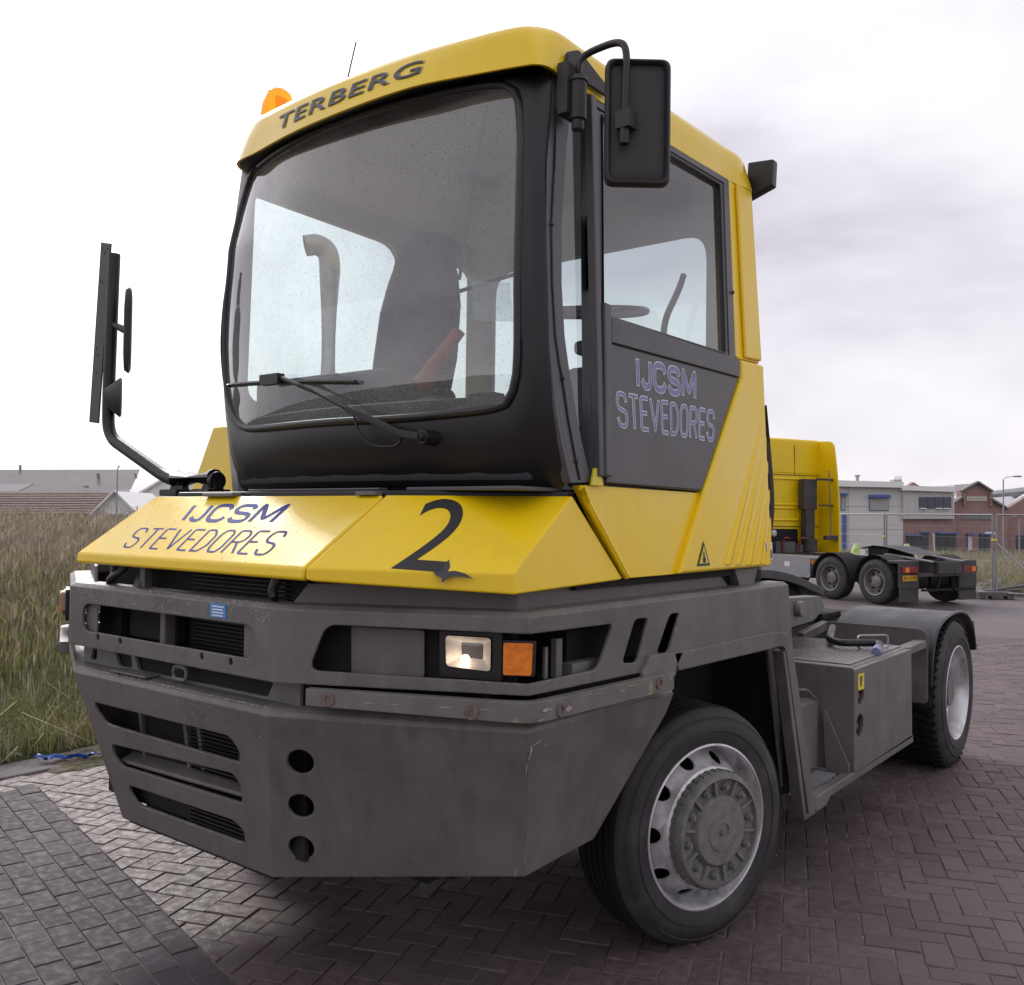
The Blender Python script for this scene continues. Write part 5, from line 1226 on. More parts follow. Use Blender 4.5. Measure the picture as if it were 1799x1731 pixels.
for w_ in (w1, w2): B().raw([V3(p)+V3((.02, 0, 0)) for p in w_], [(0, 1, 2, 3)]).done('side_window', 'glass', lw_, smooth=0)
b = B(); b.prism([(-.40, .55, 2.935), (1.10, .58, 2.915), (1.09, 1.92, 2.93), (-.40, 1.92, 2.94)], (0, 0, .01)); b.done('headliner', 'inter', T)
b = B(); b.prism([(-.40, .62, 1.66), (1.16, .64, 1.66), (1.16, 1.92, 1.66), (-.40, 1.92, 1.66)], (0, 0, -.02)); b.done('cab_floor', 'interd', T)
b = B(); b.prism([(1.16, .80, 1.66), (1.16, 1.9, 1.66), (1.13, 1.9, 2.19), (1.13, .80, 2.19)], (-.012, 0, 0)); b.done('door_lining', 'inter', T)
# dashboard, seat, steering wheel
dsh = []
for x in np.linspace(-.38, 1.10, 9): dsh.append((x, Ys(x, 1.95)+.05))
b = B(); b.prism([(x, y, 1.68) for x, y in dsh] + [(1.10, .70, 1.68), (.95, .66, 1.68), (-.38, .70, 1.68)], (0, 0, .26)); b.bb((-.36, .60, 1.9), (.12, .86, 2.10)); b.done('dashboard', 'interd', T, bevel=.02)
b = B()
for x in (.64, .86): b.bb((x, .50, 1.935), (x+.10, .56, 1.955))
b.split('air_vent', 'black', T, bevel=.004)
st_ = B(); 
st_.box((.09, .88, 2.04), (.42, .42, .12), mtx=Matrix.Rotation(RAD(-6), 3, 'X')); seat = st_.done('seat', 'seatf', T, bevel=.045, seg=4)
sv = []; fs = []
prof = [(2.02, .19), (2.2, .215), (2.42, .205), (2.54, .175), (2.60, .15), (2.68, .135), (2.72, .10)]
for z, hw_ in prof:
    yb = 1.02 + (z-2.06)*.12
    for k in range(14):
        a = 2*math.pi*k/14; ex = abs(math.cos(a))**.5*math.copysign(1, math.cos(a)); ey = abs(math.sin(a))**.6*math.copysign(1, math.sin(a))
        sv.append((.09+ex*hw_, yb+ey*.06, z))
for j in range(len(prof)-1):
    for k in range(14): fs.append((j*14+k, j*14+(k+1) % 14, (j+1)*14+(k+1) % 14, (j+1)*14+k))
fs += [tuple(range(14)), tuple(range((len(prof)-1)*14, len(prof)*14))]
B().raw(sv, fs).done('backrest', 'seatf', seat, smooth=70)
b = B(); b.cyl((.09, .92, 1.67), (.09, .92, 2.0), .11, .13, 16); b.done('seat_pedestal', 'interd', seat)
b = B(); b.tube(smooth_path([(.26, .86, 2.03), (.34, .86, 2.10), (.42, .88, 2.20), (.47, .89, 2.26)], .05), [.034]*3+[.032]*4+[.028]*4+[.024]*3, 10); b.done('hose', 'orange', T)
sw = B(); C_ = V3((.80, 1.28, 2.36)); sw.lathe([(.20+.014*math.cos(a), .014*math.sin(a)) for a in np.linspace(0, 2*math.pi, 9)[:-1]], C_, (.15, -.25, 1), 36, closed=True)
ax, ay, az = basis((.15, -.25, 1))
for a in (0, 2.1, 4.2): sw.bar(C_, C_+(ax*math.cos(a)+ay*math.sin(a))*.2, .03, .012, az)
sw.cyl(C_-az*.5, C_, .025, n=12); sw.cyl(C_-az*.01, C_+az*.02, .05, n=16); sw.done('steering_wheel', 'black', T)
b = B(); b.box((.62, 1.62, 2.27), (.10, .34, .06), rz=.1); b.bb((.52, 1.5, 1.7), (.75, 1.85, 2.2)); b.done('console', 'interd', T, bevel=.02)
b = B(); b.tube(smooth_path([(.86, 1.88, 2.62), (.86, 1.84, 2.55), (.80, 1.82, 2.42), (.80, 1.82, 1.98)], .06), .014, 8); b.done('grab_rail', 'interd', T)
b = B(); b.tube([(-.38, 1.50, 2.58), (.2, 1.86, 2.78)], .014, 8); b.done('grab_rail', 'interd', T)
b = B().raw([S(.93, 2.28, -.02), S(1.05, 2.265, -.02), S(1.06, 2.15, -.02), S(.94, 2.16, -.02)], [(0, 1, 2, 3)]); b.done('permit_card', 'paper', T, smooth=0)
b = B(); b.tube([S(.92, 2.84, -.03), S(.86, 2.3, -.06)], .006, 6); b.done('pull_cord', 'black', T)

# ---- mirrors
b = B(); D_ = lambda px, py, d: CAM_POS + (FWD + RGT*((px-PPX)/FPX) - UPV*((py-865.5)/FPX))*d
# left-hand (door side) mirror: bracket on the roof side, bent tube, rectangular housing seen from behind
br = B(); br.prism(rnd([(1.142, .60, 2.98), (1.142, .66, 3.01), (1.142, .83, 2.955), (1.142, .83, 2.925), (1.142, .72, 2.925), (1.142, .60, 2.90)], .012, 3), (.012, 0, 0))
br.bb((1.150, .55, 2.77), (1.188, .625, 2.925)); br.cyl((1.200, .59, 2.755), (1.200, .59, 2.868), .026, n=16); br.cyl((1.200, .59, 2.725), (1.200, .59, 2.755), .019, n=14); br.cyl((1.200, .59, 2.868), (1.200, .59, 2.885), .031, .024, n=16)
mb = br.done('mirror_bracket', 'mirror_back', T, bevel=.003)
mc = V3((1.392, .613, 2.706)); wv = V3((.745, .60, .0)).normalized(); fwv = V3((wv.y, -wv.x, 0))   # width direction and the way the back of the housing faces
tb = B(); tb.tube(smooth_path([(1.200, .59, 2.87), (1.202, .59, 2.935), (1.235, .60, 2.955), (1.345, .58, 2.945), (1.38, .572, 2.912), (1.38, .562, 2.70), (1.38, .562, 2.645)], .05, 6), .0105, 10)
tb.cyl((1.38, .562, 2.632), (1.38, .562, 2.68), .014, n=12); tb.box((1.382, .569, 2.70), (.045, .045, .05)); tb.done('mirror_arm', 'black', mb, smooth=50)
def mirror_housing(nm, c, wv, hw_, hh, dp, fv, parent, tilt=0.):
    up = V3((0, 0, 1)); lay = []
    for sc_, d in ((.50, dp*.30), (.80, dp*.18), (.83, dp*.12), (.86, dp*.62), (.90, dp*.85), (.95, dp*.80), (.99, dp*.45), (1.0, 0), (1.0, -dp*.6), (.97, -dp*.75)):
        r_ = rnd([c + wv*(a*hw_*1) + up*(e_*hh) for a, e_ in ((-1, -1), (1, -1), (1, 1), (-1, 1))], .028, 5)
        sx = (hw_-(1-sc_)*hw_*1.0)/hw_; sy = (hh-(1-sc_)*hw_*1.0)/hh
        lay.append([c + wv*((p-c).dot(wv)*sx) + up*((p-c).z*sy) + fv*d for p in r_])
    n_ = len(lay[0]); vs_ = [p for l in lay for p in l]; fs_ = []
    for k in range(len(lay)-1):
        for i in range(n_): fs_.append((k*n_+i, k*n_+(i+1) % n_, (k+1)*n_+(i+1) % n_, (k+1)*n_+i))
    fs_ += [tuple(range(n_)), tuple(range((len(lay)-1)*n_, len(lay)*n_))]
    o_ = B().raw(vs_, fs_).done(nm, 'mirror_back', parent, smooth=40)
    g_ = [c + wv*((p-c).dot(wv)*.93) + up*((p-c).z*.96) - fv*(dp*.5+.002) for p in lay[4]]
    g_ = [c + wv*((p-c).dot(wv)) + up*((p-c).z) - fv*(dp*.75+.002) for p in lay[-1]]
    finish(B().raw(g_, [tuple(range(len(g_)))]).bm, 'mirror_glass', 'steel', mb, smooth=0)
    return o_
mirror_housing('mirror', mc, wv, .094, .182, .022, fwv, mb)
# right-hand mirror: long bent arm standing on the bonnet with a perforated channel
ar = B(); base = V3((-.60, .45, 1.655))
ar.tube(smooth_path([(-.40, .45, 1.70), (-.70, .45, 1.705), (-1.20, .45, 1.905), (-1.21, .45, 2.05), (-1.19, .45, 2.715)], .09, 7), .026, 14); ar.tube([(-.66, .45, 1.712), (-.39, .45, 1.712)], .036, 16)
ar.bb((-.70, .40, 1.642), (-.58, .50, 1.668)); ar.bb((-.47, .40, 1.642), (-.36, .50, 1.668)); ar.prism([(-.69, .435, 1.66), (-.585, .435, 1.66), (-.60, .435, 1.71), (-.66, .435, 1.71)], (0, .03, 0)); ar.prism([(-.46, .43, 1.66), (-.36, .43, 1.66), (-.37, .43, 1.72), (-.42, .43, 1.72)], (0, .04, 0))
ar.cyl((-.37, .45, 1.70), (-.395, .45, 1.70), .036, n=18)
arm = ar.done('mirror_arm', 'black', T, bevel=.003); tag(arm, 'long black mirror arm standing on the bonnet')
hl_ = []
for y_, z_ in ((0, 2.722), (0, 2.705), (0, 2.61), (0, 2.60), (0, 2.35), (0, 2.33), (0, 2.26)): pass
ch_out = [(-1.335, .43, 1.975), (-1.255, .43, 1.965), (-1.185, .43, 2.755), (-1.27, .43, 2.775)]
def chx(z, f): 
    a = -1.335+(z-1.975)/(2.775-1.975)*.065; return a + .082*f
hol = [ellipse((chx(z, f), .43, z), (.005, 0, 0), (0, 0, .006), 8) for z, f in ((2.745, .2), (2.72, .5), (2.735, .8), (2.60, .25), (2.592, .5), (2.30, .35), (2.27, .5), (2.19, .5))]
panel('mirror_channel', ch_out, hol, (0, -1, 0), .006, 'black', arm, bevel=.001)
b = B(); b.prism([(-1.335, .43, 1.975), (-1.27, .43, 2.775), (-1.27, .47, 2.775), (-1.335, .47, 1.975)], (.005, 0, 0)); b.done('mirror_channel_web', 'black', arm)
# two mirrors turned towards the driver, so that the camera sees their edges
MA = V3((.50, .866, 0)); MV = V3((-.866, .50, 0))
b = B(); c = V3((-1.065, .45, 2.36)); vs = []
for dx, k in ((-.014, .6), (-.010, .93), (0.008, 1), (.016, .93), (.018, .8)):
    for a in np.linspace(0, 2*math.pi, 25)[:-1]:
        ex, ez = math.copysign(abs(math.cos(a))**.5, math.cos(a))*k, math.copysign(abs(math.sin(a))**.6, math.sin(a))*k
        vs.append(c + MA*dx + MV*ex*.085 + V3((0, 0, ez*.185)))
b.raw(vs, [(k*24+i, k*24+(i+1) % 24, (k+1)*24+(i+1) % 24, (k+1)*24+i) for k in range(4) for i in range(24)] + [tuple(range(24)), tuple(range(96, 120))])
b.cyl((-1.185, .45, 2.40), c, .012, .02, 10); b.done('mirror', 'mirror_back', arm, smooth=60)
b = B(); b.lathe([(.0, -.05), (.035, -.05), (.078, .0), (.088, .012), (.08, .018), (0, .018)], (-1.135, .45, 2.075), MA, 24); b.cyl((-1.20, .45, 2.09), (-1.16, .44, 2.08), .015, n=8); b.done('mirror', 'mirror_back', arm, smooth=50)

# ---- roof fittings
b = B(); b.cyl((-.27, .62, 3.09), (-.27, .62, 3.135), .075, .07, 24); bea = b.done('beacon', 'black', T)
b = B(); b.lathe([(.068, 0), (.07, .01), (.064, .06), (.05, .105), (.03, .122), (0, .127)], (-.27, .62, 3.135), (0, 0, 1), 24); b.done('dome', 'amber_sunglow', bea, smooth=70)
b = B(); b.cyl((-.27, .62, 3.135), (-.27, .62, 3.17), .03, .02, 12); b.prism([(-.25, .60, 3.16), (-.25, .645, 3.16), (-.255, .645, 3.225), (-.255, .60, 3.225)], (-.012, 0, 0)); b.done('rotating_reflector', 'steel', bea)
b = B(); b.tube([(.10, .62, 3.08), (.18, .62, 3.315)], .0032, 6); b.cyl((.10, .62, 3.07), (.104, .62, 3.10), .012, .006, 10); b.done('antenna', 'black', T)
b = B(); b.prism([(1.09, 1.99, 2.93), (1.21, 1.99, 2.97), (1.215, 1.99, 3.08), (1.10, 1.99, 3.09)], (0, .05, 0)); b.bb((1.02, 1.95, 2.99), (1.11, 2.0, 3.03)); b.done('work_lamp', 'black', T, bevel=.008)
# ---- right-hand engine cover and exhaust beside the cab
b = B(); b.prism([(-.56, .78, 1.64), (-.56, 1.9, 1.64), (-.56, 1.9, 2.0), (-.56, 1.0, 2.02), (-.56, .90, 1.98)], (-.54, 0, 0)); b.done('engine_cover', 'yellow', T, bevel=.012)
b = B(); b.bb((-.98, 1.1, 1.32), (-.45, 2.0, 1.645)); b.done('engine_housing', 'grey', T, bevel=.01)
b = B(); b.tube(smooth_path([(-.85, 1.38, 2.0), (-.85, 1.38, 2.88), (-.885, 1.33, 2.92), (-.92, 1.28, 2.905)], .09, 7), .052, 18, caps=False); b.cyl((-.85, 1.38, 2.0), (-.85, 1.38, 2.2), .075, n=20); b.done('exhaust_stack', 'exh', T, smooth=60)

# ---- rear frame, deck box, steps
b = B()
for s in (1, -1): b.bb((s*.38, 1.8, .62), (s*.46, 5.55, .90))
b.bb((-.46, 5.35, .62), (.46, 5.5, .88)); b.bb((-.46, 2.3, .66), (.46, 2.5, .85)); b.split('frame_rail', 'grey', T, bevel=.006)
b = B()
for s in (1, -1):
    if s > 0:
        pass
for s in (1, -1):
    X = 1.25*s
    dk = B(); dk.prism([(X-.022*s, 2.935, .352), (X-.022*s, 3.91, .352), (X-.022*s, 3.89, .862), (X-.022*s, 2.935, .862)], (-.758*s, 0, 0))
    fpl = B().prism(rnd([(X-.001*s, 2.921, .352), (X-.001*s, 2.921, .86), (.47*s, 2.921, .86), (.47*s, 2.921, .352)], [0, .02, 0, 0], 3), (0, .016, 0)); fpl = fpl.done('box_front', 'grey', T)
    box_ = dk.done('side_box', 'grey', T, bevel=.02, seg=3)
    panel('box_side', rnd([(X, 2.93, .35), (X, 3.91, .35), (X, 3.89, .852), (X, 2.94, .852)], .012, 3), [ellipse((X, p[1]+.015, p[2]), (0, .047 if p[2] > .65 else .056, 0), (0, 0, .047 if p[2] > .65 else .058), 24) for p in V['boxholes']], (s, 0, 0), .02, 'grey', box_, bevel=.006, seg=3)
    pl_ = B(); pl_.prism([(1.205*s, 2.985, .862), (1.20*s, 3.87, .862), (.50*s, 3.87, .862), (.50*s, 2.96, .862)], (0, 0, .006)); pl_.done('tread_plate', 'grey', box_, bevel=.002)
    ck = B()
    for iy in range(26):
        for ix_ in range(21):
            x_, y_ = .52+ix_*.032, 3.0+iy*.033
            a = RAD(45 if (ix_+iy) % 2 else -45); ck.box((x_*s, y_, .8682), (.020, .004, .0016), rz=a)
    k_ = ck.done('tread_pattern', 'grey', box_, smooth=0); k_['kind'] = 'stuff'
    for p in V['boxholes']:
        rr_ = .047 if p[2] > .65 else .058
        h_ = B(); h_.cyl((X-.0225*s, p[1]+.015, p[2]), (X-.0205*s, p[1]+.015, p[2]), rr_*1.02, n=24); h_.done('lamp_recess', 'dark', box_)
        h_ = B(); h_.cyl((X-.02*s, p[1]-.0, p[2]), (X-.008*s, p[1]-.0, p[2]), .016, n=12); h_.done('side_reflector', 'red', box_)
    if s > 0:
        patch('sticker', [(1.25, 2.965, .745), (1.25, 3.06, .742), (1.25, 3.06, .822), (1.25, 2.965, .826)], 'stick_yel', box_, (1, 0, 0), .002)
        patch('sticker_print', [(1.25, 3.0, .76), (1.25, 3.02, .76), (1.25, 3.035, .81), (1.25, 2.99, .81)], 'rust', box_, (1, 0, 0), .0032)
    st2 = B(); st2.prism(rnd([(X, 2.40, .285), (X, 2.54, .285), (X, 2.60, .315), (X, 3.94, .318), (X, 3.92, .365), (X, 2.42, .352)], .006, 2), (-.05*s, 0, 0)); st2.done('step_rail', 'grey', T, bevel=.005)
    st3 = B(); st3.bb((1.20*s, 2.42, .325), (.92*s, 2.92, .338)); stp = st3.done('step', 'grey', T)
    for k in range(9):
        t_ = B(); t_.prism([((1.19-.008)*s, 2.45+.05*k, .338), ((1.19-.008)*s, 2.47+.05*k, .338), ((1.19-.008)*s, 2.46+.05*k, .352)], (-.24*s, 0, 0)); t_.done('step_tooth', 'galv', stp)
    ga = B(); ga.prism([(1.12*s, 2.90, .34), (1.235*s, 2.90, .34), (1.235*s, 2.90, .40), (1.12*s, 2.90, .64), (1.105*s, 2.90, .64)], (0, -.012, 0)); ga.done('gusset', 'grey', T, bevel=.002)
    tk = B(); tk.bb((.70*s, 2.50, .36), (1.08*s, 2.91, .69)); tk.done('battery_box', 'grey_lite', T, bevel=.012)
    tk = B(); tk.tube(smooth_path([(1.0*s, 2.72, .69), (1.0*s, 2.72, .75), (1.06*s, 2.80, .75), (1.08*s, 2.88, .69)], .02), .006, 6); tk.done('box_handle', 'grey_lite', T)
# bent pipe on the deck
b = B(); b.tube(smooth_path([(.74, 4.05, .92), (.88, 3.60, .90), (.98, 3.50, .90), (1.16, 3.62, .905), (1.19, 3.45, .885)], .05, 5), .020, 10); hp = b.done('deck_pipe', 'black', T)
b = B(); b.cyl((1.183, 3.50, .889), (1.197, 3.42, .880), .024, n=14); b.done('pipe_cap', 'blue_pale', hp)
b = B(); b.tube(rnd([(1.05, 3.58, .87), (1.05, 3.58, .94), (1.17, 3.72, .94), (1.17, 3.72, .87)], .02, 3), .006, 6); b.done('pipe_clip', 'galv', hp)
# wings over the rear wheels
for s in (1, -1):
    arcp = [(4.30, .46), (4.31, .70), (4.38, .87), (4.55, .955), (4.80, .985), (5.05, .985), (5.25, .94), (5.40, .83), (5.46, .69)]
    op = smooth_path([V3((1.25*s, y, z)) for y, z in arcp], .12, 3); ip = [V3((.62*s, p.y, p.z)) for p in op]
    f_ = B(); k = len(op); vs = op + ip + [p + V3((0, (4.9-p.y)*.02, -.008)) for p in op] + [p + V3((0, (4.9-p.y)*.02, -.008)) for p in ip]
    fs = [(i, i+1, k+i+1, k+i) for i in range(k-1)] + [(2*k+i, 3*k+i, 3*k+i+1, 2*k+i+1) for i in range(k-1)] + [(i, 2*k+i, 2*k+i+1, i+1) for i in range(k-1)] + [(k+i, k+i+1, 3*k+i+1, 3*k+i) for i in range(k-1)]
    fw = f_.raw(vs, fs).done('mudguard', 'fender', T, smooth=50)
    lp = B().tube(op, .012, 6); lp.done('mudguard_lip', 'fender', fw)
    ff = panel('mudguard_apron', rnd([(1.24*s, 4.275, .48), (.62*s, 4.275, .48), (.62*s, 4.275, .93), (1.20*s, 4.275, .93), (1.24*s, 4.275, .90)], [.03, 0, 0, .04, .03], 3), [], (0, -1, 0), .01, 'grey', T, bevel=.003)
    gg = B(); gg.bar((1.2*s, 3.88, .835), (1.2*s, 4.27, .84), .07, .05); gg.bar((.6*s, 3.88, .86), (.6*s, 4.3, .9), .05, .06); gg.split('apron_stay', 'grey', T, bevel=.008)
    tl_ = B(); tl_.prism(rnd([(1.22*s, 5.50, .70), (1.22*s, 5.56, .70), (1.22*s, 5.60, .80), (1.22*s, 5.57, .88), (1.22*s, 5.50, .88)], .01, 2), (-.25*s, 0, 0)); tl_.done('tail_light_housing', 'black', T, bevel=.006)
    tr2 = B(); tr2.bb((1.20*s, 5.585, .74), (1.0*s, 5.605, .84)); tr2.done('tail_light', 'red', T, bevel=.004)
# lifting arms, fifth wheel plate and its black cover
b = B()
for s in (1, -1):
    b.prism(rnd([(s*.62, 2.3, 1.10), (s*.62, 3.35, 1.14), (s*.62, 3.9, 1.12), (s*.62, 3.98, 1.05), (s*.62, 3.80, .98), (s*.62, 2.4, .93)], .03, 3), (.10*s, 0, 0)); b.cyl((s*.72, 3.52, 1.07), (s*.76, 3.52, 1.07), .045, n=18)
    b.cyl((s*.6, 2.4, .85), (s*.6, 3.6, 1.0), .06, n=14)
b.split('lift_arm', 'grey_lite', T, bevel=.008)
fwp = [(3.20, 1.27), (3.45, 1.29), (3.75, 1.275), (4.1, 1.23), (4.62, 1.115)]
b = B()
for s in (1, -1):
    pts_t = smooth_path([V3((.48*s, y, z)) for y, z in fwp], .2, 4); pts_u = [p + V3((0, 0, -.055)) for p in pts_t]
    poly = pts_t + pts_u[::-1]; b.prism(poly, (-.38*s, 0, 0))
b.bb((-.46, 3.2, 1.21), (.46, 3.6, 1.268)); fth = b.done('fifth_wheel', 'fender', T, bevel=.006)
b = B(); b.prism([(-.40, 3.3, .88), (-.40, 4.45, .88), (-.40, 4.55, .98), (-.40, 4.3, 1.16), (-.40, 3.3, 1.21)], (.8, 0, 0)); b.done('fifth_wheel_base', 'dark', fth)
b = B(); b.bb((-.36, 2.1, .9), (.36, 3.2, 1.16)); b.bb((-.5, 2.2, .9), (.5, 5.3, .915)); b.bb((-.1, 4.4, .915), (.55, 4.75, .96)); b.done('chassis_cover', 'dark', T, bevel=.01)
b = B(); b.tube(smooth_path([(.2, 2.0, 1.9), (.2, 2.3, 1.5), (.3, 2.6, 1.2), (.35, 3.2, 1.0)], .2), .018, 8); b.tube(smooth_path([(.3, 2.0, 1.9), (.34, 2.3, 1.4), (.36, 2.7, 1.1), (.35, 3.2, .98)], .2), .018, 8); b.split('air_hose', 'black', T)

# ---- wheels
def lathe_fn(prof):
    r = [p[0] for p in prof]; t = [p[1] for p in prof]
    return r, t
def wheel(name, loc, rz, R, width, kind, n_h=10):
    """local +X is outwards, the rim flange lies in the plane x = 0"""
    w = empty(name, loc, rz); w.parent = T
    sd = -.012                                            # sidewall shoulder just inside the flange plane
    tw_ = width; prof = [(.296, .004), (.31, .010), (.34, .016), (.38, .018), (R-.05, .008), (R-.022, -.006), (R-.008, -.022), (R, -.045)]
    gro = []
    for k in range(4):
        g = -.045 - (tw_-.09)*(k+1)/5
        gro += [(R, g+.007), (R-.014, g+.005), (R-.014, g-.005), (R, g-.007)]
    prof += gro + [(R, -tw_+.045), (R-.008, -tw_+.022), (R-.03, -tw_), (.38, -tw_-.01), (.30, -tw_+.01)]
    b_ = B().lathe(prof, (0, 0, 0), (1, 0, 0), 72)
    for k in range(2): b_.lathe([(.352+.05*k, .0185-.004*k), (.354+.05*k, .0215-.004*k), (.357+.05*k, .0185-.004*k)], (0, 0, 0), (1, 0, 0), 72)
    if kind == 'rear':
        for k in range(54):
            a = 2*math.pi*k/54
            for j, (x0, x1, sk) in enumerate(((-.01, -.10, .05), (-.12, -.20, -.05), (-.22, -.30, .05))):
                p0 = V3((x0, math.cos(a+sk)*(R+.004), math.sin(a+sk)*(R+.004))); p1 = V3((x1, math.cos(a-sk)*(R+.004), math.sin(a-sk)*(R+.004)))
                b_.bar(p0, p1, .03, .016, V3((0, math.cos(a), math.sin(a))))
    ty = b_.done('tyre', ['rubber', 'tread_shaded'], w, smooth=45)
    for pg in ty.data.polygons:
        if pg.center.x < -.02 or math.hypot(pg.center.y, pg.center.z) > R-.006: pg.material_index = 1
    # rim: flange and barrel
    dep = -.055 if kind == 'front' else -.13
    rp = [(.294, -.01), (.305, .004), (.3045, .012), (.298, .014), (.291, .006), (.286, -.02), (.279, -.04), (.272, dep-.01), (.262, -tw_+.03), (.29, -tw_+.01)]
    rim = B().lathe(rp, (0, 0, 0), (1, 0, 0), 72).done('rim', 'silver', w, smooth=40)
    # disc with hand holes
    if kind == 'front':
        pr = [(.276, -.066), (.268, -.058), (.240, -.015), (.222, .018), (.214, .026), (.20, .028)]; h_r, h_a, h_b = .2475, .0195, .029
    else:
        pr = [(.272, -.10), (.262, -.125), (.235, -.138), (.20, -.140), (.17, -.132), (.15, -.125), (.12, -.125)]; h_r, h_a, h_b = .222, .026, .024
    rr_ = [p[0] for p in pr][::-1]; tt_ = [p[1] for p in pr][::-1]
    X_ = lambda r: float(np.interp(r, rr_, tt_))
    r_in, r_out = pr[-1][0], pr[0][0]
    vs, fs = [], []
    m = 32; rs = [r_out, .268, .262, (h_r+.6*h_a+.262)/2]
    for q_ in range(n_h):
        a0 = 2*math.pi*q_/n_h; half = math.pi/n_h; ra, rb2 = h_r-h_a-.006, min(h_r+h_a+.006, r_out)
        base = len(vs); ringO, ringI = [], []
        for k in range(m):
            a = 2*math.pi*k/m; c_, s_ = math.cos(a), math.sin(a)
            ringI.append((h_r + h_a*c_, h_b/h_r*s_))
            f = 1/max(abs(c_), abs(s_)); ringO.append((h_r + (rb2-h_r if c_ > 0 else h_r-ra)*c_*f if True else 0, half*s_*f))
        for lst in (ringO, ringI):
            for r, an in lst: vs.append((X_(r), math.cos(a0+an)*r, math.sin(a0+an)*r))
        for r, an in ringI: vs.append((X_(r)-.012, math.cos(a0+an)*r, math.sin(a0+an)*r))
        for j in (0, 1):
            for k in range(m): fs.append((base+j*m+k, base+j*m+(k+1) % m, base+(j+1)*m+(k+1) % m, base+(j+1)*m+k))
    disc = B().raw(vs, fs)
    ra, rb2 = h_r-h_a-.006, min(h_r+h_a+.006, r_out)
    inner = [r for r in np.linspace(r_in, ra, 8)]
    disc.lathe([(r, X_(r)) for r in inner], (0, 0, 0), (1, 0, 0), 80)
    if rb2 < r_out-1e-4: disc.lathe([(r, X_(r)) for r in np.linspace(rb2, r_out, 4)], (0, 0, 0), (1, 0, 0), 80)
    disc.done('wheel_disc', 'silver' if kind == 'front' else 'silver', w, smooth=50)
    B().lathe([(.27, -.09 if kind == 'front' else -.16), (.0, -.09 if kind == 'front' else -.16)], (0, 0, 0), (1, 0, 0), 32).done('brake_drum', 'dark', w)
    if kind == 'front':
        hp_ = [(.214, .018), (.212, .060), (.203, .074), (.190, .078), (.186, .060), (.132, .052), (.127, .070), (.120, .078), (.07, .080), (.068, .084), (.032, .085), (.030, .080), (.014, .080), (.012, .089), (0, .089)]
        hub = B().lathe(hp_, (0, 0, 0), (1, 0, 0), 64).done('hub', 'hub', w, smooth=35)
        for k in range(40):
            a = 2*math.pi*k/40; c_ = V3((.042, math.cos(a)*.2135, math.sin(a)*.2135)); kn = B(); kn.bar(c_-V3((.016, 0, 0)), c_+V3((.016, 0, 0)), .015, .006, V3((0, math.cos(a), math.sin(a)))); kn.done('hub_tooth', 'hub', hub, smooth=0)
        for k in range(10):
            a = 2*math.pi*k/10+.15; c_ = V3((.05, math.cos(a)*.160, math.sin(a)*.160)); kn = B(); kn.cyl(c_, c_+V3((.024, 0, 0)), .017, .0145, 6); kn.cyl(c_, c_+V3((.032, 0, 0)), .009, n=8); kn.done('wheel_nut', 'hub', w, smooth=30)
            a += math.pi/10; c_ = V3((.058, math.cos(a)*.137, math.sin(a)*.137)); kn = B(); kn.bar(V3((.060, math.cos(a)*.128, math.sin(a)*.128)), V3((.060, math.cos(a)*.190, math.sin(a)*.190)), .011, .024, V3((1, 0, 0))); kn.done('hub_rib', 'hub', hub, bevel=.002)
    else:
        hub = B().lathe([(.125, -.14), (.12, -.06), (.09, -.05), (.085, -.03), (0, -.03)], (0, 0, 0), (1, 0, 0), 40).done('hub', 'hub', w, smooth=35)
        for k in range(10):
            a = 2*math.pi*k/10; c_ = V3((-.128, math.cos(a)*.155, math.sin(a)*.155)); kn = B(); kn.cyl(c_, c_+V3((.03, 0, 0)), .016, .014, 6); kn.done('wheel_nut', 'hub', w, smooth=30)
    return w
wf = wheel('wheel', (1.160, 1.537, .432), RAD(-16.97), .442, .25, 'front')
wf2 = copy_tree(wf, T); wf2.location = (-1.160, 1.537, .432); wf2.rotation_euler.z = RAD(180-16.97)
wr = wheel('wheel', (1.255, 4.895, .466), 0, .474, .29, 'rear')
wr2 = copy_tree(wr, T); wr2.location = (-1.255, 4.895, .466); wr2.rotation_euler.z = math.pi
for s in (1, -1):
    b = B().lathe([(.30, .0), (.38, .01), (.45, -.01), (.474, -.04), (.474, -.25), (.45, -.28), (.38, -.30), (.30, -.29)], (s*.93, 4.895, .466), (s, 0, 0), 56); b.done('inner_tyre', 'rubber', T, smooth=45)
b = B(); b.cyl((-1.0, 1.537, .432), (1.0, 1.537, .432), .07, n=12); b.cyl((-1.1, 4.895, .466), (1.1, 4.895, .466), .1, n=14); b.ball((0, 4.895, .48), .24, 16); b.done('axle', 'dark', T)

# ---- rain drops on bonnet, front panel and bumper lip
rd = np.random.default_rng(5); V_, F_ = [], []
def drop(p, nrm, r):
    x, y, z = basis(nrm); b0 = len(V_)
    for k, h in ((1., 0.), (.72, .55)):
        for j in range(6): a = math.pi/3*j; V_.append(V3(p) + (x*math.cos(a)+y*math.sin(a))*r*k + z*r*h)
    V_.append(V3(p) + z*r*.8)
    for j in range(6): F_.append((b0+j, b0+(j+1) % 6, b0+6+(j+1) % 6, b0+6+j)); F_.append((b0+6+j, b0+6+(j+1) % 6, b0+12))
def front_drop(x, z):
    if z > 1.258 or (z < 1.15 and z > 1.105): drop((x, 0, z), (0, -1, 0), rr_())
def rr_(): return float(rd.choice([.0012, .0016, .002, .0028], p=[.4, .3, .2, .1]))
for _ in range(650):
    u, v = rd.uniform(-.54, .70), rd.uniform(0, 1)**.8; drop(ca_[0].lerp(ca_[3], v)*1. + V3((u+.55, 0, 0)), nA, rr_()*.7)
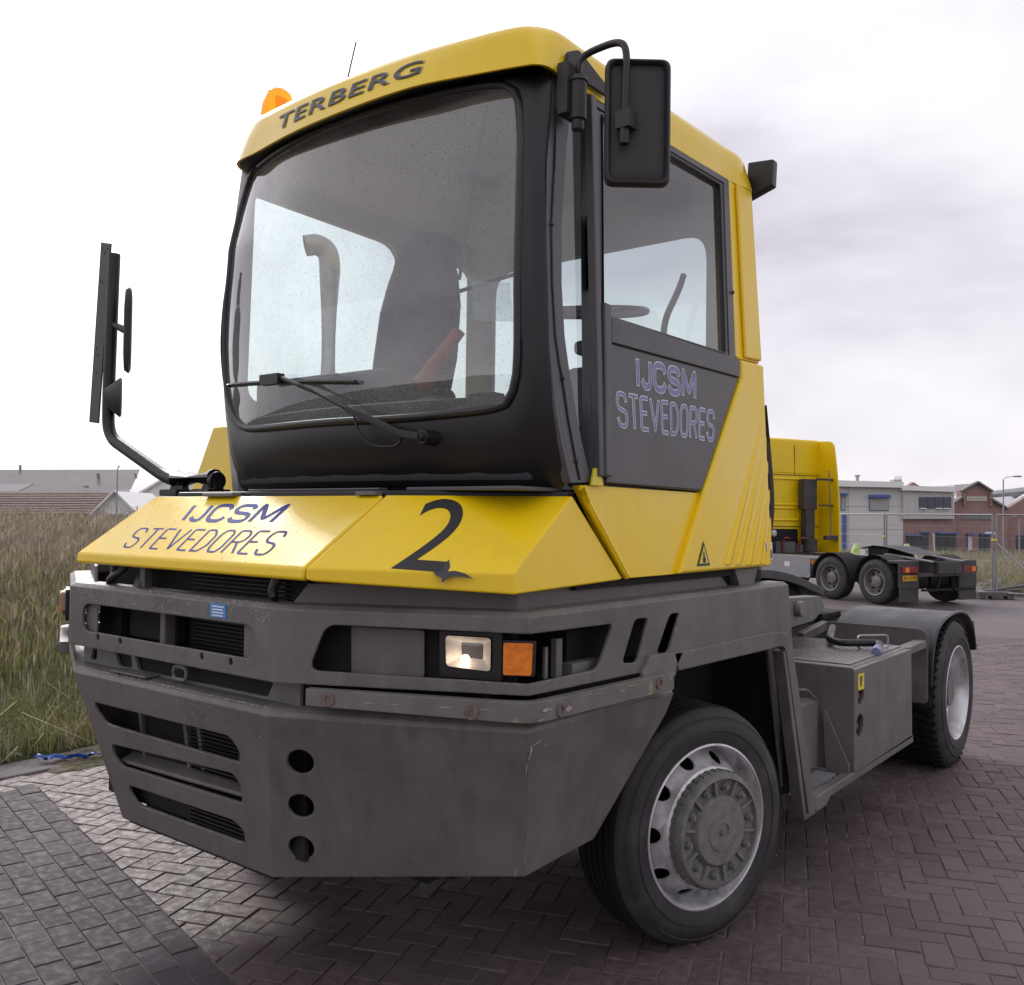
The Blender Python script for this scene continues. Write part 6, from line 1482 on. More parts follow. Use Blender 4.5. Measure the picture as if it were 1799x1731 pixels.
for _ in range(420): drop((rd.uniform(-.57, .57), rd.uniform(.0, .03), 0), (0, 0, 1), rr_()) if False else front_drop(rd.uniform(-.57, .57), 1.307 - abs(rd.normal(0, .05)))
for _ in range(260): t_ = rd.uniform(0, 1); drop((rd.uniform(-.57, .57), .001+.017*t_, 1.3075+.0115*t_), (0, -.5, .85), rr_())
for _ in range(330): drop((rd.uniform(-.55, .55), .010+.02*rd.uniform(0, 1), 1.0205), (0, -.6, .8), rr_())
for _ in range(160): z_ = rd.uniform(.93, .99); drop((rd.uniform(-.53, .53), .004+(1-z_)*.245, z_), (0, -.97, -.24), rr_()*.8)
wd = B().raw(V_, F_).done('rain_drops', 'drop', T, smooth=60); wd['kind'] = 'stuff'

# ---- rubbed spots where the bumper corner and rub strip have touched things
MT['scuff'] = mat('scuffed_bare_paint', (.30, .26, .15), .7, var=.4, vscale=60)
MT['scuff2'] = mat('scuffed_pale', (.36, .33, .32), .7, var=.4, vscale=60)
rs = np.random.default_rng(9); bmp = bpy.data.objects['front_bumper']; sn_ = V3((1, 0, 0)); wn_ = WOUT
def scuff(p, d, n_, ln, wd, m):
    d = V3(d).normalized(); n_ = V3(n_).normalized(); s_ = n_.cross(d); P_ = []
    for t in np.linspace(0, 1, 6): P_.append(V3(p) + d*(t-.5)*ln + s_*wd*float(rs.uniform(.2, 1))*(1-abs(t-.5)*1.6))
    for t in np.linspace(1, 0, 6): P_.append(V3(p) + d*(t-.5)*ln - s_*wd*float(rs.uniform(.2, 1))*(1-abs(t-.5)*1.6))
    patch('scuff_mark', P_, m, bmp, n_, .0008)
sdn = V3((1, 0, -.21)).normalized()
for y, z, a, ln, w_ in ((.36, .965, .2, .06, .004), (.345, .945, 1.2, .04, .006), (.44, .955, .1, .09, .002), (.52, .965, .18, .07, .002), (.34, .90, 1.4, .03, .003), (.60, .975, .3, .08, .0022), (.38, .60, 1.3, .03, .003)):
    x_ = 1.25 - (1.0-z)*.213; scuff((x_+.002, y+.0, z), (0, math.cos(a), math.sin(a)*.9), sdn, ln, w_, 'scuff' if rs.uniform() < .6 else 'scuff2')
for y, z, ln, w_, m in ((.36, 1.062, .05, .008, 'scuff2'), (.33, 1.04, .03, .006, 'scuff'), (.46, 1.05, .03, .014, 'scuff2'), (.62, 1.07, .12, .003, 'scuff'), (.80, 1.068, .14, .004, 'scuff'), (.74, 1.06, .03, .006, 'scuff'), (.55, 1.075, .05, .003, 'scuff2')):
    scuff((1.2825, y, z), (0, 1, -.02), sn_, ln, w_, m)
for t in (.1, .2, .45, .62): 
    q = V3((.69, .0486, 0)).lerp(V3((1.25, .3207, 0)), t+.2) + WOUT*.0335; scuff((q.x, q.y, 1.065), WDIR, WOUT, .04, .002, 'scuff2')
# ------------------------------------------------------------------ second yellow truck, seen from behind
f2 = -FLAT_R*math.cos(RAD(63.5)) + FLAT_F*math.sin(RAD(63.5)); rz2 = math.atan2(f2.y, f2.x)
K2 = .85
loc2 = gpt(18.21, 7.525)
T2 = empty('tractor_unit', (loc2.x, loc2.y, 0), rz2); T2.scale = (K2, K2, K2)
tag(T2, 'yellow three-axle tractor unit seen from behind, with exhaust stack and broom on its cab', 'truck')
# local: +X forward, +Y its left (towards the viewer); axles at x=0 and x=1.36
MT['rimfar'] = mat('dusty_steel_rim', (.20, .19, .19), .5, metal=.3, var=.25, vscale=9)
MT['fender'] = mat('dusty_black_plastic', (.055, .05, .055), .6, var=.2, vscale=5)
def wheel2(x, y):
    s = 1 if y > 0 else -1
    b_ = B().lathe([(.30, .0), (.36, .012), (.46, .004), (.50, -.03), (.505, -.06), (.505, -.25), (.49, -.30), (.36, -.32), (.30, -.3)], (x, y, .505), (0, s, 0), 40)
    w_ = b_.done('wheel', 'rubber', T2, smooth=45)
    B().lathe([(.305, .004), (.30, .012), (.29, .0), (.278, -.07), (.26, -.12), (.20, -.13), (.14, -.11), (.135, -.04), (.10, -.02), (0, -.02)], (x, y, .505), (0, s, 0), 36).done('rim', 'rimfar', w_, smooth=40)
    B().lathe([(.306, .002), (.304, .016), (.292, .012), (.286, -.02)], (x, y, .505), (0, s, 0), 36).done('rim_flange', 'galv', w_, smooth=40)
    for k in range(8):
        a = 2*math.pi*k/8; c = V3((x+math.cos(a)*.215, y-s*.128, .505+math.sin(a)*.215)); B().cyl(c, c+V3((0, s*.006, 0)), .034, n=12).done('hand_hole', 'dark', w_)
for x in (0, 1.36, 5.0):
    for y in (1.22, -1.22): wheel2(x, y)
b = B()
for s in (1, -1): b.bb((-1.0, s*.34, .72), (5.5, s*.44, 1.0))
b.bb((-1.0, -.44, .72), (-.92, .44, .98)); b.bb((.5, -.44, .75), (.6, .44, .98)); b.cyl((0, -1.1, .5), (0, 1.1, .5), .12, n=12); b.cyl((1.36, -1.1, .5), (1.36, 1.1, .5), .12, n=12); b.ball((1.36, 0, .5), .28, 14)
b.bb((-.95, -.9, .66), (-.9, .9, .74)); b.split('frame_rail', 'fender', T2, bevel=.01)
b = B(); b.cyl((-.35, .1, .5), (-.35, .6, .5), .16, n=16); b.tube(smooth_path([(-.9, .25, .9), (-.93, .26, .6), (-.9, .3, .35)], .1), .035); b.tube([(-.9, -.2, .9), (-.93, -.2, .35)], .05); b.bb((-.94, -.9, .34), (-.9, .8, .39)); b.cyl((-.3, -.6, .55), (-.3, .0, .55), .2, n=16); b.done('rear_underframe', 'dark', T2)
for s in (1, -1):
    for x in (0, 1.36):
        pts = [V3((x+math.cos(a)*.60, s*1.23, .505+math.sin(a)*.60)) for a in np.linspace(RAD(-5), RAD(185), 17)]; inn = [V3((p.x, s*.66, p.z)) for p in pts]; k = len(pts)
        b = B().raw(pts+inn, [(i, i+1, k+i+1, k+i) for i in range(k-1)]); bmesh.ops.solidify(b.bm, geom=b.bm.faces[:], thickness=.02); b.done('mudguard', 'fender', T2, smooth=50)
    y0, y1 = s*.64, s*1.22
    b = B(); b.bb((-.72, y0, .42), (-.64, y1, 1.0)); b.bb((-.68, y0, .93), (-.35, y1, 1.0)); b.done('lamp_carrier', 'fender', T2, bevel=.02)
    b = B(); b.bb((-.76, s*.70, .73), (-.71, s*1.19, .87)); tl2 = b.done('tail_light', 'red', T2, bevel=.008)
    b = B(); b.bb((-.768, s*1.0, .745), (-.755, s*1.12, .855)); b.done('indicator', 'amber', tl2)
    b = B(); b.bb((-.70, y0, .10), (-.675, y1, .44)); b.bb((-.72, y0, .40), (-.67, y1, .43)); b.done('mud_flap', 'fender', T2, bevel=.006)
b = B(); b.bb((-.735, .72, .56), (-.722, 1.16, .68)); pl2 = b.done('number_plate', 'amber', T2)
pl2.data.materials[0] = MT['plate'] = mat('yellow_number_plate', (.75, .42, .02), .5)
decal('plate_print', 'BV 67 ZB', [V3((-.735, 1.13, .655)), V3((-.735, .75, .655)), V3((-.735, 1.13, .585)), V3((-.735, .75, .585))], 'black_ink', pl2, n=(-1, 0, 0), lift=.004)
b = B(); b.prism(rnd([(-.35, -.42, 1.22), (.35, -.45, 1.14), (.95, -.42, 1.22), (1.15, -.30, 1.24), (1.15, .30, 1.24), (.95, .42, 1.22), (.35, .45, 1.14), (-.35, .42, 1.22)], .05, 2), (0, 0, -.05)) if False else None
b = B(); b.raw([V3((1.25, y, z)) for y, z in ((-.45, 1.20), (.45, 1.20))] + [V3((.75, y, 1.29)) for y in (-.48, .48)] + [V3((.3, y, 1.26)) for y in (-.46, .46)] + [V3((-.45, y, 1.10)) for y in (-.40, .40)], [(0, 1, 3, 2), (2, 3, 5, 4), (4, 5, 7, 6)])
bmesh.ops.solidify(b.bm, geom=b.bm.faces[:], thickness=.05); b.done('fifth_wheel', 'fender', T2, bevel=.008)
b = B(); b.bb((.35, -.42, .98), (.95, .42, 1.22)); b.done('fifth_wheel_stand', 'dark', T2)
b = B()
for s in (1, -1): b.prism([(-.95, s*.44, 1.0), (.3, s*.44, 1.12), (.3, s*.60, 1.12), (-.95, s*.52, 1.0)], (0, 0, -.03))
b.split('ramp', 'galv', T2)
# cab
cb = B(); cb.prism([(4.25, -1.22, 1.05), (4.25, 1.22, 1.05), (6.35, 1.22, 1.05), (6.35, -1.22, 1.05)], (0, 0, 2.1)); cab2 = cb.done('cab', 'yellow_far', T2, bevel=.05, seg=3)
cb = B(); cb.prism(rnd([(4.24, -1.2, 3.1), (6.25, -1.2, 3.1), (5.7, -1.16, 3.8), (4.5, -1.16, 4.10), (4.26, -1.18, 4.08)], .08, 3), (0, 2.4, 0)); cb.done('high_roof', 'yellow_far', cab2, bevel=.03, seg=3)
for s in (1, -1):
    b = B(); b.prism(rnd([(4.30, s*1.23, .98), (4.30, s*1.23, 4.06), (3.72, s*1.23, 4.02), (3.58, s*1.23, 3.2), (3.50, s*1.23, 2.3), (3.48, s*1.23, .98)], [0, .02, .18, .4, .4, 0], 5), (0, -s*.05, 0)); b.done('side_fairing', 'yellow_far', cab2, bevel=.015)
for (y0, y1, z0, z1) in ((-.45, .62, 2.28, 2.98), (-.45, .62, 1.86, 2.18), (.72, .95, 2.3, 2.98), (.72, .95, 1.86, 2.2), (-.80, -.52, 1.86, 2.2)):
    p = rnd([(4.245, y0, z0), (4.245, y1, z0), (4.245, y1, z1), (4.245, y0, z1)], .06, 4)
    b = B(); b.tube(p, .03, 6, closed=True); b.done('pressing', 'yellow_far', cab2)
b = B(); b.bb((4.25, -1.2, 3.085), (4.236, 1.2, 3.10)); b.bb((4.25, -1.2, 1.68), (4.23, 1.2, 1.695)); b.bb((4.25, -.30, 3.1), (4.238, -.29, 3.9)); b.done('cab_seam', 'black', cab2)
panel('rear_recess', rnd([(4.238, -.42, 1.12), (4.238, .66, 1.12), (4.238, .66, 1.62), (4.238, -.42, 1.62)], .05, 3), [], (-1, 0, 0), .006, 'dark', cab2, bevel=.001)
b = B(); b.lathe([(0, .02), (.085, .012), (.095, 0), (.09, -.04), (.05, -.08)], (4.20, .45, 1.50), (-1, 0, 0), 20); b.done('work_lamp', 'reflector', T2, smooth=50)
b = B(); b.bb((3.92, -.05, .98), (4.20, .62, 1.28)); b.bb((3.94, .70, .98), (4.2, 1.15, 1.2)); b.bb((3.95, -.36, .98), (4.2, -.1, 1.2)); b.split('battery_box', 'frameg', T2, bevel=.015)
for y in (.42, -.15):
    pts = [V3((3.40+.03*math.cos(a), y+.05*math.sin(a*.5)+ (a*.004 if y < 0 else 0), 1.02+.012*a/1.0)) for a in np.linspace(0, 28, 90)]
    b = B(); b.tube([V3((3.88+.035*math.cos(a), y+.035*math.sin(a), 1.02+.010*a)) for a in np.linspace(0, 30, 110)], .012, 5); b.tube(smooth_path([(3.88, y, 1.32), (3.88, y-.1, 1.40), (3.90, y-.25, 1.36)], .06), .026, 8); b.done('coiled_hose', 'red', T2)
b = B(); b.bb((3.90, -.80, 2.15), (4.16, -.34, 2.98)); b.bb((3.92, -.74, 1.05), (4.14, -.42, 2.2)); b.cyl((3.95, -.58, 1.0), (3.95, -.58, 1.36), .2, n=16); b.done('exhaust_stack', 'fender', T2, bevel=.03)
b = B(); b.bb((3.70, -1.2, 2.25), (3.76, -.7, 2.29)); b.bb((3.70, -1.2, 2.94), (3.76, -.6, 3.0)); b.split('stack_bracket', 'fender', T2)
b = B(); b.tube([(3.60, -1.0, 1.42), (3.62, -.94, 3.2)], .022, 6); bro = b.done('broom', 'exh', T2)
b = B(); b.bb((3.52, -1.2, 1.34), (3.64, -.76, 1.46)); b.done('broom_head', 'fender', bro, bevel=.01)
for s in (1, -1):
    b = B(); b.prism(rnd([(2.05, s*1.2, .45), (3.8, s*1.2, .45), (3.8, s*1.2, .98), (2.05, s*1.2, .98)], .06, 3), (0, -s*.5, 0)); b.done('fuel_tank', 'galv', T2, bevel=.02)
patch('tank_sticker', [(2.95, 1.2, .70), (2.75, 1.2, .70), (2.75, 1.2, .82), (2.95, 1.2, .82)], 'white', T2, (0, 1, 0), .004)
b = B(); b.bb((1.98, 1.12, .80), (2.03, 1.18, .9)); b.done('side_marker', 'amber', T2)

for s in (1, -1):
    panel('side_window', rnd([(5.0, s*1.224, 2.15), (6.2, s*1.224, 2.15), (6.05, s*1.224, 2.95), (5.05, s*1.224, 2.95)], .08, 4), [], (0, s, 0), .004, 'blackgloss', cab2, bevel=0, proud=.006)
    b = B(); b.tube(rnd([(4.9, s*1.225, 1.15), (6.25, s*1.225, 1.15), (6.25, s*1.225, 3.02), (4.9, s*1.225, 3.02)], .08, 3), .008, 5, closed=True); b.done('door_seam', 'black', cab2)
panel('windscreen', rnd([(6.36, -1.1, 2.1), (6.36, 1.1, 2.1), (6.36, 1.1, 3.0), (6.36, -1.1, 3.0)], .1, 4), [], (1, 0, 0), .004, 'blackgloss', cab2, bevel=0, proud=.004)
b = B(); b.bb((6.2, -1.2, .4), (6.5, 1.2, 1.05)); b.done('front_bumper', 'yellow_far', cab2, bevel=.04)

# ------------------------------------------------------------------ mesh fence panels
def px_at(px, depth, z=0.): return gpt(depth, (px-PPX)/FPX*depth, z)
def zpx(py, depth, px): 
    hor = 908.0 + (px-900)*.01283; return CAM_POS.z + (hor-py)/FPX*depth
posts = [px_at(1390, 25.2), px_at(1556, 21.9), px_at(1747, 19.4), px_at(2010, 18.2)]
flab = ['wire mesh fence panel running behind the yellow tractor unit cab', 'wire mesh fence panel between the two pairs of posts behind the truck tail', 'wire mesh fence panel at the right edge beside the grey field']
fences = []
for k in range(3):
    a, c = posts[k], posts[k+1]; d = (c-a); L_ = d.length; d.normalize(); a = a + d*.035; c = c - d*.035; L_ -= .07
    fe = empty('mesh_fence', a, math.atan2(d.y, d.x)); tag(fe, flab[k], 'fence', 'site fence panels'); fences.append(fe)
    Hh = 1.745
    for x in (0, L_): B().cyl((x, 0, .05), (x, 0, Hh), .021, n=10).done('post', 'galv', fe)
    for z in (.12, Hh): B().cyl((0, 0, z), (L_, 0, z), .018, n=8).done('rail', 'galv', fe)
    b = B()
    for z in np.arange(.30, Hh-.05, .24): b.tube([(0, 0, z), (L_, 0, z)], .0028, 4, caps=False)
    for x in np.arange(.09, L_, .11): b.tube([(x, .004, .12), (x, .004, Hh)], .0018, 4, caps=False)
    o = b.done('wire_mesh', 'galv', fe, smooth=0); o['kind'] = 'stuff'
    if k == 2: B().bar((.02, -.02, 1.15), (1.1, -.95, .02), .03, .03).done('brace', 'galv', fe)
MT['block'] = mat('fence_foot_concrete', (.13, .12, .125), .9, var=.2, vscale=10)
for k in (1, 2):
    ft = B(); p = posts[k]
    for x0, x1 in ((-.36, -.22), (-.10, .10), (.22, .36)): ft.bb((x0, -.12, 0), (x1, .12, .12))
    ft.bb((-.37, -.125, .06), (.37, .125, .145)); o = ft.done('foot', 'block', bevel=.012); o.location = (p.x, p.y, -.002); o.rotation_euler.z = YAW*-1
    fr_ = fences[k]; o.parent = fr_; o.matrix_parent_inverse = (Matrix.Translation(fr_.location) @ Matrix.Rotation(fr_.rotation_euler.z, 4, 'Z')).inverted()
    cl = B(); cl.box((p.x, p.y, 1.22), (.10, .07, .04), rz=.4); o = cl.done('clamp', 'stick_yel', bevel=.006); o.parent = fr_; o.matrix_parent_inverse = (Matrix.Translation(fr_.location) @ Matrix.Rotation(fr_.rotation_euler.z, 4, 'Z')).inverted()
# rubble and planks by the fence foot
for k, (px, dp, ln, an, rise) in enumerate(((1700, 20.1, 1.5, .5, .25), (1690, 20.3, 1.2, -.1, .12), (1735, 20.6, 2.2, .05, .05))):
    p = px_at(px, dp); o = B().bar((0, 0, .04), (math.cos(an)*ln, math.sin(an)*ln, .05+rise), .08, .05).done('timber', 'frameg', bevel=.005); o.location = p
    tag(o, ['dark timber propped up beside the fence foot', 'short dark timber lying next to the mud flap', 'long dark beam lying flat under the fence'][k], 'timber', 'loose timbers by the fence')
MT['rubble'] = mat('rubble', (.22, .21, .215), .95, var=.3, vscale=14, bump=.5)
vs = []; fs = []; nn2 = 18
for i in range(nn2):
    for j in range(nn2):
        u, v = i/(nn2-1)*2-1, j/(nn2-1)*2-1; r = math.hypot(u, v); p = px_at(1757, 21.3) + FLAT_R*(u*.85) + FLAT_F*(v*.5); vs.append((p.x, p.y, max(-.03, (1-r*r)*.30*random.uniform(.7, 1.2)-.02)))
for i in range(nn2-1):
    for j in range(nn2-1): fs.append((i*nn2+j, (i+1)*nn2+j, (i+1)*nn2+j+1, i*nn2+j+1))
o = B().raw(vs, fs).done('rubble_heap', 'rubble', smooth=0); tag(o, 'pale heap of rubble behind the fence foot', 'rubble')

# ------------------------------------------------------------------ buildings on the right
MT['clad'] = mat('grey_cladding', (.64, .62, .63), .6, var=.03)
MT['clad2'] = mat('ribbed_cladding', (.60, .575, .575), .6, var=.03)
MT['fascia'] = mat('white_fascia', (.86, .85, .87), .5, var=.03)
MT['wbrick'] = mat('brown_red_brickwork', (.33, .205, .19), .85, var=.12, vscale=1.2, col2=(.28, .175, .165), c2scale=.9)
MT['bluef'] = mat('blue_frames', (.08, .13, .36), .5)
MT['shutter'] = mat('grey_shutter', (.38, .37, .365), .6)
MT['pane'] = mat('dark_pane', (.06, .064, .075), .15, spec=.7)
MT['roofm'] = mat('pale_sheet_roof', (.66, .66, .69), .5, var=.05)
MT['gutter'] = mat('dark_clerestory', (.2, .2, .21), .4)
MT['sign'] = mat('cream_sign', (.62, .57, .48), .6)
MT['tiler'] = mat('red_roof_tiles', (.165, .118, .108), .8, var=.2, vscale=2.5, island=.15)
MT['slate'] = mat('grey_sheet_roof', (.15, .14, .155), .75, var=.10, vscale=.8)
MT['whitew'] = mat('white_boards', (.84, .83, .83), .6, var=.06, vscale=3)
MT['lime'] = mat('lime_green_cover', (.33, .48, .10), .6, var=.3, vscale=6, col2=(.6, .62, .5), c2scale=4)
def facade(root, depth, name, m, poly_px, thick=8., holes=(), bevel=0.):
    """upright slab across the view: outline given in picture columns and rows, at a true distance"""
    pts = [px_at(x, depth, zpx(y, depth, x)) - V3(root.location) for x, y in poly_px]
    b_ = B().prism(pts, FLAT_F*thick); return b_.done(name, m, root, smooth=0)
def plate(root, depth, name, m, x0, y0, x1, y1, parent, out=.0, thick=.15):
    pts = [px_at(x, depth, zpx(y, depth, x)) - V3(root.location) - FLAT_F*out for x, y in ((x0, y0), (x1, y0), (x1, y1), (x0, y1))]
    return B().prism(pts, FLAT_F*thick).done(name, m, parent, smooth=0)
def window(root, d, x0, y0, x1, y1, parts=1, box=0, mat_p='pane', frame='bluef', fr=.9, mp_=1.0):
    w_ = plate(root, d, 'window', frame, x0, y0, x1, y1, root, .10)
    n_ = parts; wd = (x1-x0-fr*(n_+1))/n_
    for k in range(n_):
        a = x0+fr+k*(wd+fr); plate(root, d, 'pane', mat_p, a, y0+fr+box, a+wd, y1-fr, w_, .14, .1)
    if box: plate(root, d, 'shutter_box', 'bluef', x0-1, y0-.5, x1+1, y0+box, w_, .55, .5)
    return w_
d = 98
ob = empty('office_building', px_at(1560, d)); tag(ob, 'two-storey grey clad office with white fascia and blue shutters', 'building')
facade(ob, d, 'wall', 'clad', [(1400, 846), (1587, 853), (1587, 975), (1400, 975)])
w2_ = facade(ob, d-.4, 'ribbed_wall', 'clad2', [(1587, 858), (1677, 862), (1677, 912), (1587, 912)])
for k in range(22): plate(ob, d-.4, 'cladding_rib', 'clad2', 1588.5+k*4.05, 862, 1589.7+k*4.05, 911.5, w2_, .05, .08)
facade(ob, d, 'brick_base', 'wbrick', [(1587, 912), (1680, 912), (1680, 975), (1587, 975)], 6)
for i, ys_ in enumerate((890, 930)): plate(ob, d, 'cladding_joint', 'gutter', 1400, ys_, 1587, ys_+.5, ob, .02, .05)
plate(ob, d, 'cladding_joint', 'gutter', 1490, 855, 1490.6, 970, ob, .02, .05)
facade(ob, d-.8, 'fascia', 'fascia', [(1400, 842), (1588, 847), (1588, 857), (1400, 853)], 9)
facade(ob, d-.9, 'fascia', 'fascia', [(1586, 853), (1678, 856), (1678, 864.5), (1586, 861.5)], 9)
window(ob, d, 1477, 867, 1486, 897, 1, 4, 'shutter'); window(ob, d, 1527, 870, 1561, 897.5, 1, 4.5, 'shutter')
window(ob, d-.4, 1614, 873.5, 1671, 893.5, 4, 0, 'pane')
for k in (0, 2, 3): plate(ob, d-.4, 'window_sill', 'fascia', 1615+k*14, 892.6, 1626+k*14, 894.4, ob, .3, .3)
plate(ob, d, 'door', 'bluef', 1480, 903, 1486.5, 968, ob, .2)
for x0, x1, y0, y1 in ((1592, 1616, 942, 962), (1618, 1631, 938, 965), (1645, 1680, 939, 968)): window(ob, d, x0, y0-3, x1, y1, 2 if x1-x0 > 20 else 1, 2, 'pane')
decal('wall_lettering', 'aircon', [px_at(1531, d, zpx(933, d, 1531))-V3(ob.location), px_at(1545, d, zpx(933, d, 1545))-V3(ob.location), px_at(1531, d, zpx(938, d, 1531))-V3(ob.location), px_at(1545, d, zpx(938, d, 1545))-V3(ob.location)], 'white', ob, n=-FLAT_F, lift=.05) if False else None
for px, y0, y1, r in ((1506.5, 834.5, 852, .2),):
    p = px_at(px, d+3); o = B(); o.cyl((p.x, p.y, zpx(y1, d+3, px)), (p.x, p.y, zpx(y0+3, d+3, px)), .18, n=12); o.cyl((p.x, p.y, zpx(y0+3, d+3, px)), (p.x, p.y, zpx(y0, d+3, px)), .28, n=12); o = o.done('flue', 'galv'); tag(o, 'round metal flue on the office roof', 'flue')
ch = empty('roof_unit', px_at(1577, d+3)); tag(ch, 'boxy roof ventilator with white cap above the grey office', 'ventilator')
facade(ch, d+3, 'housing', 'exh', [(1571, 842), (1584.5, 842), (1584.5, 856), (1571, 856)], 1.2); facade(ch, d+2.9, 'cap', 'fascia', [(1571, 836.5), (1584.5, 836.5), (1584.5, 842.5), (1571, 842.5)], 1.4)
gb = empty('brick_hall', px_at(1720, d+1)); tag(gb, 'brown brick hall with stepped gable and cream name sign', 'building')
def gable(root, d_, m, pts): return facade(root, d_, 'gable_wall', m, pts, 1.2)
gable(gb, d+1, 'wbrick', [(1677, 975), (1677, 883), (1690, 873), (1690, 862), (1717.5, 847.5), (1742, 863), (1742, 877), (1771, 894), (1771, 975)])
for a, c in (((1688, 863), (1717.5, 846.5)), ((1717.5, 846.5), (1744, 863.5)), ((1742, 877), (1771, 894)), ((1676, 884), (1690, 873))):
    P0 = px_at(a[0], d+.8, zpx(a[1], d+.8, a[0]))-V3(gb.location); P1 = px_at(c[0], d+.8, zpx(c[1], d+.8, c[0]))-V3(gb.location); B().bar(P0, P1, .5, .18).done('coping', 'gutter', gb, smooth=0)
sg = plate(gb, d+1, 'name_sign', 'sign', 1698, 872.5, 1733, 880.5, gb, .1)
decal('sign_lettering', "HOORN'S", [px_at(x, d+1, zpx(y, d+1, x))-V3(gb.location) for x, y in ((1701, 874), (1730, 874), (1701, 879), (1730, 879))], 'exh', gb, n=-FLAT_F, lift=.16)
for px in (1694, 1740): plate(gb, d+1, 'pilaster', 'wbrick', px-2.5, 866, px+2.5, 890, gb, .25, .3)
aw = [px_at(x, d+1, zpx(y, d+1, x)) - V3(gb.location) - FLAT_F*.1 for x, y in [(1716+27*math.cos(t), 913-12*math.sin(t)) for t in np.linspace(0, math.pi, 15)]]
B().prism(aw, FLAT_F*.2).done('arched_window', 'gutter', gb, smooth=0)
for x0, x1 in ((1699, 1708), (1721, 1738)): window(gb, d+1, x0, 938, x1, 968, 1, 2, 'pane' if x0 > 1710 else 'clad')
plate(gb, d+1, 'shop_sign', 'fascia', 1727, 934.5, 1744, 939, gb, .5)
facade(gb, d+6, 'roof', 'roofm', [(1677, 868), (1690, 863), (1717, 849), (1677, 852)], 12); 
gb2 = empty('brick_hall', px_at(1800, d+2)); tag(gb2, 'brown brick hall with pale sheet roofs at the right edge', 'building')
gable(gb2, d+2, 'wbrick', [(1771, 975), (1771, 894), (1812, 868), (1850, 892), (1850, 975)])
facade(gb2, d+9, 'clerestory', 'gutter', [(1742, 869), (1850, 858), (1850, 900), (1742, 900)], 2)
facade(gb2, d+10, 'roof', 'roofm', [(1742, 863), (1850, 850), (1850, 862), (1742, 870)], 10)
rp_ = [px_at(x, dd2, zpx(y, dd2, x))-V3(gb2.location) for x, y, dd2 in ((1744, 877, d+2.2), (1771, 893, d+2.2), (1812, 867, d+2.2), (1790, 873, d+12))]
B().prism(rp_, V3((0, 0, .15))).done('roof', 'roofm', gb2, smooth=0)
window(gb2, d+2, 1786, 940, 1799, 965, 1, 0, 'pane'); plate(gb2, d+2, 'door', 'gutter', 1801, 928, 1822, 970, gb2, .1)
facade(gb2, d+14, 'far_gable', 'wbrick', [(1592, 858), (1605, 847), (1618, 855), (1618, 862), (1592, 862)], 1)
# lamps, car and marker post
def lamp(px, py0, py1, depth, arm, label):
    p = px_at(px, depth); zt_ = zpx(py0, depth, px); r = empty('street_lamp', p); tag(r, label, 'street lamp', 'street lamps')
    B().cyl((0, 0, -1.6), (0, 0, zt_), .07, .045, 10).done('pole', 'galv', r); e_ = FLAT_R*arm
    B().tube(smooth_path([(0, 0, zt_-.05), (e_.x*.2, e_.y*.2, zt_+.15), (e_.x, e_.y, zt_+.22)], .2), .03, 6).done('arm', 'galv', r)
    B().box((e_.x*1.2, e_.y*1.2, zt_+.22), (.6*abs(arm), .22, .12), rz=math.atan2(FLAT_R.y, FLAT_R.x)).done('lamp_head', 'galv', r, bevel=.03)
lamp(1763, 842, 955, 70, .9, 'tall street lamp with curved arm in front of the brick hall')
lamp(1791, 912, 955, 75, -.35, 'short lamp post near the right edge')
for k, (px, dp, wd, lab) in enumerate(((1594, 40, .6, 'lime green and white wrapped bundle on the field right of the truck coupling'), (1505, 40, .55, 'lime green bundle mostly hidden behind the truck coupling'))):
    zg = float(fz(dp)); bn = empty('wrapped_bundle', px_at(px, dp, zg)); bn.rotation_euler.z = math.atan2(FLAT_R.y, FLAT_R.x); tag(bn, lab, 'bundle', 'lime green bundles on the field')
    ht = zpx(955, dp, px)-zg; vs = []; fs = []
    for r in range(7):
        for q_ in range(16):
            a_ = 2*math.pi*q_/16; f_ = math.sqrt(max(0, 1-(r/6.2)**3)); j_ = random.uniform(.85, 1.12); vs.append((math.cos(a_)*wd*.5*f_*j_, math.sin(a_)*.4*f_*j_, ht*r/6*random.uniform(.95, 1.0)))
    for r in range(6):
        for q_ in range(16): fs.append((r*16+q_, r*16+(q_+1) % 16, (r+1)*16+(q_+1) % 16, (r+1)*16+q_))
    fs.append(tuple(range(96, 112))); B().raw(vs, fs).done('cover', 'lime', bn, smooth=20)
    B().box((wd*.25, -.38, ht*.55), (wd*.4, .1, ht*.5)).done('white_wrap', 'white', bn, bevel=.03)
p = px_at(1643, 60); mk = B().tube([(0, 0, -1.2), (-.10*FLAT_R.x, -.10*FLAT_R.y, zpx(937, 60, 1640))], .05, 6).done('marker_post', 'white'); mk.location = p; tag(mk, 'thin white post leaning in the field before the brick hall', 'post')

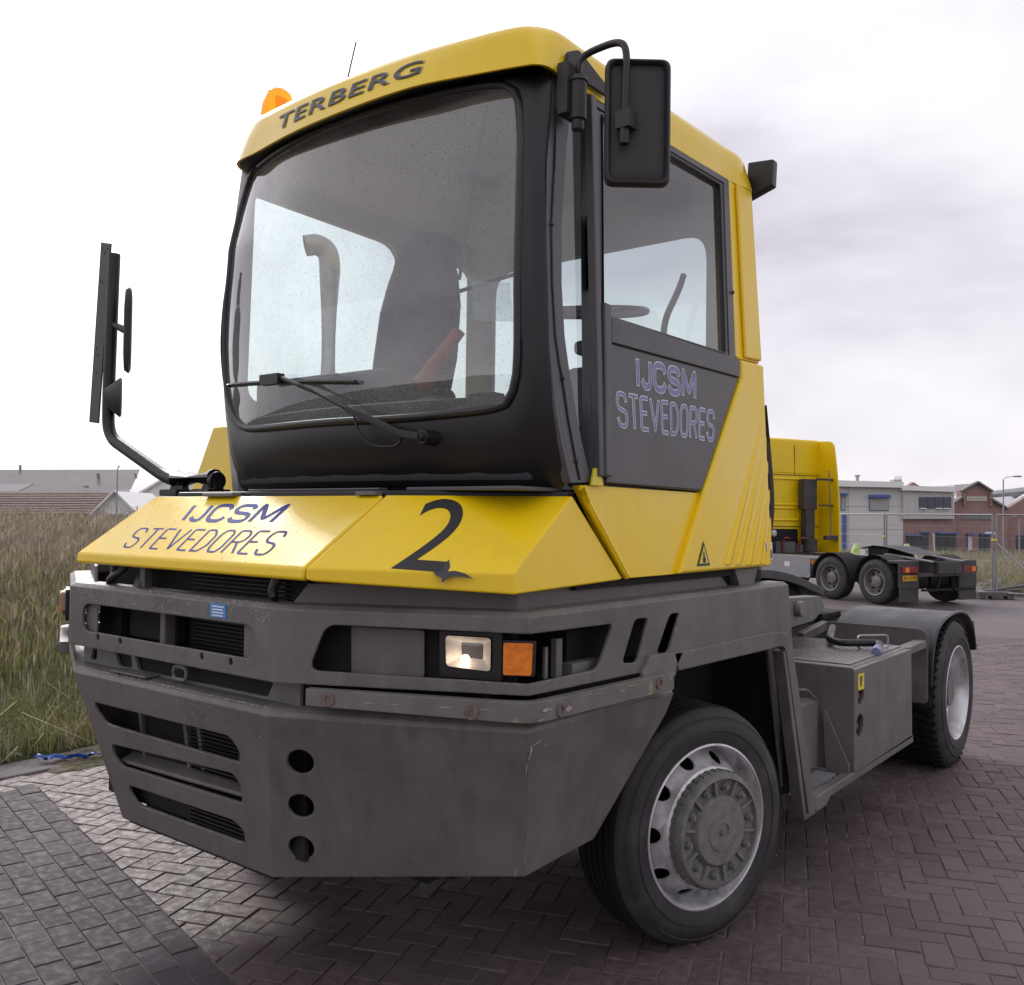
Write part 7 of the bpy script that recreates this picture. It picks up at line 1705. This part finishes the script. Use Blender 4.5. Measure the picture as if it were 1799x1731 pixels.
# ------------------------------------------------------------------ buildings on the left
d = 92
wh = empty('warehouse', px_at(150, d)); tag(wh, 'long warehouse with plain grey roof and white gable end', 'building')
def P3(root, x, y, dd2): return px_at(x, dd2, zpx(y, dd2, x)) - V3(root.location)
B().raw([P3(wh, -300, 826, d+7), P3(wh, 245, 825, d+7), P3(wh, 224, 873, d), P3(wh, -300, 873, d)], [(0, 1, 2, 3)]).done('roof', 'slate', wh, smooth=0)
facade(wh, d+.2, 'wall', 'wbrick', [(-300, 872), (238, 872), (238, 935), (-300, 935)], 1)
facade(wh, d-.2, 'skylight', 'fascia', [(-300, 853), (58, 850), (32, 863), (-300, 863)], .3)
facade(wh, d+.5, 'gable_wall', 'whitew', [(236, 870), (300, 832), (316, 827), (345, 850), (345, 940), (236, 940)], 6)
facade(wh, d+.2, 'bargeboard', 'fascia', [(233, 871), (298, 832), (300, 829), (312, 826), (312, 828.5), (301, 834), (237, 873)], .3)
for px, dy in ((174, 836), (240, 836)):
    plate(wh, d+5, 'roof_vent', 'gutter', px-1, dy-3, px+1.2, dy+5, wh, .4, .3); plate(wh, d+5, 'roof_vent', 'gutter', px-2, dy-3.5, px+2, dy-1, wh, .5, .3)
plate(wh, d+2.5, 'skylight', 'galv', 156, 854, 163, 858, wh, 1.2, .3); plate(wh, d+.5, 'skylight', 'fascia', 216, 860, 230, 864, wh, .4, .3)
plate(wh, d+7, 'flue', 'gutter', 32, 817, 34, 828, wh, 0, .3)
d = 62
sh = empty('tiled_shed', px_at(120, d)); tag(sh, 'low shed with red tiled roof and white boarded gable', 'building')
base_px = -260; ridge = (P3(sh, base_px, 864, d+3), P3(sh, 196, 863, d+3)); eave = (P3(sh, base_px, 902, d), P3(sh, 165, 902, d))
rows = 9
for r in range(rows):
    a0, a1 = r/rows, (r+1)/rows; q0, q1 = ridge[0].lerp(eave[0], a0), ridge[1].lerp(eave[1], a0); q2, q3 = ridge[1].lerp(eave[1], a1+.02), ridge[0].lerp(eave[0], a1+.02)
    up_ = V3((0, 0, .05)); B().raw([q0, q1, q2+up_, q3+up_, q2, q3], [(0, 1, 2, 3), (3, 2, 4, 5)]).done('tile_course', 'tiler', sh, smooth=0)
facade(sh, d-.3, 'gable_wall', 'whitew', [(166, 960), (166, 902), (203, 863), (238, 896), (238, 960)], 6)
for a, c in (((161, 905), (203, 862)), ((203, 862), (240, 898))): B().bar(P3(sh, *a, d-.5), P3(sh, *c, d-.5), .5, .10).done('bargeboard', 'fascia', sh, smooth=0)
facade(sh, d+.2, 'wall', 'wbrick', [(base_px, 902), (168, 902), (168, 960), (base_px, 960)], .5)
plate(sh, d-.3, 'door', 'gutter', 190, 904, 216, 960, sh, .08); 
for x in (170, 176, 183): plate(sh, d-.3, 'plank_gap', 'gutter', x, 895+(x % 3)*2, x+.7, 950, sh, .04, .05)
lamp(205.5, 826, 950, 58, .06, 'thin lamp post in front of the white boarded gable')
